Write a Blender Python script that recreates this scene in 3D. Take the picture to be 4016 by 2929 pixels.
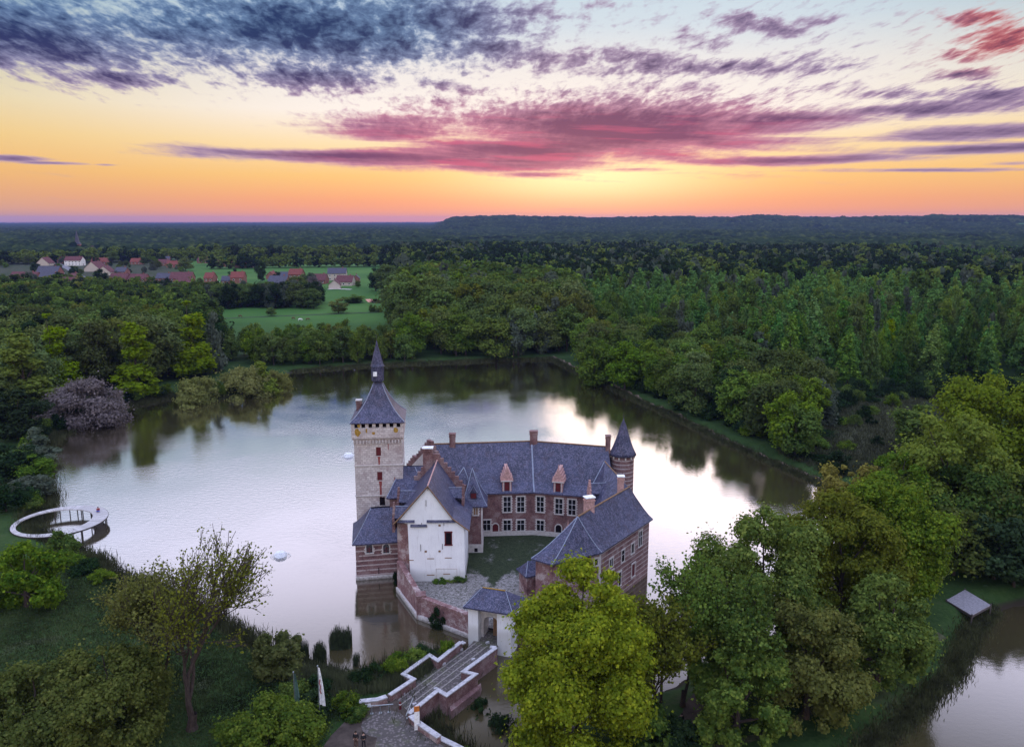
import bpy, bmesh, math, random
import numpy as np
from mathutils import Vector
R = math.radians
random.seed(7)
rng = np.random.default_rng(7)
scene = bpy.context.scene
for _o in list(bpy.data.objects): bpy.data.objects.remove(_o)
COL = scene.collection

# ------------------------------------------------------------------ camera
F = 3120.0; CX = 2008.0; CY = 1464.5; HC = 52.0
PITCH = math.atan((CY - 865.0) / F)
cam_d = bpy.data.cameras.new("camera"); cam = bpy.data.objects.new("camera", cam_d); COL.objects.link(cam)
cam.location = (0, 0, HC); cam.rotation_euler = (math.pi / 2 - PITCH, 0, 0)
cam_d.sensor_width = 36.0; cam_d.lens = 36.0 * F / 4016.0
cam_d.clip_start = 1.0; cam_d.clip_end = 60000.0
scene.camera = cam
scene.view_settings.view_transform = 'Standard'; scene.view_settings.look = 'None'
scene.view_settings.exposure = 0.0; scene.view_settings.gamma = 1.0
scene.view_settings.use_curve_mapping = False
try:
    scene.cycles.max_bounces = 6; scene.cycles.transparent_max_bounces = 8; scene.cycles.volume_bounces = 0
except Exception: pass

def ray(x, y):
    dx = (x - CX) / F; dy = (CY - y) / F
    return (dx, math.cos(PITCH) + dy * math.sin(PITCH), -math.sin(PITCH) + dy * math.cos(PITCH))
def at(x, y, z=0.0):          # photo sight line met with the level z
    r = ray(x, y); t = (z - HC) / r[2]; return Vector((r[0] * t, r[1] * t, z))
def atY(x, y, Y):             # photo sight line met with the vertical plane Y
    r = ray(x, y); t = Y / r[1]; return Vector((r[0] * t, Y, HC + r[2] * t))
def azel(dx, dy):             # degrees, from a position on the 2265 px wide view of the photo
    r = ray(dx * 1.7731, dy * 1.7731)
    return math.degrees(math.atan2(r[0], r[1])), math.degrees(math.atan2(r[2], math.hypot(r[0], r[1])))

# ------------------------------------------------------------------ node helper
class NT:
    def __init__(s, nt): s.nt = nt; s.N = nt.nodes; s.L = nt.links
    def new(s, t, **k):
        n = s.N.new(t)
        for a, b in k.items(): setattr(n, a, b)
        return n
    def put(s, sock, v):
        if hasattr(v, 'is_output') or isinstance(v, bpy.types.NodeSocket): s.L.new(v, sock)
        elif v is not None: sock.default_value = v
    def m(s, op, a, b=None, c=None, clamp=False):
        n = s.new('ShaderNodeMath', operation=op); n.use_clamp = clamp
        s.put(n.inputs[0], a)
        if b is not None: s.put(n.inputs[1], b)
        if c is not None: s.put(n.inputs[2], c)
        return n.outputs[0]
    def mr(s, v, a, b, c=0.0, d=1.0, smooth=False):
        n = s.new('ShaderNodeMapRange'); n.clamp = True
        if smooth: n.interpolation_type = 'SMOOTHSTEP'
        s.put(n.inputs[0], v); n.inputs[1].default_value = a; n.inputs[2].default_value = b
        n.inputs[3].default_value = c; n.inputs[4].default_value = d
        return n.outputs[0]
    def mix(s, f, a, b, t='MIX'):
        n = s.new('ShaderNodeMix', data_type='RGBA', blend_type=t)
        s.put(n.inputs[0], f); s.put(n.inputs[6], col4(a)); s.put(n.inputs[7], col4(b))
        return n.outputs[2]
    def noise(s, vec, scale, detail=4, rough=.55, dist=0.0, out=0):
        n = s.new('ShaderNodeTexNoise'); s.put(n.inputs['Vector'], vec)
        n.inputs['Scale'].default_value = scale; n.inputs['Detail'].default_value = detail
        n.inputs['Roughness'].default_value = rough; n.inputs['Distortion'].default_value = dist
        return n.outputs[out]
    def ramp(s, v, stops):
        n = s.new('ShaderNodeValToRGB'); s.put(n.inputs[0], v); e = n.color_ramp.elements
        while len(e) < len(stops): e.new(0.5)
        for i, (p, c) in enumerate(stops): e[i].position = p; e[i].color = col4(c)
        return n.outputs[0]
    def comb(s, x, y, z=0.0):
        n = s.new('ShaderNodeCombineXYZ'); s.put(n.inputs[0], x); s.put(n.inputs[1], y); s.put(n.inputs[2], z); return n.outputs[0]
    def sep(s, v):
        n = s.new('ShaderNodeSeparateXYZ'); s.put(n.inputs[0], v); return n.outputs
def col4(c):
    if isinstance(c, (tuple, list)) and len(c) == 3: return (c[0], c[1], c[2], 1.0)
    return c
def lin(*c):   # sRGB 0..1 -> linear
    return tuple((v / 12.92 if v <= .04045 else ((v + .055) / 1.055) ** 2.4) for v in c)

# ------------------------------------------------------------------ world: dusk sky with clouds
W = bpy.data.worlds.new("World"); scene.world = W; W.use_nodes = True
W.node_tree.nodes.clear(); w = NT(W.node_tree)
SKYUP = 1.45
SUN_AZ, SUN_EL = azel(1290, 400)
tc = w.new('ShaderNodeTexCoord').outputs['Generated']
x, y, z = w.sep(tc)
el = w.m('MULTIPLY', w.m('ARCSINE', z), 57.2958)
az = w.m('MULTIPLY', w.m('ARCTAN2', x, y), 57.2958)
# clear-sky colour by elevation (0..90 mapped non-linearly through el/60)
e01 = w.m('DIVIDE', el, 60.0, clamp=True)
mid = w.ramp(e01, [(0.0, lin(1., .62, .42)), (.022, lin(1., .66, .44)), (.05, lin(1., .79, .47)), (.085, lin(1., .89, .70)),
                   (.12, lin(1., .955, .92)), (.165, lin(.95, .925, .91)), (.21, lin(.83, .875, .91)), (.255, lin(.77, .85, .90)),
                   (.32, lin(.86, .86, .94)), (.42, lin(.91, .90, .98)), (.6, lin(.84, .85, .94)), (1.0, lin(.70, .75, .90))])
left = w.ramp(e01, [(0.0, lin(.80, .58, .44)), (.012, lin(.88, .65, .48)), (.03, lin(.92, .68, .46)), (.05, lin(.95, .73, .44)), (.085, lin(.95, .80, .52)),
                    (.12, lin(.91, .84, .66)), (.165, lin(.78, .79, .74)), (.21, lin(.62, .72, .75)), (.255, lin(.54, .66, .72)),
                    (.32, lin(.74, .78, .88)), (.42, lin(.84, .85, .94)), (.6, lin(.80, .83, .94)), (1.0, lin(.70, .75, .90))])
fl = w.mr(az, -10.0, -38.0, 0, 1, True)
fr = w.mr(az, 14.0, 40.0, 0, .55, True)
base = w.mix(w.m('MAXIMUM', fl, fr), mid, left)
# warm glow round the sun behind the cloud
def blob(cx, cy, rx, ry, wt=1.0, slope=0.0):
    a0, e0 = azel(cx, cy); sx = rx * .0283; sy = ry * .0315
    da = w.m('SUBTRACT', az, a0)
    u = w.m('DIVIDE', da, sx)
    v = w.m('DIVIDE', w.m('ADD', w.m('SUBTRACT', el, e0), w.m('MULTIPLY', da, slope)), sy)
    r2 = w.m('ADD', w.m('MULTIPLY', u, u), w.m('MULTIPLY', v, v))
    return w.m('MULTIPLY', w.m('POWER', 2.0, w.m('MULTIPLY', r2, -1.0)), wt)
g = blob(1300, 385, 250, 48, .95)
base = w.mix(g, base, (1.15, .98, .52, 1))
# cloud-field coordinates: cells shrink towards the horizon, flattened and slanted
ee = w.m('ADD', w.m('MAXIMUM', el, 0.0), 6.0)
cu = w.m('DIVIDE', az, ee); cv = w.m('LOGARITHM', ee, 2.71828)
pv2 = w.comb(cu, w.m('SUBTRACT', w.m('MULTIPLY', cv, 1.75), w.m('MULTIPLY', cu, .22)), 0.0)
n1 = w.noise(pv2, 4.2, 5, .6, .3)
n2 = w.noise(pv2, 13.0, 5, .6, .35)
n3 = w.noise(pv2, 34.0, 3, .6, .2)
nz = w.m('ADD', w.m('ADD', w.m('MULTIPLY', n1, .26), w.m('MULTIPLY', n2, .52)), w.m('MULTIPLY', n3, .22))
sv = w.comb(w.m('MULTIPLY', az, .085), w.m('MULTIPLY', w.m('ADD', el, w.m('MULTIPLY', az, .035)), 1.0), 0.0)
s1 = w.noise(sv, .95, 6, .62, .5)
blobs = [  # cx, cy, rx, ry, weight, slope
 (70, 88, 235, 56, 1.1, 0), (245, 172, 112, 17, .95, 0), (120, 15, 220, 40, .55, 0),
 (430, 80, 190, 70, .78, 0), (690, 70, 290, 66, 1.12, 0), (690, 168, 165, 30, .95, .02), (960, 40, 250, 44, .95, 0), (900, 100, 190, 34, .8, .1),
 (1110, 110, 130, 26, .85, .16), (1010, 195, 110, 14, .62, .18), (1240, 135, 190, 22, .75, .12), (1420, 135, 170, 22, .85, .12), (1620, 150, 210, 17, .9, .05),
 (1680, 55, 110, 20, .75, .22), (1560, 95, 100, 20, .5, .15), (1790, 48, 60, 12, .7, 0), (1330, 15, 90, 14, .4, 0), (1790, 130, 120, 20, .5, 0),
 (2150, 38, 65, 15, .78, .1), (2225, 85, 75, 24, .85, 0), (2130, 125, 48, 14, .8, .1), (2140, 165, 52, 11, .85, 0), (1940, 205, 140, 15, .6, .1),
 (1090, 232, 260, 22, .55, .03), (1480, 200, 200, 24, .5, .1),
 (900, 285, 190, 30, .85, 0), (1340, 288, 380, 60, 1.3, -.01), (1700, 272, 230, 26, 1.15, -.04), (1500, 312, 330, 26, .9, .03),
 (1150, 335, 270, 38, 1.15, .02), (840, 350, 350, 14, 1.15, .02), (1130, 366, 260, 14, .95, .0), (1190, 386, 110, 7, .7, 0),
 (1530, 335, 200, 14, .5, 0), (1730, 355, 260, 10, 1.0, .0), (1400, 376, 110, 6, .6, 0),
 (2060, 240, 260, 15, .95, 0), (2200, 215, 110, 22, .8, .1), (2130, 295, 190, 14, .9, .02), (2200, 328, 190, 9, 1.0, 0), (2060, 377, 210, 5, .9, .02), (2240, 362, 60, 4, .6, 0),
 (20, 350, 60, 6, .95, 0), (120, 361, 70, 3, .75, 0), (235, 365, 30, 2.5, .6, 0), (1250, 463, 60, 1.6, .35, 0)]
vae = w.comb(az, el, 1.0); M = None
def dotc(c):
    n = w.new('ShaderNodeVectorMath', operation='DOT_PRODUCT'); w.put(n.inputs[0], vae); n.inputs[1].default_value = c; return n.outputs['Value']
for cx, cy, rx, ry, wt, sl_ in blobs:
    a0, e0 = azel(cx, cy); sx = rx * .0283; sy = ry * .0315
    u = dotc((1 / sx, 0, -a0 / sx)); v = dotc((sl_ / sy, 1 / sy, -(e0 + sl_ * a0) / sy))
    r2 = w.m('MULTIPLY_ADD', u, u, w.m('MULTIPLY_ADD', v, v, -math.log2(wt))); M = r2 if M is None else w.m('MINIMUM', M, r2)
M = w.m('POWER', 2.0, w.m('MULTIPLY', M, -1.0))
lowf = w.mr(el, 8.5, 5.0, 0, 1, True)
tex = w.m('ADD', w.m('MULTIPLY', nz, w.m('SUBTRACT', 1.0, w.m('MULTIPLY', lowf, .75))), w.m('MULTIPLY', s1, w.m('MULTIPLY', lowf, .75)))
tex = w.m('MULTIPLY', w.m('SUBTRACT', tex, .5), w.mr(el, 3.0, 8.0, 2.0, 3.3))
dens = w.m('ADD', w.m('SUBTRACT', M, .27), tex)
cov = w.mr(dens, -.10, .46, 0, 1, True)
core = w.mr(dens, .12, 1.0, 0, 1, True)
# thin scattered flakes everywhere between 7 and 15 degrees, and far round the rest of the sky
fade = w.m('MULTIPLY', w.mr(el, 7.5, 9.5, 0, 1, True), w.mr(az, -22, -8, 0, 1, True))
flake = w.m('MULTIPLY', w.mr(w.m('ADD', w.m('MULTIPLY', n2, .6), w.m('MULTIPLY', n3, .4)), .5, .66, 0, .5, True), fade)
fog = w.mr(el, 14.6, 17.5, 1, 0, True)
behind = w.mr(w.m('ABSOLUTE', az), 42, 60, 1, 0, True)
cov = w.m('MULTIPLY', w.m('MAXIMUM', cov, flake), w.m('MULTIPLY', fog, behind), clamp=True)
# cloud colour: slate blue high left, violet in the middle, rose near the sun, red in the upper right corner
c_blue = w.mix(core, lin(.44, .56, .72), lin(.08, .19, .38))
c_viol = w.mix(core, lin(.68, .60, .72), lin(.28, .22, .41))
c_rose = w.mix(core, lin(.84, .52, .62), lin(.46, .23, .42))
c_red = w.mix(core, lin(.80, .42, .44), lin(.24, .13, .29))
t1 = w.m('ADD', w.mr(az, -9, 8, 0, 1, True), w.mr(el, 12.5, 6.5, 0, 1, True), clamp=True)
cc = w.mix(t1, c_blue, c_viol)
t2 = w.m('MULTIPLY', w.mr(el, 10.0, 5.2, 0, 1, True), w.mr(w.m('ABSOLUTE', w.m('SUBTRACT', az, 3.0)), 24, 9, .15, 1, True))
cc = w.mix(t2, cc, c_rose)
t3 = w.m('MULTIPLY', w.mr(az, 23, 30, 0, 1, True), w.mr(el, 7.5, 10, 0, 1, True))
cc = w.mix(t3, cc, c_red)
# the underside catches pink and orange where the deck is thin
pinkn = w.mr(w.noise(sv, 1.8, 3, .5, 0), .5, .66, 0, 1, True)
cc = w.mix(w.m('MULTIPLY', pinkn, w.m('MULTIPLY', w.mr(el, 8.5, 4.5, 0, .75, True), w.mr(w.m('ABSOLUTE', w.m('SUBTRACT', az, 4.0)), 22, 6, 0, 1, True))), cc, lin(.80, .32, .50))
sky = w.mix(cov, base, cc)
# unseen sky brightened: lavender front band for water, zenith and rear for scene light
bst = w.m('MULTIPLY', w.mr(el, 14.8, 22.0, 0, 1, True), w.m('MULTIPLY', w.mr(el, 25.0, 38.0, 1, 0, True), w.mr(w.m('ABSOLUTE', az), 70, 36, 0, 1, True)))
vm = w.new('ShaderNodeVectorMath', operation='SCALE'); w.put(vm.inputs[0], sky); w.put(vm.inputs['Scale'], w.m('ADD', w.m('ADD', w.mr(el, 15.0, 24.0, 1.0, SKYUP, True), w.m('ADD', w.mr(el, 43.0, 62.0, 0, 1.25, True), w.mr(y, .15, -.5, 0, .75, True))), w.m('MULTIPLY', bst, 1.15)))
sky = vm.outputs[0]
# below the horizon: dim ground light
sky = w.mix(w.mr(z, -.004, -.0005, 1, 0), sky, lin(.20, .22, .26))
# Nishita dusk sky adds the faint physical blue of the upper air
ns = w.new('ShaderNodeTexSky'); ns.sky_type = 'NISHITA'; ns.sun_disc = False
ns.sun_elevation = R(3.0); ns.sun_rotation = R(SUN_AZ)
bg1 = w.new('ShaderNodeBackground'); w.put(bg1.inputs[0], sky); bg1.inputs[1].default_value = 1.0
bg2 = w.new('ShaderNodeBackground'); w.put(bg2.inputs[0], ns.outputs[0]); bg2.inputs[1].default_value = 0.004
W.cycles.sampling_method = 'MANUAL'; W.cycles.sample_map_resolution = 512
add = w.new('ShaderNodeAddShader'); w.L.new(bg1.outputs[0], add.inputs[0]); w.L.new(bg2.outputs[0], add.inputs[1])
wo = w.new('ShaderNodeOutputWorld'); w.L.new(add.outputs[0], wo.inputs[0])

# the low sun behind the cloud bank: one weak warm lamp with soft edges
sl = bpy.data.lights.new("sun", 'SUN'); sun = bpy.data.objects.new("sun", sl); COL.objects.link(sun)
sl.energy = 0.22; sl.angle = R(24); sl.color = (1.0, .72, .50)
_sd = Vector((math.sin(R(SUN_AZ + 9)), math.cos(R(SUN_AZ + 9)), math.tan(R(9.5))))
sun.rotation_euler = _sd.to_track_quat('Z', 'Y').to_euler()
# ------------------------------------------------------------------ mesh helpers
class MB:
    """collects faces in world space; frame (ox, oy, oz, angle) maps local to world"""
    def __init__(s, fr=None): s.v = []; s.f = []; s.setf(fr or (0, 0, 0, 0))
    def setf(s, fr):
        s.o = fr[:3]; s.ca = math.cos(fr[3]); s.sa = math.sin(fr[3]); return s
    def T(s, p):
        x, y, z = p[0], p[1], (p[2] if len(p) > 2 else 0)
        return (s.o[0] + x * s.ca - y * s.sa, s.o[1] + x * s.sa + y * s.ca, s.o[2] + z)
    def poly(s, pts):
        n = len(s.v); s.v += [s.T(p) for p in pts]; s.f.append(tuple(range(n, n + len(pts)))); return s
    def mesh(s, vs, fs):
        n = len(s.v); s.v += [s.T(p) for p in vs]; s.f += [tuple(i + n for i in f) for f in fs]; return s
    def box(s, x0, x1, y0, y1, z0, z1):
        vs = [(x0, y0, z0), (x1, y0, z0), (x1, y1, z0), (x0, y1, z0), (x0, y0, z1), (x1, y0, z1), (x1, y1, z1), (x0, y1, z1)]
        return s.mesh(vs, [(0, 3, 2, 1), (4, 5, 6, 7), (0, 1, 5, 4), (1, 2, 6, 5), (2, 3, 7, 6), (3, 0, 4, 7)])
    def prism(s, pts, z0, z1, top=True, bottom=True, batter=0.0):
        n = len(pts); c = [sum(p[i] for p in pts) / n for i in (0, 1)]
        zt = (lambda p: p[2]) if len(pts[0]) > 2 else (lambda p: z1)
        lo = [(p[0] + (p[0] - c[0]) * batter, p[1] + (p[1] - c[1]) * batter, z0) for p in pts]
        hi = [(p[0], p[1], zt(p)) for p in pts]
        fs = [(i, (i + 1) % n, n + (i + 1) % n, n + i) for i in range(n)]
        if top: fs.append(tuple(range(n, 2 * n)))
        if bottom: fs.append(tuple(range(n - 1, -1, -1)))
        return s.mesh(lo + hi, fs)
    def rings(s, rs, cap0=False, cap1=False, close=True):
        k = len(rs[0]); vs = [p for r in rs for p in r]; fs = []
        for i in range(len(rs) - 1):
            for j in range(k if close else k - 1):
                a = i * k + j; b = i * k + (j + 1) % k
                fs.append((a, b, b + k, a + k))
        if cap0: fs.append(tuple(range(k - 1, -1, -1)))
        if cap1: fs.append(tuple(range((len(rs) - 1) * k, len(rs) * k)))
        return s.mesh(vs, fs)
    def lathe(s, cx, cy, prof, n=24, cap=True):
        return s.rings([[(cx + r * math.cos(2 * math.pi * j / n), cy + r * math.sin(2 * math.pi * j / n), z) for j in range(n)] for r, z in prof], cap, cap)
    def tube(s, p, q, r0, r1=None, n=6, cap=True):
        r1 = r0 if r1 is None else r1; p = Vector(p); q = Vector(q); d = (q - p)
        if d.length < 1e-6: return s
        d.normalize(); a = d.orthogonal().normalized(); b = d.cross(a)
        return s.rings([[tuple(c + (a * math.cos(2 * math.pi * j / n) + b * math.sin(2 * math.pi * j / n)) * r) for j in range(n)] for c, r in ((p, r0), (q, r1))], cap, cap)
    def path(s, pts, rad, n=8, cap=True):
        pts = [Vector(p) for p in pts]; rs = []
        for i, p in enumerate(pts):
            d = (pts[min(i + 1, len(pts) - 1)] - pts[max(i - 1, 0)]).normalized()
            a = d.cross(Vector((.13, .99, .05))).normalized(); b = d.cross(a)
            rs.append([tuple(p + (a * math.cos(2 * math.pi * j / n) + b * math.sin(2 * math.pi * j / n)) * rad[i]) for j in range(n)])
        return s.rings(rs, cap, cap)
    def strip(s, pts, wdt, z0, z1, closed=False):
        """a wall of thickness wdt following 2-D points, mitred"""
        n = len(pts); P2 = [Vector((p[0], p[1])) for p in pts]; L = []; Rr = []
        for i, p in enumerate(P2):
            d0 = (p - P2[i - 1]).normalized() if (i > 0 or closed) else None
            d1 = (P2[(i + 1) % n] - p).normalized() if (i < n - 1 or closed) else None
            if d0 is None: d0 = d1
            if d1 is None: d1 = d0
            t = (d0 + d1).normalized(); nn = Vector((-t.y, t.x)); k = 1 / max(.4, nn.dot(Vector((-d1.y, d1.x))))
            L.append(p + nn * wdt / 2 * k); Rr.append(p - nn * wdt / 2 * k)
        za = z0 if isinstance(z0, (list, tuple)) else [z0] * n; zb = z1 if isinstance(z1, (list, tuple)) else [z1] * n
        rs = [[(Rr[i].x, Rr[i].y, za[i]), (L[i].x, L[i].y, za[i]), (L[i].x, L[i].y, zb[i]), (Rr[i].x, Rr[i].y, zb[i])] for i in range(n)]
        if closed: rs.append(rs[0])
        return s.rings(rs, not closed, not closed)

def tag(o, label=None, cat=None, group=None, kind=None):
    if label: o['label'] = label
    if cat: o['category'] = cat
    if group: o['group'] = group
    if kind: o['kind'] = kind
    return o
def root(name, loc, label, cat, group=None):
    o = bpy.data.objects.new(name, None); COL.objects.link(o); o.location = loc; o.empty_display_size = 1.0
    return tag(o, label, cat, group)
def origin(o):
    p = Vector((0, 0, 0))
    while o: p += o.location; o = o.parent
    return p
def obj(name, mb, mat, parent=None, loc=None, smooth=False, weld=False, bevel=0):
    me = bpy.data.meshes.new(name)
    off = origin(parent) if parent else (Vector(loc) if loc is not None else Vector((0, 0, 0)))
    vs = np.array(mb.v, dtype=np.float64).reshape(-1, 3) - np.array(off)
    me.from_pydata(vs.tolist(), [], mb.f); me.update()
    if weld or smooth:
        b = bmesh.new(); b.from_mesh(me); bmesh.ops.remove_doubles(b, verts=b.verts, dist=1e-4)
        bmesh.ops.recalc_face_normals(b, faces=b.faces); b.to_mesh(me); b.free()
    me.materials.append(mat)
    o = bpy.data.objects.new(name, me); COL.objects.link(o)
    if parent: o.parent = parent
    elif loc is not None: o.location = loc
    if smooth: me.polygons.foreach_set('use_smooth', [True] * len(me.polygons))
    return o
def fastmesh(name, V, Fq, mat, smooth=False):
    me = bpy.data.meshes.new(name); V = np.asarray(V, dtype=np.float32); Fq = np.asarray(Fq, dtype=np.int32); k = Fq.shape[1]
    me.vertices.add(len(V)); me.vertices.foreach_set('co', V.ravel())
    me.loops.add(Fq.size); me.loops.foreach_set('vertex_index', Fq.ravel())
    me.polygons.add(len(Fq)); me.polygons.foreach_set('loop_start', np.arange(0, Fq.size, k, dtype=np.int32))
    me.update(calc_edges=True)
    if smooth: me.polygons.foreach_set('use_smooth', np.ones(len(Fq), dtype=bool))
    me.materials.append(mat); return me
def link(name, me, parent=None, loc=(0, 0, 0), rz=0.0, sc=1.0):
    o = bpy.data.objects.new(name, me); COL.objects.link(o); o.parent = parent; o.location = loc
    o.rotation_euler = (0, 0, rz); o.scale = (sc, sc, sc) if not isinstance(sc, tuple) else sc
    return o
def copy_tree(o, parent=None):
    c = o.copy(); COL.objects.link(c); c.parent = parent
    for ch in list(o.children): copy_tree(ch, c)
    return c

# ------------------------------------------------------------------ materials
def mat(name, build):
    m = bpy.data.materials.new(name); m.use_nodes = True; m.node_tree.nodes.clear(); t = NT(m.node_tree)
    out = t.new('ShaderNodeOutputMaterial'); r = build(t)
    t.L.new(r, out.inputs['Surface']); return m
def bsdf(t, col, rough=.8, bump=None, bstr=.3, bdist=.1, spec=.3, metal=0.0, **k):
    b = t.new('ShaderNodeBsdfPrincipled'); t.put(b.inputs['Base Color'], col4(col)); t.put(b.inputs['Roughness'], rough)
    b.inputs['Specular IOR Level'].default_value = spec; b.inputs['Metallic'].default_value = metal
    if bump is not None:
        n = t.new('ShaderNodeBump'); n.inputs['Strength'].default_value = bstr; n.inputs['Distance'].default_value = bdist
        t.put(n.inputs['Height'], bump); t.L.new(n.outputs[0], b.inputs['Normal'])
    return b.outputs[0]
def pos(t): return t.new('ShaderNodeNewGeometry').outputs['Position']
def sc3(t, v, x, y, z):
    n = t.new('ShaderNodeVectorMath', operation='MULTIPLY'); t.put(n.inputs[0], v); n.inputs[1].default_value = (x, y, z); return n.outputs[0]
def band(t, p, period, thick, off=0.0, wob=.06):
    z = t.sep(p)[2]; z = t.m('ADD', z, t.m('MULTIPLY', t.m('SUBTRACT', t.noise(p, 1.2, 2), .5), wob))
    f = t.m('FRACT', t.m('DIVIDE', t.m('ADD', z, off + 100.0 * period), period))
    return t.m('LESS_THAN', f, thick / period)

def m_brick(bands=None, tone=1.0, white=.35, low=2.0):
    def f(t):
        p = pos(t)
        a = t.noise(p, .55, 5, .65); b = t.noise(sc3(t, p, 1, 1, 1.6), 4.5, 4, .85); c = t.noise(p, 9, 3, .85)
        col = t.mix(t.mr(b, .3, .7), (.098 * tone, .044 * tone, .046 * tone), (.225 * tone, .118 * tone, .112 * tone))
        col = t.mix(t.mr(c, .50, .72, 0, .75), col, (.38, .27, .27))
        col = t.mix(t.mr(t.m('ADD', a, t.m('MULTIPLY', t.m('SUBTRACT', b, .5), .35)), .47, .62, 0, white, True), col, (.42, .34, .33))
        col = t.mix(t.mr(a, .46, .32, 0, .7, True), col, (.07, .034, .040))
        z = t.sep(p)[2]
        if bands:
            bd = band(t, p, *bands)
            sc = t.mix(t.mr(b, .35, .7), (.30, .24, .24), (.55, .46, .44))
            col = t.mix(t.m('MULTIPLY', bd, t.mr(t.noise(p, 1.7, 3), .30, .42)), col, sc)
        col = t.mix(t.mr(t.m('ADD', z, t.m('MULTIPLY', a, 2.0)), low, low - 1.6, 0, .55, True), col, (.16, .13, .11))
        return bsdf(t, col, .9, b, .5, .05)
    return mat("brick", f)
def f_slate(t):
    p = pos(t); tcn = t.new('ShaderNodeNewGeometry').outputs['Normal']
    a = t.noise(p, .38, 5, .65); b = t.noise(sc3(t, p, 1, 1, .45), 1.9, 5, .85); c = t.noise(p, 5.5, 4, .85)
    zz = t.sep(p)[2]
    course = t.m('FRACT', t.m('MULTIPLY', zz, 3.1))
    col = t.mix(t.mr(a, .32, .66), (.008, .011, .036), (.040, .046, .105))
    col = t.mix(t.mr(b, .46, .62, 0, .85), col, (.105, .095, .165))
    col = t.mix(t.mr(c, .52, .64, 0, .8), col, (.19, .18, .26)); col = t.mix(t.mr(c, .48, .38, 0, .75), col, (.008, .010, .026))
    col = t.mix(t.mr(t.noise(p, .8, 4, .7, .4), .52, .68, 0, .65, True), col, (.040, .026, .048))
    col = t.mix(t.mr(course, .0, .12, .28, 0), col, (.018, .024, .05))
    return bsdf(t, col, .52, t.m('ADD', c, course), .55, .04, .42)
def f_stone(t):
    p = pos(t)
    zz = t.sep(p)[2]
    br = t.new('ShaderNodeTexBrick'); t.put(br.inputs['Vector'], t.comb(t.m('ADD', t.sep(p)[0], t.m('MULTIPLY', t.sep(p)[1], .83)), zz, 0))
    br.inputs['Scale'].default_value = 1.0; br.inputs['Brick Width'].default_value = .6; br.inputs['Row Height'].default_value = .33
    br.inputs['Mortar Size'].default_value = .025; br.inputs['Color1'].default_value = (.46, .40, .385, 1); br.inputs['Color2'].default_value = (.66, .60, .575, 1)
    br.inputs['Mortar'].default_value = (.36, .30, .30, 1); br.inputs['Bias'].default_value = 0
    a = t.noise(p, .6, 5, .7); b = t.noise(sc3(t, p, 1, 1, 1.8), 4.0, 4, .7)
    col = t.mix(t.mr(a, .48, .68, 0, .5, True), br.outputs[0], (.30, .22, .22))
    col = t.mix(t.mr(b, .50, .70, 0, .7), col, (.25, .18, .185)); col = t.mix(t.mr(t.noise(sc3(t, p, 1, 1, .5), 1.3, 4, .7), .55, .68, 0, .5, True), col, (.30, .20, .20))
    return bsdf(t, col, .9, t.m('ADD', br.outputs[1], t.m('MULTIPLY', b, -1)), -.35, .05)
def f_plaster(t):
    p = pos(t); a = t.noise(p, .5, 5, .6); b = t.noise(sc3(t, p, 2.2, 2.2, .22), 2.0, 4, .7); c = t.noise(p, 5, 3, .6)
    zz = t.sep(p)[2]
    br = t.new('ShaderNodeTexBrick'); t.put(br.inputs['Vector'], t.comb(t.sep(p)[0], zz, 0)); br.inputs['Brick Width'].default_value = .5; br.inputs['Row Height'].default_value = .16
    br.inputs['Scale'].default_value = 1.0; br.inputs['Mortar Size'].default_value = .02
    col = t.mix(t.mr(a, .35, .7), (.88, .87, .89), (.78, .77, .80))
    col = t.mix(t.mr(b, .53, .74, 0, .55, True), col, (.50, .46, .47))
    col = t.mix(t.mr(c, .62, .76, 0, .3), col, (.52, .47, .46))
    col = t.mix(t.mr(t.m('ADD', zz, t.m('MULTIPLY', a, 1.6)), 4.6, 3.4, 0, .5, True), col, (.38, .36, .33))
    return bsdf(t, col, .85, t.m('ADD', br.outputs[1], c), -.22, .04)
def f_pale(t):
    p = pos(t); a = t.noise(p, 3, 4, .7)
    col = t.mix(t.mr(a, .3, .7), (.42, .38, .37), (.66, .61, .59)); col = t.mix(t.mr(t.m('ADD', t.sep(p)[2], t.m('MULTIPLY', a, .8)), 1.1, .3, 0, .8, True), col, (.09, .075, .06)); return bsdf(t, col, .85, a, .3, .05)
def f_coping(t):
    p = pos(t); a = t.noise(p, 2.5, 4, .7); b = t.noise(p, .8, 3, .6)
    col = t.mix(t.mr(a, .3, .7), (.28, .27, .29), (.58, .56, .59)); col = t.mix(t.mr(b, .55, .7, 0, .5, True), col, (.27, .26, .27))
    return bsdf(t, col, .8, a, .3, .05)
def flat(c, r=.6, spec=.3, metal=0.0, var=.25, sc=3.0):
    def f(t):
        a = t.noise(pos(t), sc, 3, .6)
        return bsdf(t, t.mix(t.mr(a, .3, .7), tuple(v * (1 - var) for v in c), tuple(min(1, v * (1 + var)) for v in c)), r, a, .1, .02, spec, metal)
    return f
def f_cobble(t):
    p = pos(t); v = t.new('ShaderNodeTexVoronoi'); t.put(v.inputs['Vector'], p); v.inputs['Scale'].default_value = 3.2
    a = t.noise(p, .5, 4, .65); b = t.noise(p, 5, 3, .7)
    col = t.mix(t.mr(b, .3, .7), (.105, .085, .085), (.21, .18, .18)); col = t.mix(t.mr(v.outputs[0], .32, .5, 0, .75), col, (.05, .045, .04))
    col = t.mix(t.mr(a, .50, .66, 0, .55, True), col, (.075, .085, .035))
    return bsdf(t, col, .85, v.outputs[0], -.4, .06)
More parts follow.
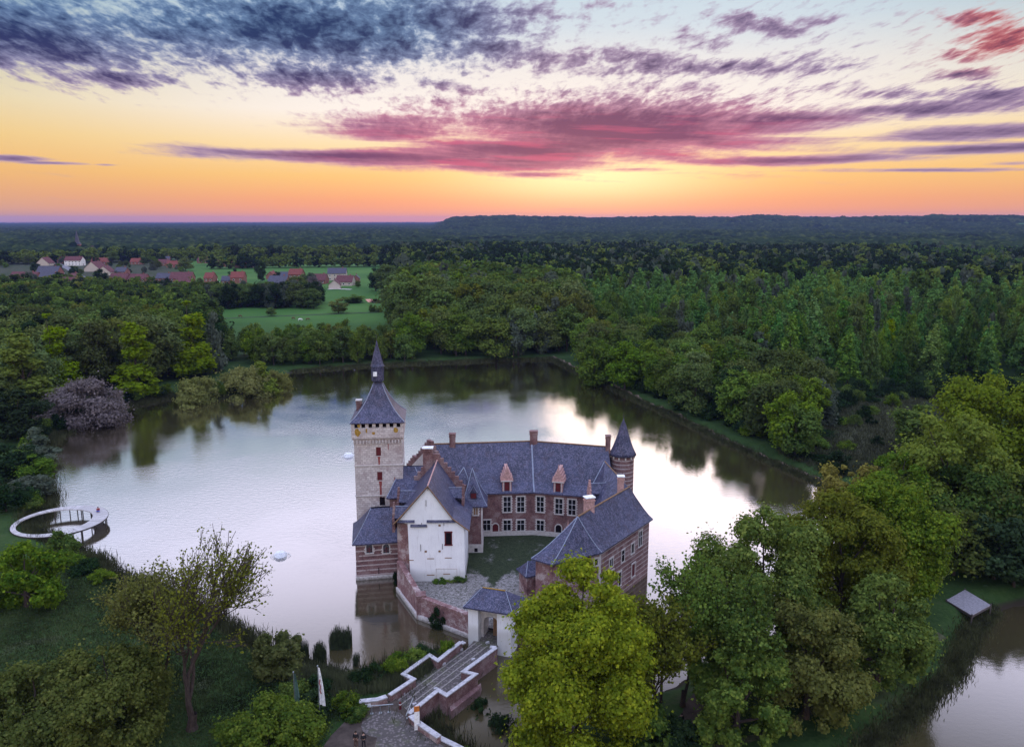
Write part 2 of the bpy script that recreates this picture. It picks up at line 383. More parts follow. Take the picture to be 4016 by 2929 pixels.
def f_yard(t):   # courtyard: rough cobbles overgrown with grass
    p = pos(t); X, Y, Z = t.sep(p); a = t.noise(p, .35, 6, .75, .4); b = t.noise(p, 2.6, 5, .85); c = t.noise(p, 6, 3, .85)
    cob = t.mix(t.mr(t.m('ADD', t.m('MULTIPLY', b, .6), t.m('MULTIPLY', c, .4)), .42, .60), (.055, .055, .04), (.36, .33, .33))
    grs = t.mix(t.mr(t.m('ADD', t.m('MULTIPLY', b, .5), t.m('MULTIPLY', c, .5)), .38, .62), (.008, .016, .008), (.055, .068, .034))
    g = t.m('ADD', a, t.mr(Y, 101.0, 109.0, -.26, .20)); g = t.m('ADD', g, t.mr(t.m('ABSOLUTE', t.m('SUBTRACT', X, t.m('ADD', -3.2, t.m('MULTIPLY', t.m('SUBTRACT', Y, 100.0), .12)))), .2, 1.3, .22, 0, True))
    return bsdf(t, t.mix(t.mr(g, .46, .66, 0, 1, True), cob, grs), .95, b, .5, .08, .15)
def f_ground(t):
    p = pos(t); X, Y, Z = t.sep(p)
    a = t.noise(p, .012, 5, .6); b = t.noise(p, .16, 5, .65); c = t.noise(p, 2.2, 4, .75)
    g = t.mix(t.mr(b, .3, .7), (.012, .032, .009), (.036, .072, .018)); g = t.mix(t.mr(c, .42, .72, 0, .55), g, (.055, .085, .028))
    g = t.mix(t.mr(b, .56, .7, 0, .5, True), g, (.075, .062, .048))
    far = t.mr(Y, 330, 420)
    fld = t.mix(t.mr(a, .35, .62), (.035, .105, .020), (.065, .150, .030))
    fld = t.mix(t.mr(c, .4, .75, 0, .25), fld, (.030, .065, .020))
    vil = t.m('MULTIPLY', t.mr(t.m('DIVIDE', X, Y), -.40, -.43), t.mr(Y, 480, 520)); fld = t.mix(vil, fld, t.mix(t.mr(b, .4, .6), (.022, .040, .014), (.055, .055, .040))); g = t.mix(far, g, fld)
    wet = t.mr(Z, .45, .12, 0, 1, True)
    g = t.mix(wet, g, (.030, .024, .018))
    return bsdf(t, g, .95, c, .5, .15, .1)
def f_water(t):
    p = pos(t); X, Y, Z = t.sep(p)
    n1 = t.noise(sc3(t, p, 1, 1.9, 1), .85, 4, .6, .35); n2 = t.noise(sc3(t, p, 1, 2.2, 1), 3.6, 3, .6, .2); n0 = t.noise(p, .045, 3, .5)
    h = t.m('ADD', t.m('MULTIPLY', n1, .7), t.m('MULTIPLY', n2, .25))
    calm = t.mr(n0, .38, .62, .35, 1.0, True)
    for fx, fy, amp in ((FOUNT[0][0], FOUNT[0][1], .10), (FOUNT[1][0], FOUNT[1][1], .07)):
        d = t.new('ShaderNodeVectorMath', operation='DISTANCE'); t.put(d.inputs[0], p); d.inputs[1].default_value = (fx, fy, 0)
        ring = t.m('MULTIPLY', t.m('SINE', t.m('MULTIPLY', d.outputs['Value'], 3.6)), t.m('MULTIPLY', t.mr(d.outputs['Value'], 1.0, 15.0, amp, 0, True), t.mr(t.noise(p, .35, 2), .38, .6, .2, 1.2)))
        h = t.m('ADD', h, ring)
    bp = t.new('ShaderNodeBump'); t.put(bp.inputs['Height'], h); bp.inputs['Distance'].default_value = .036; t.put(bp.inputs['Strength'], t.m('MULTIPLY', calm, .85))
    lw = t.new('ShaderNodeLayerWeight'); lw.inputs['Blend'].default_value = .5
    fac = t.m('ADD', .02, t.m('MULTIPLY', t.m('POWER', t.mr(lw.outputs['Facing'], .415, .85), 1.15), .92))
    gl = t.new('ShaderNodeBsdfGlossy'); gl.inputs['Color'].default_value = (1, .965, 1, 1); gl.inputs['Roughness'].default_value = .035; t.L.new(bp.outputs[0], gl.inputs['Normal'])
    df = t.new('ShaderNodeBsdfDiffuse'); t.put(df.inputs['Color'], t.mix(t.mr(n0, .3, .7), (.040, .034, .016), (.058, .046, .022)))
    ms = t.new('ShaderNodeMixShader'); t.put(ms.inputs[0], fac); t.L.new(df.outputs[0], ms.inputs[1]); t.L.new(gl.outputs[0], ms.inputs[2])
    return ms.outputs[0]
def foliage(c_dark, c_mid, c_light, trans=.32, rs=.5, nsc=.22, bsc=1.6):
    def f(t):
        p = pos(t); oi = t.new('ShaderNodeObjectInfo').outputs['Random']
        a = t.noise(p, nsc, 3, .6); b = t.noise(p, bsc, 3, .6)
        col = t.mix(t.mr(a, .32, .66), c_dark, c_mid)
        col = t.mix(t.mr(b, .46, .70, 0, .8, True), col, c_light)
        hs = t.new('ShaderNodeHueSaturation'); t.put(hs.inputs['Color'], col)
        t.put(hs.inputs['Hue'], t.mr(oi, 0, 1, .5 - .022 * rs * 2, .5 + .022 * rs * 2)); t.put(hs.inputs['Value'], t.mr(t.m('FRACT', t.m('MULTIPLY', oi, 7.31)), 0, 1, 1 - .75 * rs, 1 + .8 * rs))
        t.put(hs.inputs['Saturation'], t.mr(t.m('FRACT', t.m('MULTIPLY', oi, 3.77)), 0, 1, .88, 1.12))
        d = t.new('ShaderNodeBsdfDiffuse'); t.put(d.inputs[0], hs.outputs[0])
        tr = t.new('ShaderNodeBsdfTranslucent'); t.put(tr.inputs[0], t.mix(.5, hs.outputs[0], (c_light[0] * 1.3, c_light[1] * 1.3, c_light[2] * .8)))
        ms = t.new('ShaderNodeMixShader'); ms.inputs[0].default_value = trans; t.L.new(d.outputs[0], ms.inputs[1]); t.L.new(tr.outputs[0], ms.inputs[2])
        return ms.outputs[0]
    return mat("foliage", f)
def f_bark(t):
    p = pos(t); a = t.noise(sc3(t, p, 6, 6, 1.2), 1.5, 4, .7)
    return bsdf(t, t.mix(t.mr(a, .3, .7), (.030, .022, .020), (.085, .064, .055)), .95, a, .6, .05, .1)
FOUNT = (at(1100, 2180), at(1367, 1790))
M = {}
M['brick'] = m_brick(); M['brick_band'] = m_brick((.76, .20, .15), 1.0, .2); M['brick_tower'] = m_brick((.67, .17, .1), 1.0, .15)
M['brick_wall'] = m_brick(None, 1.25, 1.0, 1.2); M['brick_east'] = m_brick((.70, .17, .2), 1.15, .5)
M['slate'] = mat("slate", f_slate); M['stone'] = mat("stone", f_stone); M['plaster'] = mat("plaster", f_plaster)
M['pale'] = mat("pale_stone", f_pale); M['coping'] = mat("coping", f_coping); M['lead'] = mat("lead", flat((.25, .28, .37), .5))
M['glass'] = mat("dark_glass", flat((.010, .010, .014), .12, .6, 0, .2)); M['void'] = mat("dark_opening", flat((.010, .007, .009), .9, .1))
M['shutter'] = mat("red_wood", flat((.10, .012, .016), .6)); M['oldwood'] = mat("old_wood", flat((.23, .13, .07), .7))
M['lichen'] = mat("lichen", flat((.34, .20, .04), .9, .1, 0, .4, 6)); M['stain'] = mat("rust_stain", flat((.26, .07, .065), .9, .1, 0, .4, 5))
M['cobble'] = mat("cobbles", f_cobble); M['yard'] = mat("courtyard_ground", f_yard); M['ground'] = mat("ground", f_ground); M['water'] = mat("water", f_water)
M['bark'] = mat("bark", f_bark); M['path'] = mat("path", flat((.17, .125, .10), .95, .1, 0, .5, 1.5)); M['mud'] = mat("mud", flat((.075, .058, .050), .95, .1, 0, .35, 1.0))
M['deck'] = mat("weathered_planks", flat((.50, .48, .50), .7, .2, 0, .2, 4)); M['grey_deck'] = mat('grey_planks', flat((.24, .225, .25), .8, .2, 0, .25, 4)); M['metal'] = mat("grey_metal", flat((.28, .30, .32), .4, .5, .6)); M['steel'] = mat("dark_steel", flat((.06, .05, .05), .6))
M['white'] = mat("white_paint", flat((.78, .78, .80), .6)); M['skin'] = mat("skin", flat((.40, .24, .18), .6)); M['cloth_dark'] = mat("dark_cloth", flat((.018, .018, .022), .9))
M['cloth_brown'] = mat("brown_cloth", flat((.11, .065, .05), .9)); M['cloth_blue'] = mat("blue_cloth", flat((.10, .12, .40), .9)); M['hair'] = mat("dark_hair", flat((.02, .014, .01), .8)); M['cloth_red'] = mat("red_cloth", flat((.30, .05, .05), .9))
M['foam'] = mat("foam", flat((.85, .86, .90), .5, .5, 0, .1)); M['roof_red'] = mat("red_tiles", flat((.17, .050, .042), .85, .2, 0, .3, 1.2)); M['roof_brown'] = mat("brown_tiles", flat((.115, .045, .050), .85, .2, 0, .35, 1.2))
M['roof_dark'] = mat("dark_tiles", flat((.060, .058, .085), .7, .3, 0, .3, 1.2)); M['wall_brick'] = mat("house_brick", flat((.24, .105, .085), .9, .2, 0, .3, 1.5)); M['wall_cream'] = mat("house_render", flat((.50, .42, .36), .9, .2, 0, .15))
M['wall_white'] = mat("white_render", flat((.72, .69, .68), .9, .2, 0, .1)); M['asphalt'] = mat("asphalt", flat((.16, .155, .18), .9, .2, 0, .2, .5))
M['horse_brown'] = mat("brown_coat", flat((.12, .05, .03), .8)); M['horse_white'] = mat("white_coat", flat((.75, .70, .68), .8))
M['pink_stone'] = mat("pink_sandstone", flat((.46, .27, .25), .9, .2, 0, .35, 4)); M['reed'] = mat("reed", flat((.035, .048, .022), .9, .1, 0, .5, 3))
M['drygrass'] = mat("dry_growth", flat((.062, .066, .036), .95, .1, 0, .4, 3))
# ------------------------------------------------------------------ terrain and water
def dpt(x, y, z=0.0): return at(x * 1.7731, y * 1.7731, z)      # from the 2265 px wide view
def poly_px(pts, z=0.0): return np.array([dpt(a, b, z)[:2] for a, b in pts])
LAKE = poly_px([(650,822),(720,817),(800,811),(900,806),(1050,800),(1220,795),(1300,835),(1400,882),(1500,927),(1600,977),(1700,1022),(1800,1066),
  (1840,1085),(1905,1120),(1900,1200),(1850,1290),(1760,1370),(1680,1420),(1600,1460),(1520,1505),(1450,1545),(1380,1565),(1300,1600),(1250,1640),(1200,1690),
  (1060,1710),(960,1625),(925,1585),(960,1560),(1000,1510),(1030,1480),(1000,1450),(940,1458),(880,1470),(810,1500),(760,1508),(700,1490),(645,1468),(590,1442),
  (520,1400),(430,1345),(330,1305),(245,1272),(215,1240),(175,1228),(145,1214),(118,1200),(75,1180),(66,1155),(92,1135),(104,1105),(93,1060),(84,1010),(110,975),(170,940),(250,905),(390,877),(470,884),(525,877),(600,842)])
MOAT = poly_px([(2460,1300),(2265,1335),(2190,1352),(2150,1400),(2125,1450),(2105,1495),(2060,1535),(2000,1592),(1940,1640),(1890,1690),(1850,1760),(2700,1760),(2900,1300)])
def sdist(P, poly):
    x = P[:, 0]; y = P[:, 1]; ins = np.zeros(len(P), bool); d = np.full(len(P), 1e9)
    n = len(poly)
    for i in range(n):
        ax, ay = poly[i]; bx, by = poly[(i + 1) % n]
        c = ((ay > y) != (by > y)); xi = (bx - ax) * (y - ay) / (by - ay + 1e-12) + ax
        ins ^= c & (x < xi)
        ex = bx - ax; ey = by - ay; t = np.clip(((x - ax) * ex + (y - ay) * ey) / (ex * ex + ey * ey + 1e-9), 0, 1)
        d = np.minimum(d, np.hypot(x - ax - t * ex, y - ay - t * ey))
    return np.where(ins, -d, d)
def vnoise(x, y, seed=0):
    xi = np.floor(x).astype(np.int64); yi = np.floor(y).astype(np.int64); fx = x - xi; fy = y - yi
    fx = fx * fx * (3 - 2 * fx); fy = fy * fy * (3 - 2 * fy)
    def h(a, b):
        v = (a * 374761393 + b * 668265263 + seed * 1442695041) & 0xffffffff
        v = ((v ^ (v >> 13)) * 1274126177) & 0xffffffff
        return ((v ^ (v >> 16)) & 0xffff) / 65535.0
    return (h(xi, yi) * (1 - fx) + h(xi + 1, yi) * fx) * (1 - fy) + (h(xi, yi + 1) * (1 - fx) + h(xi + 1, yi + 1) * fx) * fy
def sst(x, a, b):
    t = np.clip((x - a) / (b - a), 0, 1); return t * t * (3 - 2 * t)
RIDGE_AZ = np.array([-5.6, -5.0, -4.4, -3.0, 0, 6, 9, 12.5, 13.5, 17.5, 20, 22, 24.5, 28, 33, 40, 60])
RIDGE_Z = np.array([0, .35, .80, .98, 1.0, 1.0, .98, .94, .88, 1.06, 1.0, .92, .90, 1.10, .98, .9, .8])
def gz(x, y):
    """height of the ground"""
    x = np.asarray(x, float); y = np.asarray(y, float); P = np.stack([x.ravel(), y.ravel()], 1)
    near = (np.hypot(P[:, 0], P[:, 1]) < 520)
    z = np.full(len(P), 1.3)
    if near.any():
        Q = P[near]; d = np.minimum(sdist(Q, LAKE), sdist(Q, MOAT)); d = d + (vnoise(Q[:, 0] * .35, Q[:, 1] * .35, 3) - .5) * 1.6
        zo = .05 + 1.25 * sst(d, -.4, 3.2) + .35 * (vnoise(Q[:, 0] * .06, Q[:, 1] * .06, 5) - .5) * sst(d, 2, 8)
        zn = np.where(d > -.4, zo, .05 + np.maximum(d + .4, -1.6)); z[near] = zn
    r = np.hypot(P[:, 0], P[:, 1]); az = np.degrees(np.arctan2(P[:, 0], np.maximum(P[:, 1], 1)))
    k = np.interp(az, RIDGE_AZ, RIDGE_Z)
    z = z + k * (56 + 18 * (vnoise(az * .8, r * .0003, 41) - .5) + 9 * (vnoise(az * 3.1, r * .0003, 43) - .5)) * 1.0 * (1 * sst(r, 2700, 4700)) * 1.0 * (1 - .25 * sst(r, 7000, 12000)) + 6 * sst(r, 700, 2600) * (vnoise(P[:, 0] * .0016, P[:, 1] * .0016, 9))
    return z.reshape(x.shape)
def gzs(x, y): return float(gz(np.array([x]), np.array([y]))[0])

def axis(a, b, st, lo, hi, g=1.18):
    v = list(np.arange(a, b + 1e-6, st)); s = st; p = b
    while p < hi: s *= g; p += s; v.append(p)
    s = st; p = a; l = []
    while p > lo: s *= g; p -= s; l.append(p)
    return np.array(l[::-1] + v)
_gx = axis(-125, 110, .85, -15000, 15000); _gy = axis(58, 312, .85, -600, 16000)
_X, _Y = np.meshgrid(_gx, _gy); _Z = gz(_X, _Y)
nx = len(_gx); ny = len(_gy); V = np.stack([_X.ravel(), _Y.ravel(), _Z.ravel()], 1)
ii = (np.arange(ny - 1)[:, None] * nx + np.arange(nx - 1)[None, :]).ravel()
Fq = np.stack([ii, ii + 1, ii + nx + 1, ii + nx], 1)
tag(link("ground", fastmesh("ground", V, Fq, M['ground'], True)), kind='structure')
mb = MB(); mb.poly([(-400, 20, 0), (500, 20, 0), (500, 420, 0), (-400, 420, 0)])
tag(obj("lake_water", mb, M['water']), kind='structure')

def ribbon(name, pts, wdt, mt, lift=.05, wob=.25, kind='structure'):
    pts = [Vector((p[0], p[1])) for p in pts]; ps = []
    for i in range(len(pts) - 1):
        n = max(2, int((pts[i + 1] - pts[i]).length / 1.2))
        for j in range(n): ps.append(pts[i].lerp(pts[i + 1], j / n))
    ps.append(pts[-1]); rows = []
    for i, p in enumerate(ps):
        d = (ps[min(i + 2, len(ps) - 1)] - ps[max(i - 2, 0)]).normalized(); nn = Vector((-d.y, d.x)); w_ = wdt * (1 + wob * (random.random() - .5)); off = wob * (random.random() - .5)
        row = [p + nn * (off + w_ * k) for k in (-.5, -.17, .17, .5)]
        z = gz(np.array([q.x for q in row]), np.array([q.y for q in row])); rows.append([(q.x, q.y, float(zz) + lift) for q, zz in zip(row, z)])
    mb = MB(); mb.rings(rows, close=False); return tag(obj(name, mb, mt), kind=kind)
def sheet(name, pts, mt, lift=.06, step=1.0, kind='structure'):
    """an area lying on the ground"""
    poly = np.array([(p[0], p[1]) for p in pts]); x0, y0 = poly.min(0); x1, y1 = poly.max(0)
    gx_ = np.arange(x0, x1 + step, step); gy_ = np.arange(y0, y1 + step, step); X, Y = np.meshgrid(gx_, gy_); Z = gz(X, Y) + lift
    P = np.stack([X.ravel(), Y.ravel()], 1); nx = len(gx_)
    i = (np.arange(len(gy_) - 1)[:, None] * nx + np.arange(nx - 1)[None, :]).ravel(); c = P[i] + step / 2
    k = sdist(c, poly) < 0; i = i[k]
    if len(i) == 0: return
    return tag(link(name, fastmesh(name, np.stack([X.ravel(), Y.ravel(), Z.ravel()], 1), np.stack([i, i + 1, i + nx + 1, i + nx], 1), mt, True)), kind=kind)
ribbon("dike_path", [dpt(a, b, 1.3) for a, b in ((1225, 786), (1310, 826), (1400, 868), (1500, 913), (1600, 962), (1700, 1006), (1790, 1044), (1850, 1072))], 0.75, M['path'], .05, .6)
ribbon("shore_path", [dpt(a, b, 1.3) for a, b in ((655, 815), (760, 807), (900, 799), (1050, 793), (1222, 787))], 0.8, M['path'], .05, .5)
ribbon("moat_path", [dpt(a, b, 1.3) for a, b in ((1560, 1660), (1700, 1620), (1800, 1570), (1900, 1510), (2010, 1450), (2080, 1400))], 1.0, M['drygrass'], .06, .8)
sheet('clearing', [dpt(a, b, 1.3) for a, b in ((1830, 985), (1880, 930), (1960, 905), (2050, 900), (2060, 950), (1990, 1000), (1900, 1010))], M['drygrass'], .05, 1.5)
sheet("bare_bank", [dpt(a, b, 1.3) for a, b in ((110, 1200), (150, 1212), (185, 1232), (160, 1245), (110, 1232))], M['mud'], .06, .8)
for nm, pp in (("field_pond", ((808, 662), (832, 661), (850, 667), (838, 671), (815, 669))),):
    mb = MB(); mb.poly([tuple(dpt(a, b, 1.5)) for a, b in pp][::-1]); tag(obj(nm, mb, M['water']), kind='structure')
ribbon("field_ditch", [dpt(a, b, 1.3) for a, b in ((455, 706), (600, 700), (740, 694), (870, 690))], 2.5, mat("dark_ditch", flat((.02, .025, .018), .9)), .08, .6)
# ------------------------------------------------------------------ castle
YZ = 1.8       # level of the courtyard
def L2(v): return (v[0], v[1])
def onwall(p, q, x, y):
    r = ray(x, y); ex, ey = q[0] - p[0], q[1] - p[1]
    den = r[0] * ey - r[1] * ex; t = (p[0] * ey - p[1] * ex) / den
    X, Y = r[0] * t, r[1] * t; ln = math.hypot(ex, ey)
    return ((X - p[0]) * ex + (Y - p[1]) * ey) / ln, HC + r[2] * t
def wframe(p, q): return (p[0], p[1], 0, math.atan2(q[1] - p[1], q[0] - p[0]))
def hiproof(eave, rid, z0, z1, ts=(0, .18, .4, .7, 1), pw=1.3, th=.18):
    mb = MB(); rs = [[(e[0], e[1], z0 - th) for e in eave]]
    for t in ts: rs.append([(e[0] * (1 - t) + r[0] * t, e[1] * (1 - t) + r[1] * t, z0 + (z1 - z0) * t ** pw) for e, r in zip(eave, rid)])
    mb.rings(rs, cap0=True); return mb
def window(par, p, q, u, z, w, h, cross=(1, 1), pane='glass', sur='pale', arch=False, quoin=True, d=.10, bars='coping'):
    """window in the wall line p->q (outside on the right hand of the walker), u metres along, sill at z"""
    fr = wframe(p, q); x0, x1 = u - w / 2, u + w / 2; s = .16
    mb = MB(fr)
    if sur:
        mb.box(x0 - s - .06, x1 + s + .06, -d - .04, .06, z - .16, z)
        if not arch: mb.box(x0 - s - .05, x1 + s + .05, -d - .03, .06, z + h, z + h + .2)
        mb.box(x0 - s, x0, -d, .06, z, z + h); mb.box(x1, x1 + s, -d, .06, z, z + h)
        if quoin:
            k = 0; zz = z + .1
            while zz < z + h - .15:
                mb.box(x0 - s - .17, x0 - s, -.045, .04, zz, zz + .17); mb.box(x1 + s, x1 + s + .17, -.045, .04, zz, zz + .17); zz += .42
        if arch:
            n = 8; pts = [(u + (w / 2) * math.cos(a), z + h + (w / 2) * math.sin(a)) for a in [math.pi * i / n for i in range(n + 1)]]
            po = [(u + (w / 2 + s) * math.cos(a), z + h + (w / 2 + s) * math.sin(a)) for a in [math.pi * i / n for i in range(n + 1)]]
            for i in range(n): mb.rings([[(a[0], -d, a[1]), (b[0], -d, b[1]), (b[0], .06, b[1]), (a[0], .06, a[1])] for a, b in ((pts[i], po[i]), (pts[i + 1], po[i + 1]))], True, True)
        o = obj("window", mb, M[sur], par)
    else:
        mb.box(x0 - .05, x1 + .05, -.05, .05, z - .1, z); o = obj("window", mb, M['pale'], par)
    pb = MB(fr)
    if arch:
        n = 8; pts = [(x1, z), ] + [(u + w / 2 * math.cos(a), z + h + w / 2 * math.sin(a)) for a in [math.pi * i / n for i in range(n + 1)]] + [(x0, z)]
        pb.poly([(a, -.025, b) for a, b in pts][::-1])
    else: pb.box(x0, x1, -.025, .03, z, z + h)
    obj("pane", pb, M[pane], o)
    if cross:
        cb = MB(fr)
        for i in range(cross[0]): xx = x0 + w * (i + 1) / (cross[0] + 1); cb.box(xx - .045, xx + .045, -.075, .02, z, z + h)
        for i in range(cross[1]): zz = z + h * (i + 1) / (cross[1] + 1) + (.12 * h if cross[1] == 1 else 0); cb.box(x0, x1, -.078, .02, zz - .04, zz + .04)
        if cross: obj("mullion", cb, M[bars], o)
    return o
def wpx(par, p, q, x, yb, w, h, **k):
    u, z = onwall(p, q, x, yb); return window(par, p, q, u, z, w, h, **k)
def chimney(par, x, y, a, wx, wy, z0, z1, cap='pale', m_='brick', name="chimney"):
    mb = MB((x, y, 0, a)); mb.box(-wx / 2, wx / 2, -wy / 2, wy / 2, z0, z1); mb.box(-wx / 2 - .08, wx / 2 + .08, -wy / 2 - .08, wy / 2 + .08, z1 - .45, z1 - .3)
    c = obj(name, mb, M[m_], par)
    mb = MB((x, y, 0, a)); mb.box(-wx / 2 - .1, wx / 2 + .1, -wy / 2 - .1, wy / 2 + .1, z1, z1 + .14)
    obj("cap", mb, M[cap], c); return c
def leads(par, lines, r=.085, name="lead_flashing", m_='lead'):
    mb = MB()
    for l in lines: mb.path([Vector(p) + Vector((0, 0, .05)) for p in l], [r] * len(l), 5)
    return obj(name, mb, M[m_], par)
def curve_line(e, r, z0, z1, pw=1.3, ts=(0, .18, .4, .7, 1)): return [(e[0] * (1 - t) + r[0] * t, e[1] * (1 - t) + r[1] * t, z0 + (z1 - z0) * t ** pw) for t in ts]

# ---- square tower (keep)
TA = R(5.5); TX, TY = -20.75, 120.6
def tf(z=0): return (TX, TY, z, TA)
keep = root("tower", (TX, TY, 0), "tall square whitish stone tower with a slate spire, highest of the castle", "tower")
mb = MB(tf()); h = 3.62
mb.box(-h, h, -h, h, -1.5, 19.45); obj("wall", mb, M['stone'], keep)
for z in (15.15, 10.3): mb = MB(tf()); mb.box(-h - .1, h + .1, -h - .1, h + .1, z, z + .16); obj("string_course", mb, M['pale'], keep)
mb = MB(tf()); g = 3.92                           # corbel ring, parapet, merlons
mb.rings([[(-a, -a, z), (a, -a, z), (a, a, z), (-a, a, z)] for a, z in ((h, 19.1), (g, 19.6), (g, 21.2))], True, True)
for i in range(8):
    c = -g + .23 + i * (2 * g - .46) / 7
    for sx in (-1, 1):
        mb.box(c - .24, c + .24, sx * (g - .2) - .2, sx * (g - .2) + .2, 21.2, 22.0)
        if 0 < i < 7: mb.box(sx * (g - .2) - .2, sx * (g - .2) + .2, c - .24, c + .24, 21.2, 22.0)
par_ = obj("parapet", mb, M['stone'], keep)
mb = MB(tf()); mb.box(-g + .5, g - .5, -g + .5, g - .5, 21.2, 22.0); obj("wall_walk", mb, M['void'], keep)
for i in range(16):
    c = -g + .3 + i * (2 * g - .6) / 15; mb = MB(tf()); mb.box(c - .07, c + .07, -h - .34, -h + .02, 18.75, 19.2); obj("corbel", mb, M['pale'], keep)
for c, w_, z_, hh in ((-3.0, .5, 19.9, 1.3), (-1.65, .16, 20.4, .8), (-.6, .30, 20.1, .55), (2.7, .42, 20.3, 1.0), (-2.75, .25, 21.25, .7)):
    mb = MB(tf()); n = 9
    pts = [(c + w_ * math.cos(6.28 * i / n) * random.uniform(.6, 1.1), -g - .012, z_ + hh / 2 + hh / 2 * math.sin(6.28 * i / n) * random.uniform(.7, 1.1)) for i in range(n)]
    mb.poly(pts); obj("lichen_patch", mb, M['lichen'], keep)
def sq(a): return [(-a, -a), (a, -a), (a, a), (-a, a)]
mb = MB(tf()); prof = [(4.12, 21.9), (4.12, 22.02), (3.3, 22.75), (2.45, 23.75), (1.75, 24.9), (1.15, 26.1), (.72, 27.2)]
mb.rings([[(x, y, z) for x, y in sq(a)] for a, z in prof], True, True); rf = obj("roof", mb, M['slate'], keep)
ln = []
for sx, sy in ((1, 1), (1, -1), (-1, -1), (-1, 1)):
    mb2 = MB(tf()); ln.append([mb2.T((sx * a, sy * a, z)) for a, z in prof[1:]])
leads(rf, ln, .06)
mb = MB(tf()); mb.lathe(0, 0, [(.70, 27.1), (.62, 27.5), (.95, 27.75), (.98, 29.9), (1.1, 30.0), (.92, 30.35), (.55, 31.9), (.22, 33.1), (.03, 34.0)], 8); lt = obj("lantern", mb, M['slate'], keep)
mb = MB(tf()); mb.box(-.62, -.02, -1.0, -.88, 28.55, 29.25); obj("hatch", mb, M['white'], lt)
mb = MB(tf()); mb.tube((0, 0, 33.9), (0, 0, 34.9), .035, .02); obj("finial", mb, M['steel'], lt)
chimney(keep, *MB(tf()).T((-3.2, 2.0))[:2], TA, .8, .8, 22.2, 24.2)
p_, q_ = MB(tf()).T((-h, -h))[:2], MB(tf()).T((h, -h))[:2]
wpx(keep, p_, q_, 1485, 1787, .72, 1.35, cross=None, pane='shutter', sur=None); wpx(keep, p_, q_, 1490, 1883, .76, 1.35, cross=None, pane='shutter', sur=None)
wpx(keep, p_, q_, 1500, 1981, .80, 1.35, cross=None, pane='void', sur=None)
u, z = onwall(p_, q_, 1485, 1760); window(keep, p_, q_, u, z, .45, .6, cross=None, pane='void', sur=None, d=.12) if False else None
for (x, y, w_, hh) in ((1486, 1790, .42, 1.5), (1492, 1886, .5, 2.6), (1522, 1740, .18, 1.0), (1548, 1870, .14, 1.1)):
    u, z = onwall(p_, q_, x, y); n = 6
    L_ = [(u - w_ / 2 * (1 - .5 * i / n) * random.uniform(.7, 1.1), -.012, z - hh * i / n) for i in range(n + 1)]; R_ = [(u + w_ / 2 * (1 - .5 * i / n) * random.uniform(.7, 1.1), -.012, z - hh * i / n) for i in range(n + 1)]
    mb = MB(wframe(p_, q_)); mb.poly(L_ + R_[::-1]); obj("rust_streak", mb, M['stain'], keep)

# ---- chapel in front of the tower
c0 = at(1399, 2275, 0); c1 = at(1568, 2262, 0)
ca = math.atan2(c1.y - c0.y, c1.x - c0.x); cl = (c1 - c0).length
chap = root("chapel", (c0.x + 3, c0.y + 3, 0), "low striped brick chapel in the water at the foot of the square tower", "chapel")
cf = (c0.x, c0.y, 0, ca); zc = 5.75
mb = MB(cf); mb.box(0, cl, 0, 8.0, -1.5, zc); obj("wall", mb, M['brick_band'], chap)
mb = MB(cf); mb.box(-.12, cl, -.12, 8.0, -1.5, .55); obj("plinth", mb, M['pale'], chap)
T_ = MB(cf).T
ev = [T_(p) for p in ((-.45, -.45), (cl + .3, -.45), (cl + .3, 8.2), (-.45, 8.2))]; rd = [T_(p) for p in ((2.4, 4.0), (cl + .3, 4.0), (cl + .3, 4.6), (2.4, 4.6))]
r_ = obj("roof", hiproof(ev, rd, zc, 9.5, pw=1.18), M['slate'], chap); leads(r_, [curve_line(ev[0], rd[0], zc, 9.5, 1.18)], .05)
p_, q_ = L2(T_((0, 0))), L2(T_((cl, 0)))
for x in (1449, 1515): wpx(chap, p_, q_, x, 2167, .88, 1.0, arch=True, cross=(1, 2), pane='glass', bars='shutter')
mb = MB(wframe(p_, q_)); u, z = onwall(p_, q_, 1486, 2250); mb.box(u - .06, u + .06, -.03, .02, z, z + 1.0); obj("arrow_slit", mb, M['void'], chap)

# ---- white gabled house
w0 = at(1610, 2283, YZ); w1 = at(1823, 2274, YZ); WY = (w0.y + w1.y) / 2; wa = R(3.0)
whs = root("gabled_house", (-10.5, WY + 5, YZ), "white plastered house with a steep gable and one open dark window", "house")
zg = [atY(1550, 2040, WY), atY(1775, 2036, WY), atY(1678, 1905, WY), atY(1832, 2068, WY)]
ze = 10.55; zap = zg[2].z
mb = MB()
F_ = lambda x, z, y=0: (x, WY + y, z)
xs0, xs1, xa = w0.x, w1.x, zg[2].x
wallp = [(xs0, 0.4), (xs1 + .05, 0.4), (xs1 + .05, 10.0), (xs1 - 1.6, 11.08), (xa, zap - .16), (zg[0].x + .35, ze + .15), (xs0 - .25, ze - .15), (xs0 - .15, 6)]
mb.mesh([F_(x, z) for x, z in wallp] + [F_(x, z, 8.6) for x, z in wallp], [tuple(range(8)), tuple(range(15, 7, -1))] + [(i, i + 8, (i + 1) % 8 + 8, (i + 1) % 8) for i in range(8)])
obj("wall", mb, M['plaster'], whs)
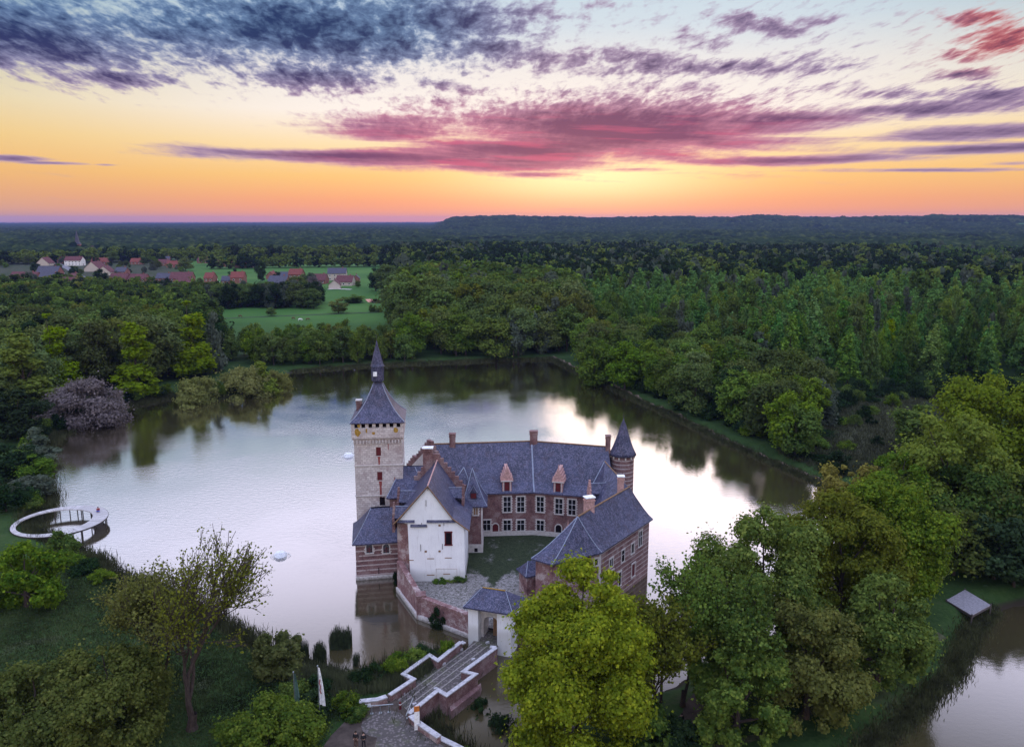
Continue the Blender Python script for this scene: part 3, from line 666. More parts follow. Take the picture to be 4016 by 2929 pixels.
# slate drip courses below the gable
for x0, x1, z in ((zg[0].x + .25, -13.6, 10.62), (-11.9, -7.9, 10.62), (-14.2, -11.9, 9.98)):
    mb = MB(); mb.mesh([(x0, WY - .22, z), (x1, WY - .22, z), (x1, WY - .02, z + .34), (x0, WY - .02, z + .34), (x0, WY - .02, z - .04), (x1, WY - .02, z - .04)], [(0, 1, 2, 3), (0, 4, 5, 1), (3, 2, 5, 4), (0, 3, 4), (1, 5, 2)]); obj("drip_course", mb, M['slate'], whs)
pw_, qw_ = (xs0, WY), (xs1, WY)
o_ = wpx(whs, pw_, qw_, 1759, 2134, .72, 1.75, cross=None, pane='void', sur='shutter', quoin=False, d=.06)
for x, y in ((1671, 2063), (1724, 2060), (1670, 2162), (1724, 2161)): u, z = onwall(pw_, qw_, x, y); mb = MB(); mb.box(xs0 + u - .16, xs0 + u + .16, WY - .05, WY + .02, z - .12, z + .15); obj('corbel_stone', mb, M['oldwood'], whs)
for x, y, ww in ((1610, 2196, .9), (1689, 2190, 1.0), (1758, 2187, 1.0), (1689, 2254, 1.1), (1752, 2250, 1.0)): u, z = onwall(pw_, qw_, x, y); mb = MB(); mb.box(xs0 + u - ww / 2, xs0 + u + ww / 2, WY - .03, WY + .02, z - .05, z + .06); obj('stone_ledge', mb, M['oldwood'], whs)
for x, y, hh in ((1671, 1972, .9), (1650, 2147, 1.0), (1735, 2142, .8), (1654, 2056, .5), (1741, 2054, .5), (1678, 1915, .6)): u, z = onwall(pw_, qw_, x, y); mb = MB(); mb.box(xs0 + u - .035, xs0 + u + .035, WY - .06, WY + .02, z - hh / 2, z + hh / 2); obj('wall_anchor', mb, M['steel'], whs)
u, z = onwall(pw_, qw_, 1752, 2275); mb = MB(); X_ = xs0 + u
mb.box(X_ - 1.5, X_ - 1.42, WY - .05, WY + .02, z - .2, z + 1.75); mb.box(X_ + 1.42, X_ + 1.5, WY - .05, WY + .02, z - .2, z + 1.75); mb.box(X_ - 1.5, X_ + 1.5, WY - .05, WY + .02, z + 1.75, z + 1.83); obj("walled_up_gate", mb, M['pale'], whs)
rk = at(1680, 1806, zap); RY = rk.y
def rprof(Y, dx=0.0, sh=0.0): return [(zg[0].x - .25, Y, ze - .12), (zg[0].x + .8, Y, ze + .95), (xa + dx, Y, zap + .05), (xs1 - 1.6, Y, 11.3), (xs1 + .75, Y, 9.45), (xs1 + .75, Y, 9.3), (xs1 - 1.6, Y, 11.1), (xa + dx, Y, zap - .15), (zg[0].x + .8, Y, ze + .75), (zg[0].x - .25, Y, ze - .27)]
mb = MB(); mb.rings([rprof(WY - .3), rprof(RY, .2)], True, True); wr = obj("roof", mb, M['slate'], whs)
leads(wr, [[rprof(WY - .3)[2], rprof(RY, .2)[2]]], .1, "ridge_tiles", 'pink_stone')
mb = MB(); mb.path([rprof(WY - .34)[i] for i in (0, 1, 2, 3, 4)], [.09] * 5, 5); obj("verge", mb, M['oldwood'], wr)
def small_dormer(par, base, dirx, wd, ln_, zt, drop, m_wall='brick'):
    """gabled dormer whose ridge runs along dirx (unit 2-D), gable end at base"""
    a = math.atan2(dirx[1], dirx[0]); fr = (base[0], base[1], 0, a); mb = MB(fr)
    mb.mesh([(-.15, -wd / 2, zt - drop), (-.15, 0, zt), (-.15, wd / 2, zt - drop), (ln_, -wd / 2, zt - drop), (ln_, 0, zt), (ln_, wd / 2, zt - drop), (-.15, -wd / 2, zt - drop - .15), (-.15, wd / 2, zt - drop - .15), (ln_, -wd / 2, zt - drop - .15), (ln_, wd / 2, zt - drop - .15)],
            [(0, 3, 4, 1), (1, 4, 5, 2), (0, 1, 2, 7, 6), (6, 7, 9, 8), (3, 8, 9, 5, 4), (0, 6, 8, 3), (2, 5, 9, 7)])
    r = obj("dormer", mb, M['slate'], par)
    g_ = MB(fr); zz = zt - drop; g_.box(-.45, -.1, -wd / 2 - .1, wd / 2 + .1, zz - 2.1, zz)
    for k in range(3): f = (3 - k) / 4; g_.box(-.45, -.1, -wd / 2 * f, wd / 2 * f, zz + drop * k / 3, zz + drop * (k + 1) / 3 + .12)
    g_.box(-.42, -.13, -.13, .13, zz + drop, zt + .6); obj("dormer_gable", g_, M[m_wall], r)
    leads(r, [[MB(fr).T((-.1, 0, zt)), MB(fr).T((ln_, 0, zt))]], .05); return r
for (x, y) in ((1568, 1925), (1566, 1985)): b_ = at(x, y, 13.0 if y < 1950 else 12.4); small_dormer(whs, (zg[0].x - .05, b_.y), (1, 0), 2.2, 3.2, b_.z, 1.3)
b_ = at(1795, 1935, 12.0); small_dormer(whs, (xs1 - .85, b_.y), (-1, 0), 2.1, 2.4, 12.9, 1.15)
# step-gabled rear wall with the big chimney
mb = MB(); gy = RY + .1; n = 8
for k in range(n):
    x0 = xa - 4.6 + 4.6 * k / n; zt = 11.2 + (zap + 1.0 - 11.2) * (k + 1) / n
    mb.box(x0, x0 + 4.6 / n, gy, gy + .5, 8, zt); mb.box(2 * xa - x0 - 4.6 / n, 2 * xa - x0, gy + .002, gy + .502, 8, zt)
obj("stepped_gable", mb, M['brick'], whs)
cx_ = atY(1678, 1780, gy + .2); chimney(whs, cx_.x, gy + .3, 0, 1.45, 1.0, 13, atY(1678, 1757, gy + .2).z, 'white')
# brick flank and foot of the house
mb = MB(); xl = zg[0].x + .1
mb.prism([(xl, WY + .9), (xs0 + .1, WY + .12), (xs0 + .1, WY + 9.5), (xl, WY + 9.5)], -1.5, ze - .3, batter=.015); obj("brick_flank", mb, M['brick_wall'], whs)

# ---- link building between tower and white house
lk = root("tower_link", (-17, 119, YZ), "slate-roofed link building squeezed between the square tower and the white house", "building")
lv = [at(1583, 1905, 11.4), at(1700, 1905, 11.4)]; 
mb = MB(); mb.prism([(-18.5, 114.5), (-12.2, 115.2), (-12.4, 124.5), (-18.5, 124.5)], -1, 11.0); obj("wall", mb, M['brick'], lk)
ev = [(-18.9, 114.0), (-12.0, 114.6), (-12.0, 124.6), (-18.9, 124.6)]; rd = [(-17.2, 119.4), (-12.0, 119.6), (-12.0, 119.9), (-17.2, 119.7)]
obj("roof", hiproof(ev, rd, 11.0, 14.3, pw=1.05), M['slate'], lk); leads(lk.children[-1], [curve_line(ev[0], rd[0], 11.0, 14.3, 1.05), curve_line((-12.6, 114.4), (-15.2, 119.4), 11.0, 14.2, 1.05)], .06)

# ---- back wing (main range), bent in the middle
ZE, ZR = 9.3, 15.9
g0, g1, g2 = at(1885, 2102, YZ), at(2093, 2096, YZ), at(2200, 2110, YZ)
dl = (g1 - g0).normalized(); dr = (g2 - g1).normalized(); dr = Vector((math.cos(R(-13)), math.sin(R(-13)), 0))
E1 = Vector((g1.x, g1.y, 0)); E0 = E1 - dl * 13.0; E2 = E1 + dr * 10.8
R0, R1, R2 = at(1688, 1742, ZR), at(2085, 1730, ZR), at(2384, 1752, ZR)
K0 = R0 + (R0 - E0) * 1.0; K0 = Vector((-18.0, 133.5, 0)); K1 = Vector((2.2, 134.5, 0)); K2 = Vector((18.5, 131.0, 0))
E2b = Vector((13.6, 119.4, 0)) if False else E1 + dr * 13.0
main = root("main_wing", (2, 127, YZ), "long two-storey brick wing with mullioned windows and two stone dormers behind the courtyard", "building")
mb = MB(); mb.prism([L2(E0), L2(E1), L2(E2b), L2(K2), L2(K1), L2(K0)], -1.5, ZE + .02); obj("wall", mb, M['brick'], main)
def sect(E, Rr, K, th=.2):
    E = Vector(L2(E)); Q = Vector(L2(Rr)); K = Vector(L2(K)); o_ = (E - Q).normalized() * .45; o2 = (K - Q).normalized() * .45
    pts = [(E + o_, ZE - .15 - th), (E + o_, ZE - .15), (E.lerp(Q, .22), ZE + 1.05), (Q, ZR), (K.lerp(Q, .22), ZE + 1.05), (K + o2, ZE - .15), (K + o2, ZE - .15 - th)]
    return [(p.x, p.y, z) for p, z in pts]
mb = MB(); mb.rings([sect(E0, R0, K0), sect(E1, R1, K1), sect(E2b, R2, K2)], True, True); mr_ = obj("roof", mb, M['slate'], main)
leads(mr_, [[sect(E1, R1, K1)[i] for i in (3, 2, 1)]], .13, "lead_valley")
leads(mr_, [[tuple(R0), tuple(R1), tuple(R2)]], .11, "ridge_tiles", 'oldwood')
# stone plinth along the courtyard
mb = MB(); mb.strip([L2(E0), L2(E1), L2(E1 + dr * 9)], .16, 0, YZ + .75); obj("plinth", mb, M['pale'], main)
mb = MB(); mb.strip([L2(E0 + Vector((0, -.05, 0))), L2(E1 + Vector((0, -.05, 0))), L2(E1 + dr * 12 + Vector((0, -.05, 0)))], .22, ZE - .5, ZE - .3); obj("cornice", mb, M['pink_stone'], main)
e0, e1, e2 = L2(E0), L2(E1), L2(E2b)
for x in (1989, 2042): wpx(main, e0, e1, x, 2006, 1.15, 2.55, cross=(1, 2))
wpx(main, e1, e2, 2119, 2006, 1.15, 2.55, cross=(1, 2)); wpx(main, e1, e2, 2192, 2014, 1.15, 2.55, cross=(1, 2)); wpx(main, e1, e2, 2243, 2018, 1.15, 2.55, cross=(1, 2))
for x in (1909, 1989, 2042): wpx(main, e0, e1, x, 2079, 1.15, 1.75, cross=(1, 1))
wpx(main, e1, e2, 2119, 2080, 1.15, 1.75, cross=(1, 1))
for pp, qq, x, yb, pn in ((e0, e1, 1943, 2108, 'shutter'), (e1, e2, 2190, 2110, 'void')):
    u, z = onwall(pp, qq, x, yb); d_ = window(main, pp, qq, u, YZ, .95, 1.6, arch=True, cross=None, pane=pn, quoin=False); d_.name = "door"
def stone_dormer(par, p, q, x, yb):
    u, z = onwall(p, q, x, yb); fr = wframe(p, q); z = ZE - .25; mb = MB(fr)
    mb.box(u - .95, u + .95, -.18, .9, z, z + .25); mb.box(u - .72, u - .45, -.12, 1.6, z + .25, z + 1.9); mb.box(u + .45, u + .72, -.12, 1.6, z + .25, z + 1.9); mb.box(u - .45, u + .45, .02, 1.6, z + .25, z + 1.9)
    mb.box(u - 1.0, u + 1.0, -.2, 1.9, z + 1.9, z + 2.25)
    for i, (a, b) in enumerate(((.88, .45), (.66, .4), (.46, .4), (.26, .45))): mb.box(u - a, u + a, -.1, 2.2 + .3 * i, z + 2.25 + i * .42, z + 2.25 + (i + 1) * .42)
    mb.mesh([(u - .14, -.08, z + 3.9), (u + .14, -.08, z + 3.9), (u + .14, .2, z + 3.9), (u - .14, .2, z + 3.9), (u, .06, z + 5.0)], [(0, 1, 4), (1, 2, 4), (2, 3, 4), (3, 0, 4), (3, 2, 1, 0)])
    for sx in (-1, 1): mb.mesh([(u + sx * .86 - .09, -.08, z + 2.25), (u + sx * .86 + .09, -.08, z + 2.25), (u + sx * .86 + .09, .1, z + 2.25), (u + sx * .86 - .09, .1, z + 2.25), (u + sx * .86, .01, z + 3.1)], [(0, 1, 4), (1, 2, 4), (2, 3, 4), (3, 0, 4), (3, 2, 1, 0)])
    d = obj("dormer", mb, M['pink_stone'], par)
    mb = MB(fr); mb.box(u - .45, u + .45, -.03, .01, z + .3, z + 1.9); obj("shutter", mb, M['shutter'], d)
    mb = MB(fr); mb.box(u - .56, u - .45, -.16, -.1, z + .25, z + 1.9); mb.box(u + .45, u + .56, -.16, -.1, z + .25, z + 1.9); mb.box(u - .95, u + .95, -.25, -.2, z + 1.95, z + 2.1); obj("trim", mb, M['pale'], d)
stone_dormer(main, e0, e1, 1988, 1920); stone_dormer(main, e1, e2, 2189, 1925)
for x, yt, yb, w_, R_ in ((1774, 1702, 1755, .95, R0.lerp(R1, .20)), (2093, 1692, 1745, 1.25, R1 + (R2 - R1) * .03), (2385, 1710, 1760, .75, R2 - Vector((.2, 0, 0)))):
    zt = atY(x, yt, R_.y).z; xx = atY(x, yt, R_.y).x; chimney(main, xx, R_.y, 0, w_, .8, 14.2, zt, 'brick')
mb = MB()                                       # stepped west gable
gp, gq = E0.lerp(K0, 0.0), K0; n = 20; dv = (K0 - E0); ga = math.atan2(dv.y, dv.x); gl_ = math.hypot(dv.x, dv.y); mid_ = (Vector(L2(R0)) - Vector(L2(E0))).length
mb.setf((E0.x, E0.y, 0, ga))
for k in range(n):
    x0 = gl_ * k / n; xm = x0 + gl_ / n / 2; t = xm / mid_ if xm < mid_ else max(0, (gl_ - xm) / (gl_ - mid_)); zt = ZE + (ZR - ZE) * math.floor(t * 10 + .999) / 10 + .55
    mb.box(x0, x0 + gl_ / n, -.05, .5, 5, zt); 
obj("stepped_gable", mb, M['brick'], main)
mb = MB((E0.x, E0.y, 0, ga)); mb.poly([(0.3, .515, 5), (gl_ - .3, .515, 5), (gl_ - .3, .515, ZE), (mid_, .515, ZR - .3), (.3, .515, ZE)]); obj("gable_render", mb, M['pale'], main)

# ---- stair turret at the corner of the courtyard
t0 = at(1822, 2166, YZ); t1 = at(1893, 2166, YZ); tw = (t1 - t0).length; ta = R(1.0)
st = root("stair_turret", (t0.x + 1.4, t0.y + 1.4, YZ), "narrow square brick stair turret just right of the white gabled house", "turret")
fr = (t0.x, t0.y, 0, ta); zt_ = atY(1850, 1982, t0.y).z
mb = MB(fr); mb.box(0, tw, 0, 7.5, .5, zt_); obj("wall", mb, M['brick'], st)
mb = MB(fr); mb.box(-.06, tw + .06, -.06, 7.0, .5, YZ + 1.35); obj("plinth", mb, M['pale'], st)
mb = MB(fr); mb.box(tw - .2, tw + .03, -.04, .25, YZ, zt_); obj("quoins", mb, M['pale'], st)
T_ = MB(fr).T; ev = [T_(p) for p in ((-.45, -.45), (tw + .75, -.45), (tw + .75, 4.2), (-.45, 4.2))]; ap = T_((tw / 2 - .2, 3.3)); rd = [ap] * 4
zap2 = atY(1822, 1836, ap[1]).z
sr = obj("roof", hiproof(ev, [T_((tw / 2 - .35, 3.4))] * 4, zt_, zap2, pw=1.25), M['slate'], st); leads(sr, [curve_line(e, rd[0], zt_, zap2, 1.25) for e in ev], .05)
mb = MB(fr); zz = zt_ + 1.0; a = tw / 2 + .05
mb.box(a - .5, a + .5, .35, 2.5, zz, zz + .95); mb.mesh([(a - .62, .2, zz + .9), (a + .62, .2, zz + .9), (a, .2, zz + 2.0), (a - .62, 2.6, zz + .9), (a + .62, 2.6, zz + .9), (a, 2.6, zz + 2.0)], [(0, 1, 2), (3, 5, 4), (0, 2, 5, 3), (1, 4, 5, 2), (0, 3, 4, 1)])
dm = obj("dormer", mb, M['slate'], st); mb = MB(fr); mb.box(a - .42, a + .42, .31, .36, zz + .05, zz + .85); obj("shutter", mb, M['shutter'], dm)
leads(dm, [[T_((a - .62, .18, zz + .88)), T_((a, .18, zz + 1.98)), T_((a + .62, .18, zz + .88))]], .045)
pt_, qt_ = L2(T_((0, 0))), L2(T_((tw, 0)))
wpx(st, pt_, qt_, 1866, 2018, .62, 1.15, cross=(1, 0), pane='oldwood'); wpx(st, pt_, qt_, 1825, 2018, .3, 1.1, cross=None, pane='void')
mb = MB(fr); u, z = onwall(pt_, qt_, 1867, 2160); mb.box(u - .25, u + .25, -.09, -.05, z - .1, z + .5); obj("cellar_opening", mb, M['void'], st)
# tall pyramid roof behind the stair turret
hb = root("corner_pavilion", (-7.6, 119.5, YZ), "dark pointed slate roof with white hip lines right behind the stair turret", "roof")
mb = MB(); mb.prism([(-10.5, 117.5), (-5.2, 117.6), (-5.2, 122), (-10.5, 122)], 1, 9.0); obj("wall", mb, M['brick'], hb)
apx = at(1819, 1833, 13.9); ev = [(-11.6, 116.2), (-5.0, 116.4), (-5.0, 122.6), (-11.6, 122.6)]
hr = obj("roof", hiproof(ev, [(apx.x, apx.y)] * 4, 9.0, 13.9, pw=1.12), M['slate'], hb); leads(hr, [curve_line(e, (apx.x, apx.y), 9.0, 13.9, 1.12) for e in ev[:2]], .06)

# ---- round turret
rc = atY(2442, 1780, 124.6); rz_e = rc.z; tip = atY(2437, 1640, 124.6).z
rt = root("round_turret", (rc.x, rc.y, 0), "round striped brick turret with a tall slate cone at the castle's right", "turret")
mb = MB(); mb.lathe(rc.x, rc.y, [(1.86, -1.5), (1.84, rz_e)], 32); obj("wall", mb, M['brick_tower'], rt, smooth=False)
mb = MB(); mb.lathe(rc.x, rc.y, [(1.9, rz_e - .1), (2.22, rz_e - .02), (2.0, rz_e + .45), (1.62, rz_e + 1.25), (1.2, rz_e + 2.4), (.82, rz_e + 3.6), (.46, rz_e + 4.8), (.12, tip - .35), (.03, tip)], 32)
cn = obj("roof", mb, M['slate'], rt, smooth=True)
mb = MB(); mb.tube((rc.x, rc.y, tip - .3), (rc.x, rc.y, tip + .9), .035, .02); mb.tube((rc.x - .3, rc.y, tip + .4), (rc.x + .3, rc.y, tip + .4), .03); mb.lathe(rc.x, rc.y, [(.02, tip + .0), (.1, tip + .1), (.02, tip + .2)], 8); obj("weather_vane", mb, M['steel'], cn)
for k in range(12):
    a = 2 * math.pi * k / 12 + .1; mb = MB((rc.x + 1.84 * math.cos(a), rc.y + 1.84 * math.sin(a), 0, a)); mb.box(-.1, .22, -.1, .1, rz_e - .45, rz_e - .1); obj("corbel", mb, M['pale'], rt)

# ---- right wing with the big hipped roof
ZW = 8.85; e4 = [at(2360, 2166, ZW), at(2561, 2034, ZW), None, at(2083, 2190, ZW), at(2165, 2213, ZW)]
FR_, BR_, FL_, FF_ = e4[0], e4[1], e4[3], e4[4]
dirw = (BR_ - FR_).normalized(); BL_ = FL_ + dirw * (BR_ - FL_).dot(dirw)
Ra, Rb = at(2266, 2026, 13.3), at(2469, 1909, 13.3)
rw = root("gate_wing", ((FR_.x + BL_.x) / 2, (FR_.y + BL_.y) / 2, 0), "brick wing with striped east wall and big hipped slate roof, castle's right side", "building")
ep = [FL_, FF_, FR_, BR_, BL_]; cen = Vector((sum(p.x for p in ep) / 5, sum(p.y for p in ep) / 5, 0))
def inset(ps, d):
    n = len(ps); o = []
    for i in range(n):
        a, b, c = ps[i - 1], ps[i], ps[(i + 1) % n]; d0 = (b - a).normalized(); d1 = (c - b).normalized(); n0 = Vector((-d0.y, d0.x, 0)); n1_ = Vector((-d1.y, d1.x, 0)); m_ = (n0 + n1_).normalized(); o.append(b + m_ * d / max(.35, m_.dot(n0)))
    return o
P2 = [Vector((p.x, p.y, 0)) for p in ep]; Wp = inset(P2, .42)
mb = MB(); mb.prism([L2(p) for p in Wp], -1.5, ZW + .05); obj("wall", mb, M['brick_wall'], rw)
mb = MB((Wp[2].x, Wp[2].y, 0, math.atan2(Wp[3].y - Wp[2].y, Wp[3].x - Wp[2].x))); mb.box(0, (Wp[3] - Wp[2]).length + .03, -.03, .3, -1.4, ZW + .03); obj("striped_wall", mb, M['brick_east'], rw)
pt = 1.22; rr = [Ra, Ra, Ra, Rb, Rb]
rwf = obj("roof", hiproof([L2(p) for p in P2], [L2(p) for p in rr], ZW, 13.3, pw=pt), M['slate'], rw)
leads(rwf, [curve_line(P2[i], rr[i], ZW, 13.3, pt) for i in (0, 1, 2)], .06)
leads(rwf, [[(Ra.x, Ra.y, 13.3), (Rb.x, Rb.y, 13.3)]], .12, "ridge_tiles", 'oldwood')
_no = Vector((dirw.y, -dirw.x, 0)) * .035; a_, b_ = L2(Wp[2] + _no), L2(Wp[3] + _no)                    # east face (a = front corner)
mb = MB(); mb.box(0, 0, 0, 0, 0, 0); mb = MB((a_[0], a_[1], 0, math.atan2(b_[1] - a_[1], b_[0] - a_[0])))
mb.box(-.05, .35, -.05, .35, -1, ZW - .1); obj("quoins", mb, M['pale'], rw)
for x, yb, w_, h_, c_, pn in ((2510, 2140, .95, 2.3, (1, 1), 'glass'), (2442, 2201, .75, 1.7, (0, 1), 'void'), (2480, 2168, .75, 1.45, None, 'glass'), (2396, 2222, .9, 1.2, (1, 0), 'glass'), (2482, 2258, .85, 1.9, None, 'shutter'), (2429, 2295, .6, 2.0, None, 'void'), (2398, 2280, .8, 1.6, None, 'void')):
    wpx(rw, a_, b_, x, yb, w_, h_, cross=c_, pane=pn, quoin=False, d=.07)
a2, b2 = L2(Wp[1]), L2(Wp[2])
wpx(rw, a2, b2, 2337, 2215, .5, .9, cross=None, pane='void', quoin=False)
leads(rw, [[tuple(at(2260, 2180, ZW - .3)), tuple(at(2264, 2196, ZW - .9))], [tuple(at(2199, 2192, ZW - .3)), tuple(at(2201, 2212, ZW - 1.0))]], .07, "downpipe")
cp = Ra.lerp(Rb, .22) + Vector((-.5, .35, 0)); cp.x = atY(2310, 1990, cp.y).x; chimney(rw, cp.x, cp.y, R(20), 1.25, .9, 11.5, atY(2312, 1950, cp.y).z, 'white', 'pink_stone')
cq = at(2435, 1862, 16.2); chimney(rw, *L2(at(2435, 1868, 15.2)), R(0), .9, .8, 11, 15.2, 'white', 'pink_stone')
# ---- cross wing joining main wing and gate wing
xw = root("cross_wing", (16, 117, YZ), "short slate-roofed cross wing between the long back wing and the striped wing", "building")
r0, r1 = at(2372, 1810, 14.3), at(2444, 1893, 13.3); wv = at(2300, 1942, ZE)
ev = [L2(Vector((12.9, 110.6, 0))), L2(Vector((20.4, 111.4, 0))), (19.4, 124.0), (12.0, 123.0)]
ev[3] = (wv.x - .2, wv.y + 3); ev[0] = (13.2, 111.0)
mb = MB(); mb.prism([(13.5, 111.5), (19.7, 112), (18.6, 124), (wv.x + .4, wv.y + 3)], -1.5, 9.1); obj("wall", mb, M['brick'], xw)
mb = MB(); zs = 9.1
rsv = [[(12.9, 110.4, zs), (r1.x, r1.y, 13.5), (20.3, 111.2, zs)], [(wv.x - .1, wv.y - .4, zs), (r0.x, r0.y, 14.3), (19.3, 123.5, zs)]]
mb.mesh([p for r in rsv for p in r], [(0, 1, 4, 3), (1, 2, 5, 4), (0, 2, 1), (3, 4, 5), (0, 3, 5, 2)]); xr = obj("roof", mb, M['slate'], xw)
leads(xr, [[rsv[1][0], rsv[1][1]]], .09); leads(xr, [[rsv[1][1], rsv[0][1]]], .09, "ridge_tiles", 'oldwood')
b_ = onwall((wv.x, wv.y), (12.9, 110.4), 2340, 1960); dd = Vector((12.9 - wv.x, 110.4 - wv.y)).normalized(); bs = Vector((wv.x, wv.y)) + dd * 3.4
small_dormer(xw, (bs.x, bs.y), (-dd.y, dd.x), 2.0, 3.2, 12.4, 1.3, 'pink_stone')
# portal in the far corner
po = root("courtyard_portal", (*L2(onp := Vector((8.9, 117.8, 0))), YZ), "small stone portal with a pinnacle at the courtyard's far right corner", "portal")
fr = (8.2, 117.2, 0, R(-14)); mb = MB(fr); mb.box(0, 2.4, 0, 2.0, 0, 4.6); mb.box(-.1, 2.5, -.1, .2, 4.6, 4.85); mb.mesh([(.3, 0, 4.85), (.7, 0, 4.85), (.7, .3, 4.85), (.3, .3, 4.85), (.5, .15, 6.4)], [(0, 1, 4), (1, 2, 4), (2, 3, 4), (3, 0, 4)])
obj("wall", mb, M['pink_stone'], po)
mb = MB(fr); mb.mesh([(.9, -.3, 4.0), (3.6, -.3, 4.0), (3.6, 2.2, 5.4), (.9, 2.2, 5.4), (.9, -.3, 3.85), (3.6, -.3, 3.85), (3.6, 2.2, 3.85), (.9, 2.2, 3.85)], [(0, 1, 2, 3), (4, 7, 6, 5), (0, 4, 5, 1), (1, 5, 6, 2), (0, 3, 7, 4), (2, 6, 7, 3)]); obj("lean_to_roof", mb, M['slate'], po)

# ---- low shed left of the gate wing
s0, s1, s2 = at(2024, 2228, 5.0), at(2062, 2263, 5.0), at(2172, 2243, 5.0)
sh = root("porter_lodge", (s1.x + 2, s1.y + 1, YZ), "low pinkish brick lodge with small slate roof left of the striped wing", "lodge")
s3 = s2 + (s0 - s1) * 1.0
ev = [L2(s0), L2(s1), L2(s2), L2(s3)]; ctr = [(a[0] * .5 + b[0] * .5, a[1] * .5 + b[1] * .5) for a, b in ((ev[0], ev[1]), (ev[2], ev[3]))]
ra_ = (ctr[0][0] + (ctr[1][0] - ctr[0][0]) * .25, ctr[0][1] + (ctr[1][1] - ctr[0][1]) * .25)
mb = MB(); mb.prism([L2(p) for p in inset([Vector((a, b, 0)) for a, b in ev], .3)], .5, 5.0); obj("wall", mb, M['brick_wall'], sh)
lr_ = obj("roof", hiproof(ev, [ra_, ra_, ctr[1], ctr[1]], 5.0, 6.5, pw=1.15), M['slate'], sh); leads(lr_, [curve_line(ev[1], ra_, 5.0, 6.5, 1.15)], .05)

# ---- gatehouse
k0 = at(1832, 2516, 0.0); 
gA = at(1820, 2378, 5.9); gB = at(2010, 2408, 5.9); gd = Vector((gB.x - gA.x, gB.y - gA.y, 0)); gang = math.atan2(gd.y, gd.x); glen = gd.length
gh = root("gatehouse", ((gA.x + gB.x) / 2, (gA.y + gB.y) / 2 + 1.5, 1.3), "small pale stone gatehouse with a slate hipped roof at the castle end of the bridge", "gatehouse")
GF = (gA.x, gA.y, 0, gang); T_ = MB(GF).T
mb = MB(GF); i0 = .35; wd_ = glen - .7
mb.box(i0, i0 + 1.3, .4, 4.0, -1.5, 5.9); obj('pier', mb, M['plaster'], gh); mb = MB(GF); mb.box(i0 + wd_ - 1.75, i0 + wd_, .4, 4.0, -1.5, 5.9); obj('pier', mb, M['plaster'], gh)
ax0, ax1 = i0 + 1.3, i0 + wd_ - 1.75
mb = MB(GF); mb.box(ax0, ax1, 1.2, 4.0, 4.75, 5.9)
n = 10; cxm = (ax0 + ax1) / 2 - .0; rr_ = (ax1 - ax0) / 2 - .25; zs_ = 3.3
for i in range(n):
    a0, a1 = math.pi * i / n, math.pi * (i + 1) / n; xA, xB = cxm + rr_ * math.cos(a0), cxm + rr_ * math.cos(a1); zA, zB = zs_ + rr_ * math.sin(a0), zs_ + rr_ * math.sin(a1)
    mb.mesh([(xB, 1.6, zB), (xA, 1.6, zA), (xA, 1.6, 4.75), (xB, 1.6, 4.75), (xB, 3.6, zB), (xA, 3.6, zA), (xA, 3.6, 4.75), (xB, 3.6, 4.75)], [(0, 1, 2, 3), (4, 7, 6, 5), (0, 4, 5, 1)])
mb.box(ax0, cxm - rr_, 1.6, 3.6, 1.2, 4.75); mb.box(cxm + rr_, ax1, 1.6, 3.6, 1.2, 4.75)
obj("arch", mb, M['pale'], gh)
for s_ in (0, 1):
    mb = MB(GF)
    for j in range(6): xx = (cxm - rr_ + .03 if s_ == 0 else cxm + .03) + j * (rr_ - .06) / 6; mb.box(xx, xx + (rr_ - .06) / 6 - .03, 2.4, 2.5, 1.35, 4.2)
    obj("gate_leaf", mb, M['oldwood'], gh) if s_ else None
ev = [T_(p) for p in ((-.1, -.1), (glen + .1, -.1), (glen + .1, 4.6), (-.1, 4.6))]; rd = [T_(p) for p in ((1.6, 2.2), (glen - 1.6, 2.2), (glen - 1.6, 2.3), (1.6, 2.3))]
gr_ = obj("roof", hiproof(ev, rd, 5.9, 7.6, pw=1.08), M['slate'], gh); leads(gr_, [curve_line(ev[1], rd[1], 5.9, 7.6, 1.08), curve_line(ev[0], rd[0], 5.9, 7.6, 1.08)], .045); leads(gr_, [[(*L2(rd[0]), 7.6), (*L2(rd[1]), 7.6)]], .08, "ridge_tiles", 'lichen')

# ---- curtain wall
cw = root("curtain_wall", (-12, 99, 0), "weathered brick curtain wall rising from the water between white house and gatehouse", "wall")
q0 = (xl + .2, WY + .8); q1 = L2(at(1646, 2424, 0)); q2 = L2(T_((.6, 3.2)))
mb = MB(); mb.strip([q0, (q1[0] + .1, q1[1] + .35), q2], .8, [-1.5] * 3, [4.6, 3.1, 3.0]); obj("wall_face", mb, M['brick_wall'], cw)
mb = MB(); mb.strip([q0, (q1[0] + .05, q1[1] + .25), q2], 1.25, [-1.5] * 3, [.65, .6, .5]); obj("footing", mb, M['pale'], cw)
mb = MB((q1[0] + .1, q1[1] + .35, 0, R(10))); mb.box(-.55, .75, -.6, .9, -1.5, 3.3); obj("buttress", mb, M['brick'], cw)
cw2 = root("garden_wall", (3, 96, 0), "low brick wall right of the gatehouse, mostly behind the bright tree", "wall")
mb = MB(); mb.strip([L2(T_((glen - .5, 3.2))), L2(Wp[1])], .7, -1.5, 3.2); obj("wall_face", mb, M['brick_wall'], cw2)

# ---- courtyard ground
mb = MB(); cy_ = [q0, (q1[0] + .3, q1[1] + .6), q2, L2(T_((glen - .5, 3.2))), L2(Wp[1]), (Wp[2].x, Wp[2].y), (16, 118), (E1 + dr * 11)[:2], (E1.x, E1.y + 1), (E0.x, E0.y + 2), (-15, 118)]
mb.poly([(p[0], p[1], YZ) for p in cy_]); tag(obj("courtyard", mb, M['yard']), kind='structure')
for i in range(26):        # rubble beside the curtain wall
    pass
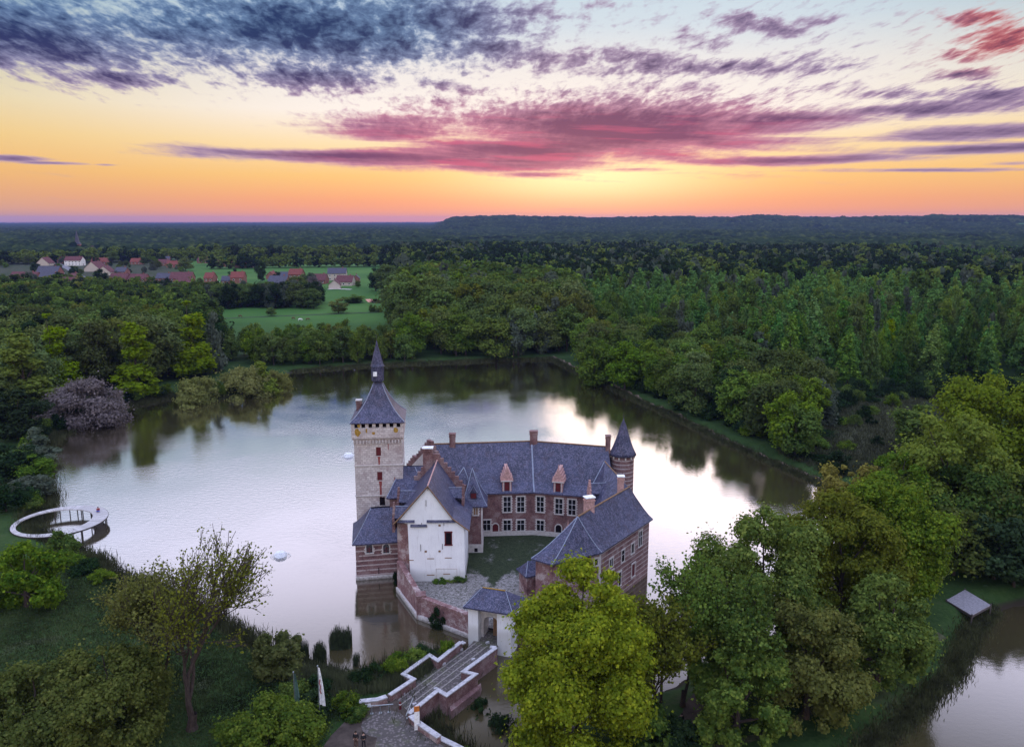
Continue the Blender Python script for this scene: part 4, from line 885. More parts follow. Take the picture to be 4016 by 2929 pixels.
# ------------------------------------------------------------------ bridge
M['strip'] = mat('paving_strip', flat((.24, .215, .20), .9, .2, 0, .3, 3)); DZ = 1.35; ZC = 2.35
def px3(pts, z): return [L2(at(x, y, z)) for x, y in pts]
Lp = px3([(1808, 2514), (1717, 2587), (1684, 2566), (1582, 2640), (1622, 2660), (1528, 2722)], ZC)
Lq = px3([(1528, 2722), (1480, 2738), (1402, 2746)], ZC)
Rp = px3([(1946, 2536), (1818, 2630), (1864, 2641), (1752, 2723), (1718, 2703), (1604, 2795)], ZC)
Rq = px3([(1604, 2795), (1642, 2830), (1722, 2885)], ZC)
br_ = root("bridge", (-8, 81, 0), "cobbled stone bridge with white coped brick parapets leading up to the gatehouse", "bridge")
for pts, nm in ((Lp, "parapet"), (Rp, "parapet")):
    mb = MB(); mb.strip(pts, .36, -1.5, ZC - .12); p_ = obj(nm, mb, M['brick'], br_)
    mb = MB(); mb.strip(pts, .50, ZC - .12, ZC); obj("coping", mb, M['coping'], p_)
tipL = L2(at(1822, 2521, ZC)); tipR = L2(at(1922, 2534, ZC))
for a, b in ((Lp[0], tipL), (Rp[0], tipR)):
    mb = MB(); mb.strip([a, b], .50, ZC - .115, ZC + .004); obj("coping_end", mb, M['coping'], br_)
mb = MB(); dk = [tipL, Lp[0]] + Lp[1:] + Rp[::-1] + [tipR, L2(MB(GF).T((ax1 + .3, 3.8))), L2(MB(GF).T((ax0 - .3, 3.8)))]
mb.prism([(p[0], p[1]) for p in dk], .55, DZ); obj("deck", mb, M['cobble'], br_)
cL = [(Vector(a) + Vector(b)) / 2 for a, b in ((Lp[0], Rp[0]), (Lp[5], Rp[5]))]; cd = (cL[1] - cL[0]); cn_ = Vector((-cd.y, cd.x)).normalized()
for o_ in (-1.5, -.75, .1, .95):
    mb = MB(); mb.strip([tuple(cL[0] - cd * .12 + cn_ * o_), tuple(cL[1] + cn_ * o_)], .14, DZ, DZ + .012); obj("paving_strip", mb, M['strip'], br_)
for (x, y) in ((1808, 2548), (1740, 2605), (1580, 2722), (1912, 2522), (1856, 2588), (1708, 2703), (1626, 2764)):
    p = at(x, y, DZ); mb = MB((p.x, p.y, 0, .6)); mb.box(-.22, .22, -.14, .14, DZ, DZ + .22); obj("guard_stone", mb, M['coping'], br_)
# pier and abutment

mb = MB(); c3 = Vector(Rp[2]); mb.prism([tuple(Vector(Rp[2]) + Vector((.5, -.6))), tuple(Vector(Rp[2]) + Vector((.6, .5))), tuple(Vector(Rp[3]) + Vector((.2, .3))), tuple(Vector(Rp[3]) + Vector((.5, -.8)))], -1.5, .9, batter=.15); obj("pier", mb, M['brick'], br_)
for pts, nm, lab in ((Lq, "approach_wall", "low coped brick wall left of the paved circle at the bridge foot"), (Rq, "quay_wall", "low coped brick wall right of the bridge foot beside the pond")):
    r_ = root(nm, (*pts[1], .8), lab, "wall"); pt2 = [tuple(Vector(pts[0]) + (Vector(pts[1]) - Vector(pts[0])).normalized() * .35)] + pts[1:]
    mb = MB(); mb.strip(pt2, .42, -1, ZC - .16); obj("wall_face", mb, M['brick_wall'], r_)
    mb = MB(); mb.strip(pt2, .62, ZC - .16, ZC - .04); obj("coping", mb, M['coping'], r_)
r_ = root("embankment_wall", (-5, 67.5, .8), "low dark brick embankment wall at the bottom edge beside the pond", "wall")
mb = MB(); mb.strip([L2(at(1722, 2892, 1.6)), L2(at(1790, 2925, 1.6)), L2(at(1900, 2985, 1.6))], .45, -1, 1.6); obj("wall_face", mb, M['brick_wall'], r_)
mb = MB(); mb.strip([L2(at(1722, 2892, 1.6)), L2(at(1790, 2925, 1.6)), L2(at(1900, 2985, 1.6))], .6, 1.6, 1.7); obj("coping", mb, M['coping'], r_)
# paving at the bridge foot
PZ = 1.30
mb = MB(); mb.poly([tuple(at(x, y, PZ)) for x, y in ((1250, 2960), (1300, 2890), (1340, 2850), (1400, 2790), (1470, 2755), (1530, 2722), (1604, 2800), (1650, 2850), (1722, 2905), (1900, 3020), (1600, 3100), (1200, 3100))][::-1])
mb.v = [(a, b, PZ + .25) for a, b, c in mb.v]; tag(obj("forecourt", mb, M['mud']), kind='structure')
cc_ = at(1505, 2836, PZ + .27); mb = MB(); mb.lathe(cc_.x, cc_.y, [(2.25, PZ), (2.25, PZ + .27)], 40); tag(obj("paved_circle", mb, M['cobble']), kind='structure')
mb = MB(); mb.poly([(p.x, p.y, PZ + .262) for p in [at(x, y, PZ + .26) for x, y in ((1470, 2929), (1480, 2890), (1560, 2862), (1600, 2840), (1640, 2850), (1700, 2900), (1840, 2990), (1470, 3040))]][::-1]); tag(obj("cobbled_path", mb, M['cobble']), kind='structure')
PZ += .27
# barrier rails
def barrier(x0, y0, x1, y1, lab, legs=2, hgt=.9):
    a = at(x0, y0, PZ + hgt); b = at(x1, y1, PZ + hgt); r = root("barrier", (a.x, a.y, PZ), lab, "barrier")
    mb = MB(); mb.tube(a, b, .06); obj("rail", mb, M['metal'], r)
    for k in range(legs):
        p = a.lerp(b, (k + .5) / legs if legs > 1 else .1); mb = MB(); mb.tube((p.x, p.y, PZ - .1), (p.x, p.y, p.z), .06); mb.box(p.x - .15, p.x + .15, p.y - .15, p.y + .15, PZ - .02, PZ + .05); obj("post", mb, M['metal'], r)
barrier(1440, 2768, 1542, 2760, "grey swing barrier lying across the path left of the paved circle", 3)
barrier(1620, 2735, 1592, 2806, "pale raised barrier rail on the bridge beside the right parapet", 2, .8)
p = at(1570, 2778, PZ); bo = root("bollard", (p.x, p.y, PZ), "small dark red bollard in the middle of the bridge entrance", "bollard")
mb = MB(); mb.lathe(p.x, p.y, [(.13, PZ - .1), (.13, PZ + .7), (.08, PZ + .8)], 10); obj("post", mb, M['shutter'], bo); mb = MB(); mb.lathe(p.x, p.y, [(.135, PZ + .5), (.135, PZ + .6)], 10); obj("reflective_band", mb, M['white'], bo)
# banner sign and notice plate
p = at(1636, 2862, PZ); sg = root("banner_sign", (p.x, p.y, PZ), "tall narrow white banner sign with an orange head, at the bridge foot", "sign")
mb = MB((p.x, p.y, PZ, .25)); mb.box(-.27, .27, -.05, .05, .05, 2.1); obj("panel", mb, M['white'], sg)
mb = MB((p.x, p.y, PZ, .25)); mb.box(-.27, .27, -.055, .055, 2.1, 2.65); obj("head_panel", mb, mat("orange_panel", flat((.50, .16, .03), .6)), sg)
mb = MB((p.x, p.y, PZ, .25)); mb.box(.27, .34, -.06, .06, -.1, 2.7); obj("post", mb, M['steel'], sg)
u_, z_ = onwall(Lq[2], Lq[1], 1443, 2752); mb = MB(wframe(Lq[2], Lq[1])); mb.box(u_ - .3, u_ + .3, -.27, -.22, ZC - .75, ZC - .32)
tag(obj("notice_plate", mb, M['white'], None), "small white rectangular notice plate fixed on the left approach wall", "sign")
# flagpoles
def flag(x, yt, yb, colr, lab, emblem):
    b = at(x + 6, yb, 1.3); gzb = gzs(b.x, b.y); t = atY(x, yt, b.y); r = root("flagpole", (b.x, b.y, gzb), lab, "flagpole")
    mb = MB(); mb.tube((b.x, b.y, gzb - .2), (b.x, b.y, t.z), .07, .04, 8); mb.lathe(b.x, b.y, [(.01, t.z + .15), (.09, t.z + .08), (.09, t.z), (.04, t.z - .05)], 8); obj("pole", mb, M['metal'], r)
    n = 10; rows = []
    for i in range(n + 1):
        z = t.z - .1 - 4.1 * i / n; wd = .16 + .5 * (i / n) ** .7
        rows.append([(b.x + .05 + (wd * j / 5) - .10 * i / n, b.y + .07 * math.sin(j * 2.2 + i * .4), z - .25 * j / 5 * (1 if i == n else .3)) for j in range(6)])
    mb = MB(); mb.rings(rows, close=False); fl = obj("flag", mb, colr, r, smooth=False)
    if emblem:
        mb = MB(); q = [rows[i][2] for i in (3, 4, 5, 6, 7)]; mb.path([(a[0] + .05 * (-1) ** k, a[1] - .10, a[2]) for k, a in enumerate(q)], [.05] * 5, 4); obj("emblem", mb, M['cloth_red'], fl)
flag(1251, 2612, 2846, M['white'], "right flagpole with a limp white flag with red mark", True)
flag(1155, 2636, 2822, mat("green_cloth", flat((.09, .16, .13), .9)), "left flagpole with a limp dull green flag", False)

# ------------------------------------------------------------------ ring-shaped pier
def f_planks(t):
    p = pos(t); X, Y, Z = t.sep(p); a = t.m('ARCTAN2', t.m('SUBTRACT', Y, ro.y), t.m('SUBTRACT', X, ro.x)); f = t.m('MULTIPLY', a, 46.0); g_ = t.m('FRACT', f); n = t.new('ShaderNodeTexWhiteNoise'); n.noise_dimensions = '1D'; t.put(n.inputs['W'], t.m('FLOOR', f))
    c = t.mix(n.outputs['Value'], (.34, .32, .32), (.56, .53, .54)); c = t.mix(t.mr(t.noise(p, 2.0, 4, .7), .45, .65, 0, .6), c, (.30, .27, .26)); return bsdf(t, t.mix(t.mr(g_, .08, .0), c, (.06, .05, .05)), .75)
RZ = 1.55
ro = Vector(((at(38, 2068, RZ).x + at(416, 2022, RZ).x) / 2, (at(238, 1979, RZ).y + at(200, 2109, RZ).y) / 2, 0)); Ro = 7.35
ri = ro + Vector((-.75, -.35, 0)); Ri = 5.75
rp = root("ring_pier", (ro.x, ro.y, RZ), "round ring-shaped pale wooden pier over the water at the left shore", "pier")
n = 72; A = [2 * math.pi * i / n for i in range(n)]
rs = [[(c.x + r * math.cos(a), c.y + r * math.sin(a), z) for a in A] for c, r, z in ((ro, Ro, RZ - .16), (ro, Ro, RZ), (ri, Ri, RZ), (ri, Ri, RZ - .16), (ro, Ro, RZ - .16))]
mb = MB(); mb.rings(rs); obj('deck', mb, mat('ring_planks', f_planks), rp)
mb = MB(); mb.rings([[(c.x + r * math.cos(a), c.y + r * math.sin(a), z) for a in A] for c, r, z in ((ro, Ro + .02, RZ - .26), (ro, Ro + .06, RZ - .02), (ro, Ro + .02, RZ - .02), (ro, Ro + .02, RZ - .26))]); obj("fascia", mb, M['steel'], rp)
for i, a in enumerate([.25, .55, .9, 1.3, 1.35, 1.7, 2.1, 2.5, -.35, -.62, -.95, -1.25, -1.3, -1.6, -1.95]):
    for c, r in ((ro, Ro - .35),) + (((ri, Ri + .3),) if -.9 < a < 2.2 else ()):
        mb = MB(); x, y = c.x + r * math.cos(a), c.y + r * math.sin(a); mb.tube((x, y, -1.5), (x, y, RZ - .25), .09, n=8); obj("post", mb, M['steel'], rp)
# plank dock on the moat
dq = [at(x, y, 1.55) for x, y in ((3712, 2352), (3785, 2311), (3886, 2371), (3812, 2412))]
dkk = root("plank_dock", ((dq[0].x + dq[2].x) / 2, (dq[0].y + dq[2].y) / 2, .5), "square grey plank dock on the dark moat at the right edge", "dock")
for i in range(12):
    a = dq[0].lerp(dq[1], i / 12); b = dq[0].lerp(dq[1], (i + .93) / 12); c = dq[3].lerp(dq[2], (i + .93) / 12); d = dq[3].lerp(dq[2], i / 12)
    mb = MB(); mb.prism([L2(a), L2(d), L2(c), L2(b)], 1.46, 1.55); obj("plank", mb, M['grey_deck'], dkk)
mb = MB(); mb.prism([L2(dq[0]), L2(dq[3]), L2(dq[2]), L2(dq[1])], 1.15, 1.455); obj("frame", mb, M['steel'], dkk)
for q in dq: mb = MB(); mb.tube((q.x, q.y, -1.5), (q.x, q.y, 1.7), .1, n=8); obj("post", mb, M['steel'], dkk)

# ------------------------------------------------------------------ fountains
def fountain(p, lab, s=1.0):
    r = root("fountain", (p.x, p.y, 0), lab, "fountain"); rg = random.Random(3)
    mb = MB()
    for i in range(420):
        a = rg.uniform(0, 6.28); d = rg.uniform(.1, 1.9) * s; h_ = (.62 - (d / s / 1.6 - .25) ** 2 * 1.1) * s * rg.uniform(.6, 1.1); h_ = max(h_, .08); e = .035 * s * rg.uniform(.5, 1.6)
        x, y = p.x + math.cos(a) * d, p.y + math.sin(a) * d; mb.mesh([(x - e, y, h_), (x + e, y, h_), (x, y - e, h_), (x, y + e, h_), (x, y, h_ + e * 1.6), (x, y, h_ - e * 2)], [(0, 2, 4), (2, 1, 4), (1, 3, 4), (3, 0, 4), (2, 0, 5), (1, 2, 5), (3, 1, 5), (0, 3, 5)])
    for k in range(16):
        a = 2 * math.pi * k / 16; pts = [(p.x + math.cos(a) * d * s, p.y + math.sin(a) * d * s, (.25 + 2.2 * d - 2.0 * d * d) * s) for d in (.05, .3, .6, .9, 1.2)]; mb.path(pts, [.05 * s, .06 * s, .07 * s, .08 * s, .05 * s], 4)
    o = obj("spray", mb, M['foam'], r); o['kind'] = 'stuff'
    mb = MB(); rs_ = [[(p.x + r_ * math.cos(a) * (1 + .15 * math.sin(5 * a)), p.y + r_ * math.sin(a) * (1 + .12 * math.cos(4 * a)), z) for a in [6.283 * i / 28 for i in range(28)]] for r_, z in ((.1 * s, .05), (.4 * s, .045), (.7 * s, .03), (.95 * s, .012))]
    mb.rings(rs_, True); obj("foam", mb, M['foam'], r)
fountain(FOUNT[0], "white bubbling fountain in the lake in front of the tower's left, nearer one", .85)
fountain(FOUNT[1], "smaller far fountain in the lake just left of the square tower", .9)

# ------------------------------------------------------------------ people
def skin_body(name, verts, edges, rad, mt, par):
    me = bpy.data.meshes.new(name); me.from_pydata(verts, edges, []); me.update(); o = bpy.data.objects.new(name, me); COL.objects.link(o)
    o.modifiers.new("skin", 'SKIN'); o.modifiers.new("sub", 'SUBSURF').levels = 1
    bm_ = me.skin_vertices[0].data
    for i, r in enumerate(rad): bm_[i].radius = r if isinstance(r, tuple) else (r, r)
    bm_[0].use_root = True
    dg = bpy.context.evaluated_depsgraph_get(); m2 = bpy.data.meshes.new_from_object(o.evaluated_get(dg)); m2.name = name
    bpy.data.objects.remove(o); m2.materials.clear(); m2.materials.append(mt)
    for p_ in m2.polygons: p_.use_smooth = True
    q = bpy.data.objects.new(name, m2); COL.objects.link(q); q.parent = par; return q
def person(x, y, z, rz, lab, top, bottom, hand=None, ht=1.78, stance=.12, bend=0.0):
    r = root("person", (x, y, z), lab, "person"); r.rotation_euler = (0, 0, rz); k = ht / 1.78
    V = lambda *a: tuple(v * k for v in a)
    # pelvis, belly, chest, neck, skull, crown, hips, knees, ankles, toes, shoulders, elbows, wrists, hands
    v = [V(0, 0, .95), V(0, .0, 1.12), V(0, .01, 1.36), V(0, .0, 1.50), V(0, .02 + bend, 1.60), V(0, .02 + bend, 1.71),
         V(-.09, 0, .90), V(-stance, .02, .50), V(-stance - .01, -.02, .09), V(-stance - .04, .14, .04), V(.09, 0, .90), V(stance, .02, .50), V(stance + .01, -.02, .09), V(stance + .04, .14, .04),
         V(-.18, 0, 1.42), V(-.25, -.03, 1.14), V(-.22, .13, .96), V(.18, 0, 1.42), V(.26, -.03, 1.14), V(.20, .14, 1.00)]
    e = [(0, 1), (1, 2), (2, 3), (3, 4), (4, 5), (0, 6), (6, 7), (7, 8), (8, 9), (0, 10), (10, 11), (11, 12), (12, 13), (2, 14), (14, 15), (15, 16), (2, 17), (17, 18), (18, 19)]
    rd = [.13, .125, (.15, .11), .055, (.085, .095), .06, .09, .065, .042, .04, .09, .065, .042, .04, .065, .048, .032, .065, .048, .032]
    skin_body("body", v, e, [tuple(a * k for a in (q if isinstance(q, tuple) else (q, q))) for q in rd], M['skin'], r)
    # jacket, trousers as slightly larger skins, hair cap, shoes, hands with fingers
    iv = [0, 1, 2, 14, 15, 16, 17, 18, 19]; mp = {a: i for i, a in enumerate(iv)}
    ed = [(0, 1), (1, 2), (2, 14), (14, 15), (15, 16), (2, 17), (17, 18), (18, 19)]
    jv = [v[i] for i in iv]; jv[5] = tuple(np.array(v[15]) * .1 + np.array(v[16]) * .9); jv[8] = tuple(np.array(v[18]) * .1 + np.array(v[19]) * .9)
    skin_body("jacket", jv, [(mp[a], mp[b]) for a, b in ed], [(.165 * k, .14 * k), (.16 * k, .135 * k), (.175 * k, .135 * k), .085 * k, .065 * k, .05 * k, .085 * k, .065 * k, .05 * k], top, r)
    iv = [0, 6, 7, 8, 10, 11, 12]; mp = {a: i for i, a in enumerate(iv)}
    skin_body("trousers", [v[i] for i in iv], [(mp[a], mp[b]) for a, b in ((0, 6), (6, 7), (7, 8), (0, 10), (10, 11), (11, 12))], [.15 * k, .108 * k, .08 * k, .066 * k, .108 * k, .08 * k, .066 * k], bottom, r)
    for s_ in (8, 12): mb = MB(); a = Vector(v[s_]); b = Vector(v[s_ + 1]); mb.path([a + Vector((0, -.06, -.05)), a + Vector((0, 0, -.03)), b, b + (b - a).normalized() * .07 + Vector((0, 0, -.01))], [.045 * k, .055 * k, .05 * k, .025 * k], 8); s2 = obj("shoe", mb, M['cloth_dark']); s2.parent = r
    c = Vector(v[5]) + Vector((0, -.012, -.02)); mb = MB(); mb.lathe(c.x, c.y, [(.088 * k, c.z - .06), (.103 * k, c.z), (.092 * k, c.z + .05), (.055 * k, c.z + .085), (.01, c.z + .095)], 12); h_ = obj("hair", mb, M['hair']); h_.parent = r
    c = Vector(v[4]) + Vector((0, .085 * k, .0)); mb = MB(); mb.lathe(c.x, c.y, [(.012, c.z - .02), (.016, c.z - .01), (.006, c.z + .03)], 6); n_ = obj("nose", mb, M['skin']); n_.parent = r
    for s_ in (16, 19):
        c = Vector(v[s_]); sg_ = -1 if s_ == 16 else 1
        for f in range(4): mb = MB(); b = c + Vector(((f - 1.5) * .018, .02, -.03)); L_ = (.07, .08, .075, .06)[f]; mb.path([b, b + Vector((0, .02, -L_ * .55)), b + Vector((0, .005, -L_))], [.010, .009, .007], 5); f_ = obj("finger", mb, M['skin']); f_.parent = r
        mb = MB(); mb.path([c + Vector((-sg_ * .02, .01, -.01)), c + Vector((-sg_ * .045, .03, -.03)), c + Vector((-sg_ * .045, .04, -.055))], [.012, .010, .008], 5); f_ = obj("thumb", mb, M['skin']); f_.parent = r
    return r
p1_ = at(1397, 2928, PZ); person(p1_.x, p1_.y, PZ - .02, R(175), "left of two standing people, in a dark jacket and brown trousers", M['cloth_dark'], M['cloth_brown'], ht=1.80)
p2_ = at(1427, 2931, PZ); person(p2_.x, p2_.y, PZ - .02, R(10), "right of two standing people, all in dark clothes, arms folded forward", M['cloth_dark'], M['cloth_dark'], ht=1.72, bend=.05)
p3_ = at(2672, 2850, 1.3); person(p3_.x, p3_.y, gzs(p3_.x, p3_.y) - .02, R(200), "person in dark clothes walking on the earth path below the right trees", M['cloth_dark'], M['cloth_dark'], ht=1.75, stance=.16)
# seated person on the ring pier
def sitter(x, y, z, rz, lab):
    r = root("person", (x, y, z), lab, "person"); r.rotation_euler = (0, 0, rz)
    v = [(0, 0, .14), (0, -.03, .35), (0, .02, .58), (0, .04, .70), (0, .07, .80), (0, .08, .90), (-.10, .02, .14), (-.22, .38, .30), (-.10, .50, .07), (-.08, .62, .05), (.10, .02, .14), (.24, .36, .30), (.12, .50, .07), (.10, .62, .05),
         (-.18, .03, .62), (-.26, .14, .40), (-.12, .34, .34), (.18, .03, .62), (.26, .14, .40), (.12, .34, .34)]
    e = [(0, 1), (1, 2), (2, 3), (3, 4), (4, 5), (0, 6), (6, 7), (7, 8), (8, 9), (0, 10), (10, 11), (11, 12), (12, 13), (2, 14), (14, 15), (15, 16), (2, 17), (17, 18), (18, 19)]
    rd = [.14, .13, .13, .055, .09, .06, .09, .07, .045, .04, .09, .07, .045, .04, .06, .045, .03, .06, .045, .03]
    skin_body("body", v, e, rd, M['skin'], r)
    skin_body("jacket", [v[i] for i in (0, 1, 2, 14, 15, 16, 17, 18, 19)], [(0, 1), (1, 2), (2, 3), (3, 4), (4, 5), (2, 6), (6, 7), (7, 8)], [.155, .15, .16, .08, .062, .045, .08, .062, .045], M['cloth_red'], r)
    skin_body("trousers", [v[i] for i in (0, 6, 7, 8, 10, 11, 12)], [(0, 1), (1, 2), (2, 3), (0, 4), (4, 5), (5, 6)], [.16, .11, .085, .06, .11, .085, .06], M['cloth_blue'], r)
    mb = MB(); mb.lathe(0, .07, [(.09, .83), (.105, .89), (.09, .95), (.01, .985)], 10); h_ = obj("hair", mb, M['hair']); h_.parent = r
p4_ = at(386, 2006, RZ); sitter(p4_.x, p4_.y, RZ, R(200), "person sitting on the pale deck of the ring-shaped pier")
import re
# ------------------------------------------------------------------ trees
G = {  # foliage materials: dark, mid, light
 'maple': foliage((.085, .125, .012), (.20, .255, .022), (.42, .44, .036), .38, 0.0, .5),
 'green': foliage((.032, .068, .014), (.095, .155, .026), (.20, .26, .042), .28, .30),
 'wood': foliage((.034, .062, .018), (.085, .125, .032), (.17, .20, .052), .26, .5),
 'poplar': foliage((.028, .078, .020), (.085, .165, .038), (.18, .27, .058), .26, .62),
 'bright': foliage((.040, .078, .014), (.115, .175, .028), (.25, .30, .045), .32, .12, .4),
 'lime': foliage((.070, .125, .014), (.155, .225, .022), (.25, .30, .030), .36, .2),
 'brown': foliage((.055, .074, .016), (.125, .145, .028), (.22, .225, .042), .32, .2),
 'orange': foliage((.12, .11, .018), (.25, .21, .030), (.34, .29, .040), .32, .1),
 'willow': foliage((.090, .105, .032), (.180, .190, .060), (.27, .26, .085), .30, .2),
 'grey': foliage((.045, .065, .045), (.085, .105, .075), (.125, .145, .105), .28, .25),
 'purple': foliage((.075, .062, .068), (.155, .130, .135), (.27, .23, .22), .25, .1),
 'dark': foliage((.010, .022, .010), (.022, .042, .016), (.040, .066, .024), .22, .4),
 'sparse': foliage((.060, .070, .014), (.13, .14, .026), (.21, .22, .040), .30, .1),
 'far': foliage((.008, .016, .012), (.030, .048, .024), (.085, .105, .040), .2, 0, .010, .06)}
def quads(P, N, S, rg, asp=1.0):
    """leaf-sized faces at P facing N with size S"""
    n = len(P); r = rg.normal(size=(n, 3)); T = np.cross(N, r); T /= np.linalg.norm(T, axis=1, keepdims=True) + 1e-9
    B = np.cross(N, T); S = S[:, None]; a = T * S * .5; b = B * S * .5 * asp; k = N * S * .18
    V = np.stack([P - a - b * .6 - k, P + a * .8 - b - k * .3, P + a + b * .7 - k, P - a * .7 + b + k * .4], 1).reshape(-1, 3)
    return V, np.arange(n * 4).reshape(-1, 4)
def crown_pts(rg, env, H, Rr, ncl, clr, nleaf, flat=.75, shell=(.55, .95), tilt=.25):
    """clumps through the crown envelope env(t)->radius fraction; returns leaf centres, normals, clump centres"""
    ts = rg.random(ncl * 4); w = np.array([env(t) for t in ts]); keep = rg.random(ncl * 4) < (w / w.max()) ** 1.0; ts = ts[keep][:ncl]
    k = len(ts); ang = rg.random(k) * 2 * np.pi; rad = (shell[0] + (shell[1] - shell[0]) * rg.random(k) ** .6) * np.array([env(t) for t in ts]) * Rr
    C = np.stack([rad * np.cos(ang), rad * np.sin(ang), ts * H], 1); rad *= 1 + .16 * np.sin(ang * 3 + ts * 7 + rg.uniform(0, 6)) + .08 * np.sin(ang * 7 + 2); C = np.stack([rad * np.cos(ang), rad * np.sin(ang), ts * H], 1); rc = clr * Rr * rg.uniform(.42, 1.45, k) * (.55 + .45 * np.array([env(t) for t in ts]))
    cnt = rg.multinomial(nleaf, rc ** 2 / (rc ** 2).sum()); idx = np.repeat(np.arange(k), cnt); n = len(idx)
    D = rg.normal(size=(n, 3)); D[:, 2] += tilt; D /= np.linalg.norm(D, axis=1, keepdims=True)
    lump = 1 + .22 * np.sin(D[:, 0] * 5 + idx) * np.cos(D[:, 1] * 6 + idx * 1.7) + .12 * np.sin(D[:, 2] * 11 + idx * 3)
    Pt = C[idx] + D * (rc[idx] * rg.uniform(.55, 1.12, n) * lump)[:, None] * np.array([1, 1, flat])
    st = rg.random(n) < .16; Pt[st] += rg.normal(size=(int(st.sum()), 3)) * (rc[idx][st] * .42)[:, None]
    N = D * 1.15 + rg.normal(size=(n, 3)) * .36 + np.array([0, 0, .38]); N /= np.linalg.norm(N, axis=1, keepdims=True)
    return Pt, N, C, rc
def trunk_mb(rg, H, zc, r, C, nl=7, lean=.0, n=7):
    mb = MB(); top = (rg.uniform(-.3, .3) + lean, rg.uniform(-.3, .3), zc); mid = (top[0] * .3, top[1] * .3, zc * .5)
    mb.path([(0, 0, -.6), (0, 0, .5), mid, top], [r * 1.5, r * 1.1, r * .85, r * .55], n)
    if len(C):
        o = np.argsort(-C[:, 2]); sel = o[np.linspace(0, len(o) - 1, min(nl, len(o))).astype(int)]
        for i in sel:
            c = C[i]; z0 = min(zc * .98, max(zc * .45, c[2] * .55)); st = (top[0] * z0 / zc, top[1] * z0 / zc, z0)
            mp = ((st[0] + c[0]) / 2 + rg.uniform(-.4, .4), (st[1] + c[1]) / 2, (st[2] + c[2]) / 2 - abs(c[0]) * .05)
            mb.path([st, mp, tuple(c)], [r * .42, r * .26, r * .09], 5)
    return mb
ENV = {
 'round': lambda t: math.sqrt(max(0.02, 1 - ((t - .48) / .54) ** 2)),
 'dome': lambda t: math.sqrt(max(0.02, 1 - ((t - .35) / .67) ** 2)),
 'poplar': lambda t: max(.03, (1 - t) ** .85 * min(1, .5 + t * 2.6)) ,
 'column': lambda t: max(.12, (1 - t ** 2.4) * .95 * (.75 + .25 * math.sin(t * 9))),
 'willow': lambda t: math.sqrt(max(0.05, 1 - ((t - .30) / .72) ** 2)),
}
PROTO = {}
def proto(key, env, H, Rr, base, ncl, clr, nleaf, size, seed, mt, flat=.75, shell=(.5, .95), tr=.3, tilt=.25, hang=0.0, asp=1.0, kind='tree', limbs=7):
    """mesh pair (crown, trunk); H total height, base height of the crown's underside"""
    rg = np.random.default_rng(seed); Pt, N, C, rc = crown_pts(rg, ENV[env], H - base, Rr, ncl, clr, nleaf, flat, shell, tilt)
    if hang: N[:, 2] *= .3; N /= np.linalg.norm(N, axis=1, keepdims=True)
    Pt[:, 2] = np.maximum(Pt[:, 2] + base, .15); C = C + np.array([0, 0, base])
    V, Fq = quads(Pt, N, size * rg.uniform(.6, 1.4, len(Pt)), rg, asp); cm = fastmesh("crown", V, Fq, G[mt])
    tb = trunk_mb(rg, H, max(base + (H - base) * .45, 1.0), tr, C, limbs); tm = bpy.data.meshes.new("trunk"); tm.from_pydata(tb.v, [], tb.f); tm.materials.append(M['bark']); tm.update()
    PROTO.setdefault(key, []).append((cm, tm, H, Rr)); return cm
def tree(key, i, x, y, name, label, cat='tree', group=None, H=None, wd=None, rz=None, z=None):
    cm, tm, h0, r0 = PROTO[key][i % len(PROTO[key])]; z = gzs(x, y) if z is None else z
    r = root(name, (x, y, z - .1), label, cat, group); s = (H / h0) if H else 1.0; sx = (wd / 2 / r0) if wd else s
    rz = random.uniform(0, 6.28) if rz is None else rz
    link("crown", cm, r, rz=rz, sc=(sx, sx, s)); link("trunk", tm, r, rz=rz, sc=(sx, sx, s)); return r
def tree_px(key, i, x, ytop, H, wpx_, name, label, dz=0.0, **k):
    """x, ytop = crown top on the 2265 px wide view, H its height in metres, wpx_ crown width in the same pixels"""
    z0 = 1.3; p = dpt(x, ytop, z0 + H); dep = p.y * math.cos(PITCH) + (HC - H - z0) * math.sin(PITCH); wd = wpx_ * 1.7731 * dep / F
    return tree(key, i, p.x, p.y, name, label, H=H, wd=wd, **k)
# prototypes for the woods (shared meshes)
for s_ in range(5): proto('wood', 'round' if s_ % 2 else 'dome', 20, 6.2, 3.5, 46, .36, 5200, .62, 10 + s_, 'wood', shell=(.35, .95))
for s_ in range(3): proto('green', 'round', 18, 5.6, 3, 40, .36, 5200, .58, 20 + s_, 'green', shell=(.35, .95))
for s_ in range(4): proto('poplar', 'poplar', 21, 4.2, 3, 54, .30, 4600, .56, 30 + s_, 'poplar', flat=1.25, shell=(.25, .95), tilt=.6)
for s_ in range(2): proto('column', 'column', 24, 4.4, 1.5, 44, .34, 7000, .52, 40 + s_, 'lime', flat=1.0, shell=(.2, 1.0))
for s_ in range(2): proto('willow', 'willow', 11, 6.6, .6, 40, .30, 8000, .42, 45 + s_, 'willow', flat=.8, shell=(.4, .95), hang=1, asp=1.5)
for s_ in range(2): proto('grey', 'column' if s_ else 'willow', 14, 4.6, .8, 36, .33, 5600, .46, 48 + s_, 'grey', flat=1.1, shell=(.3, .95), hang=1, asp=1.5)
for s_ in range(3): proto('dark', 'round', 14, 5.4, 1.2, 36, .36, 4200, .55, 50 + s_, 'dark', shell=(.35, .95))
for s_ in range(3): proto('bush', 'dome', 4.5, 3.6, .2, 26, .36, 3600, .34, 55 + s_, 'green', shell=(.3, .95), tr=.12)
for s_ in range(2): proto('dbush', 'dome', 4.5, 3.6, .2, 26, .36, 3400, .34, 60 + s_, 'dark', shell=(.3, .95), tr=.12)
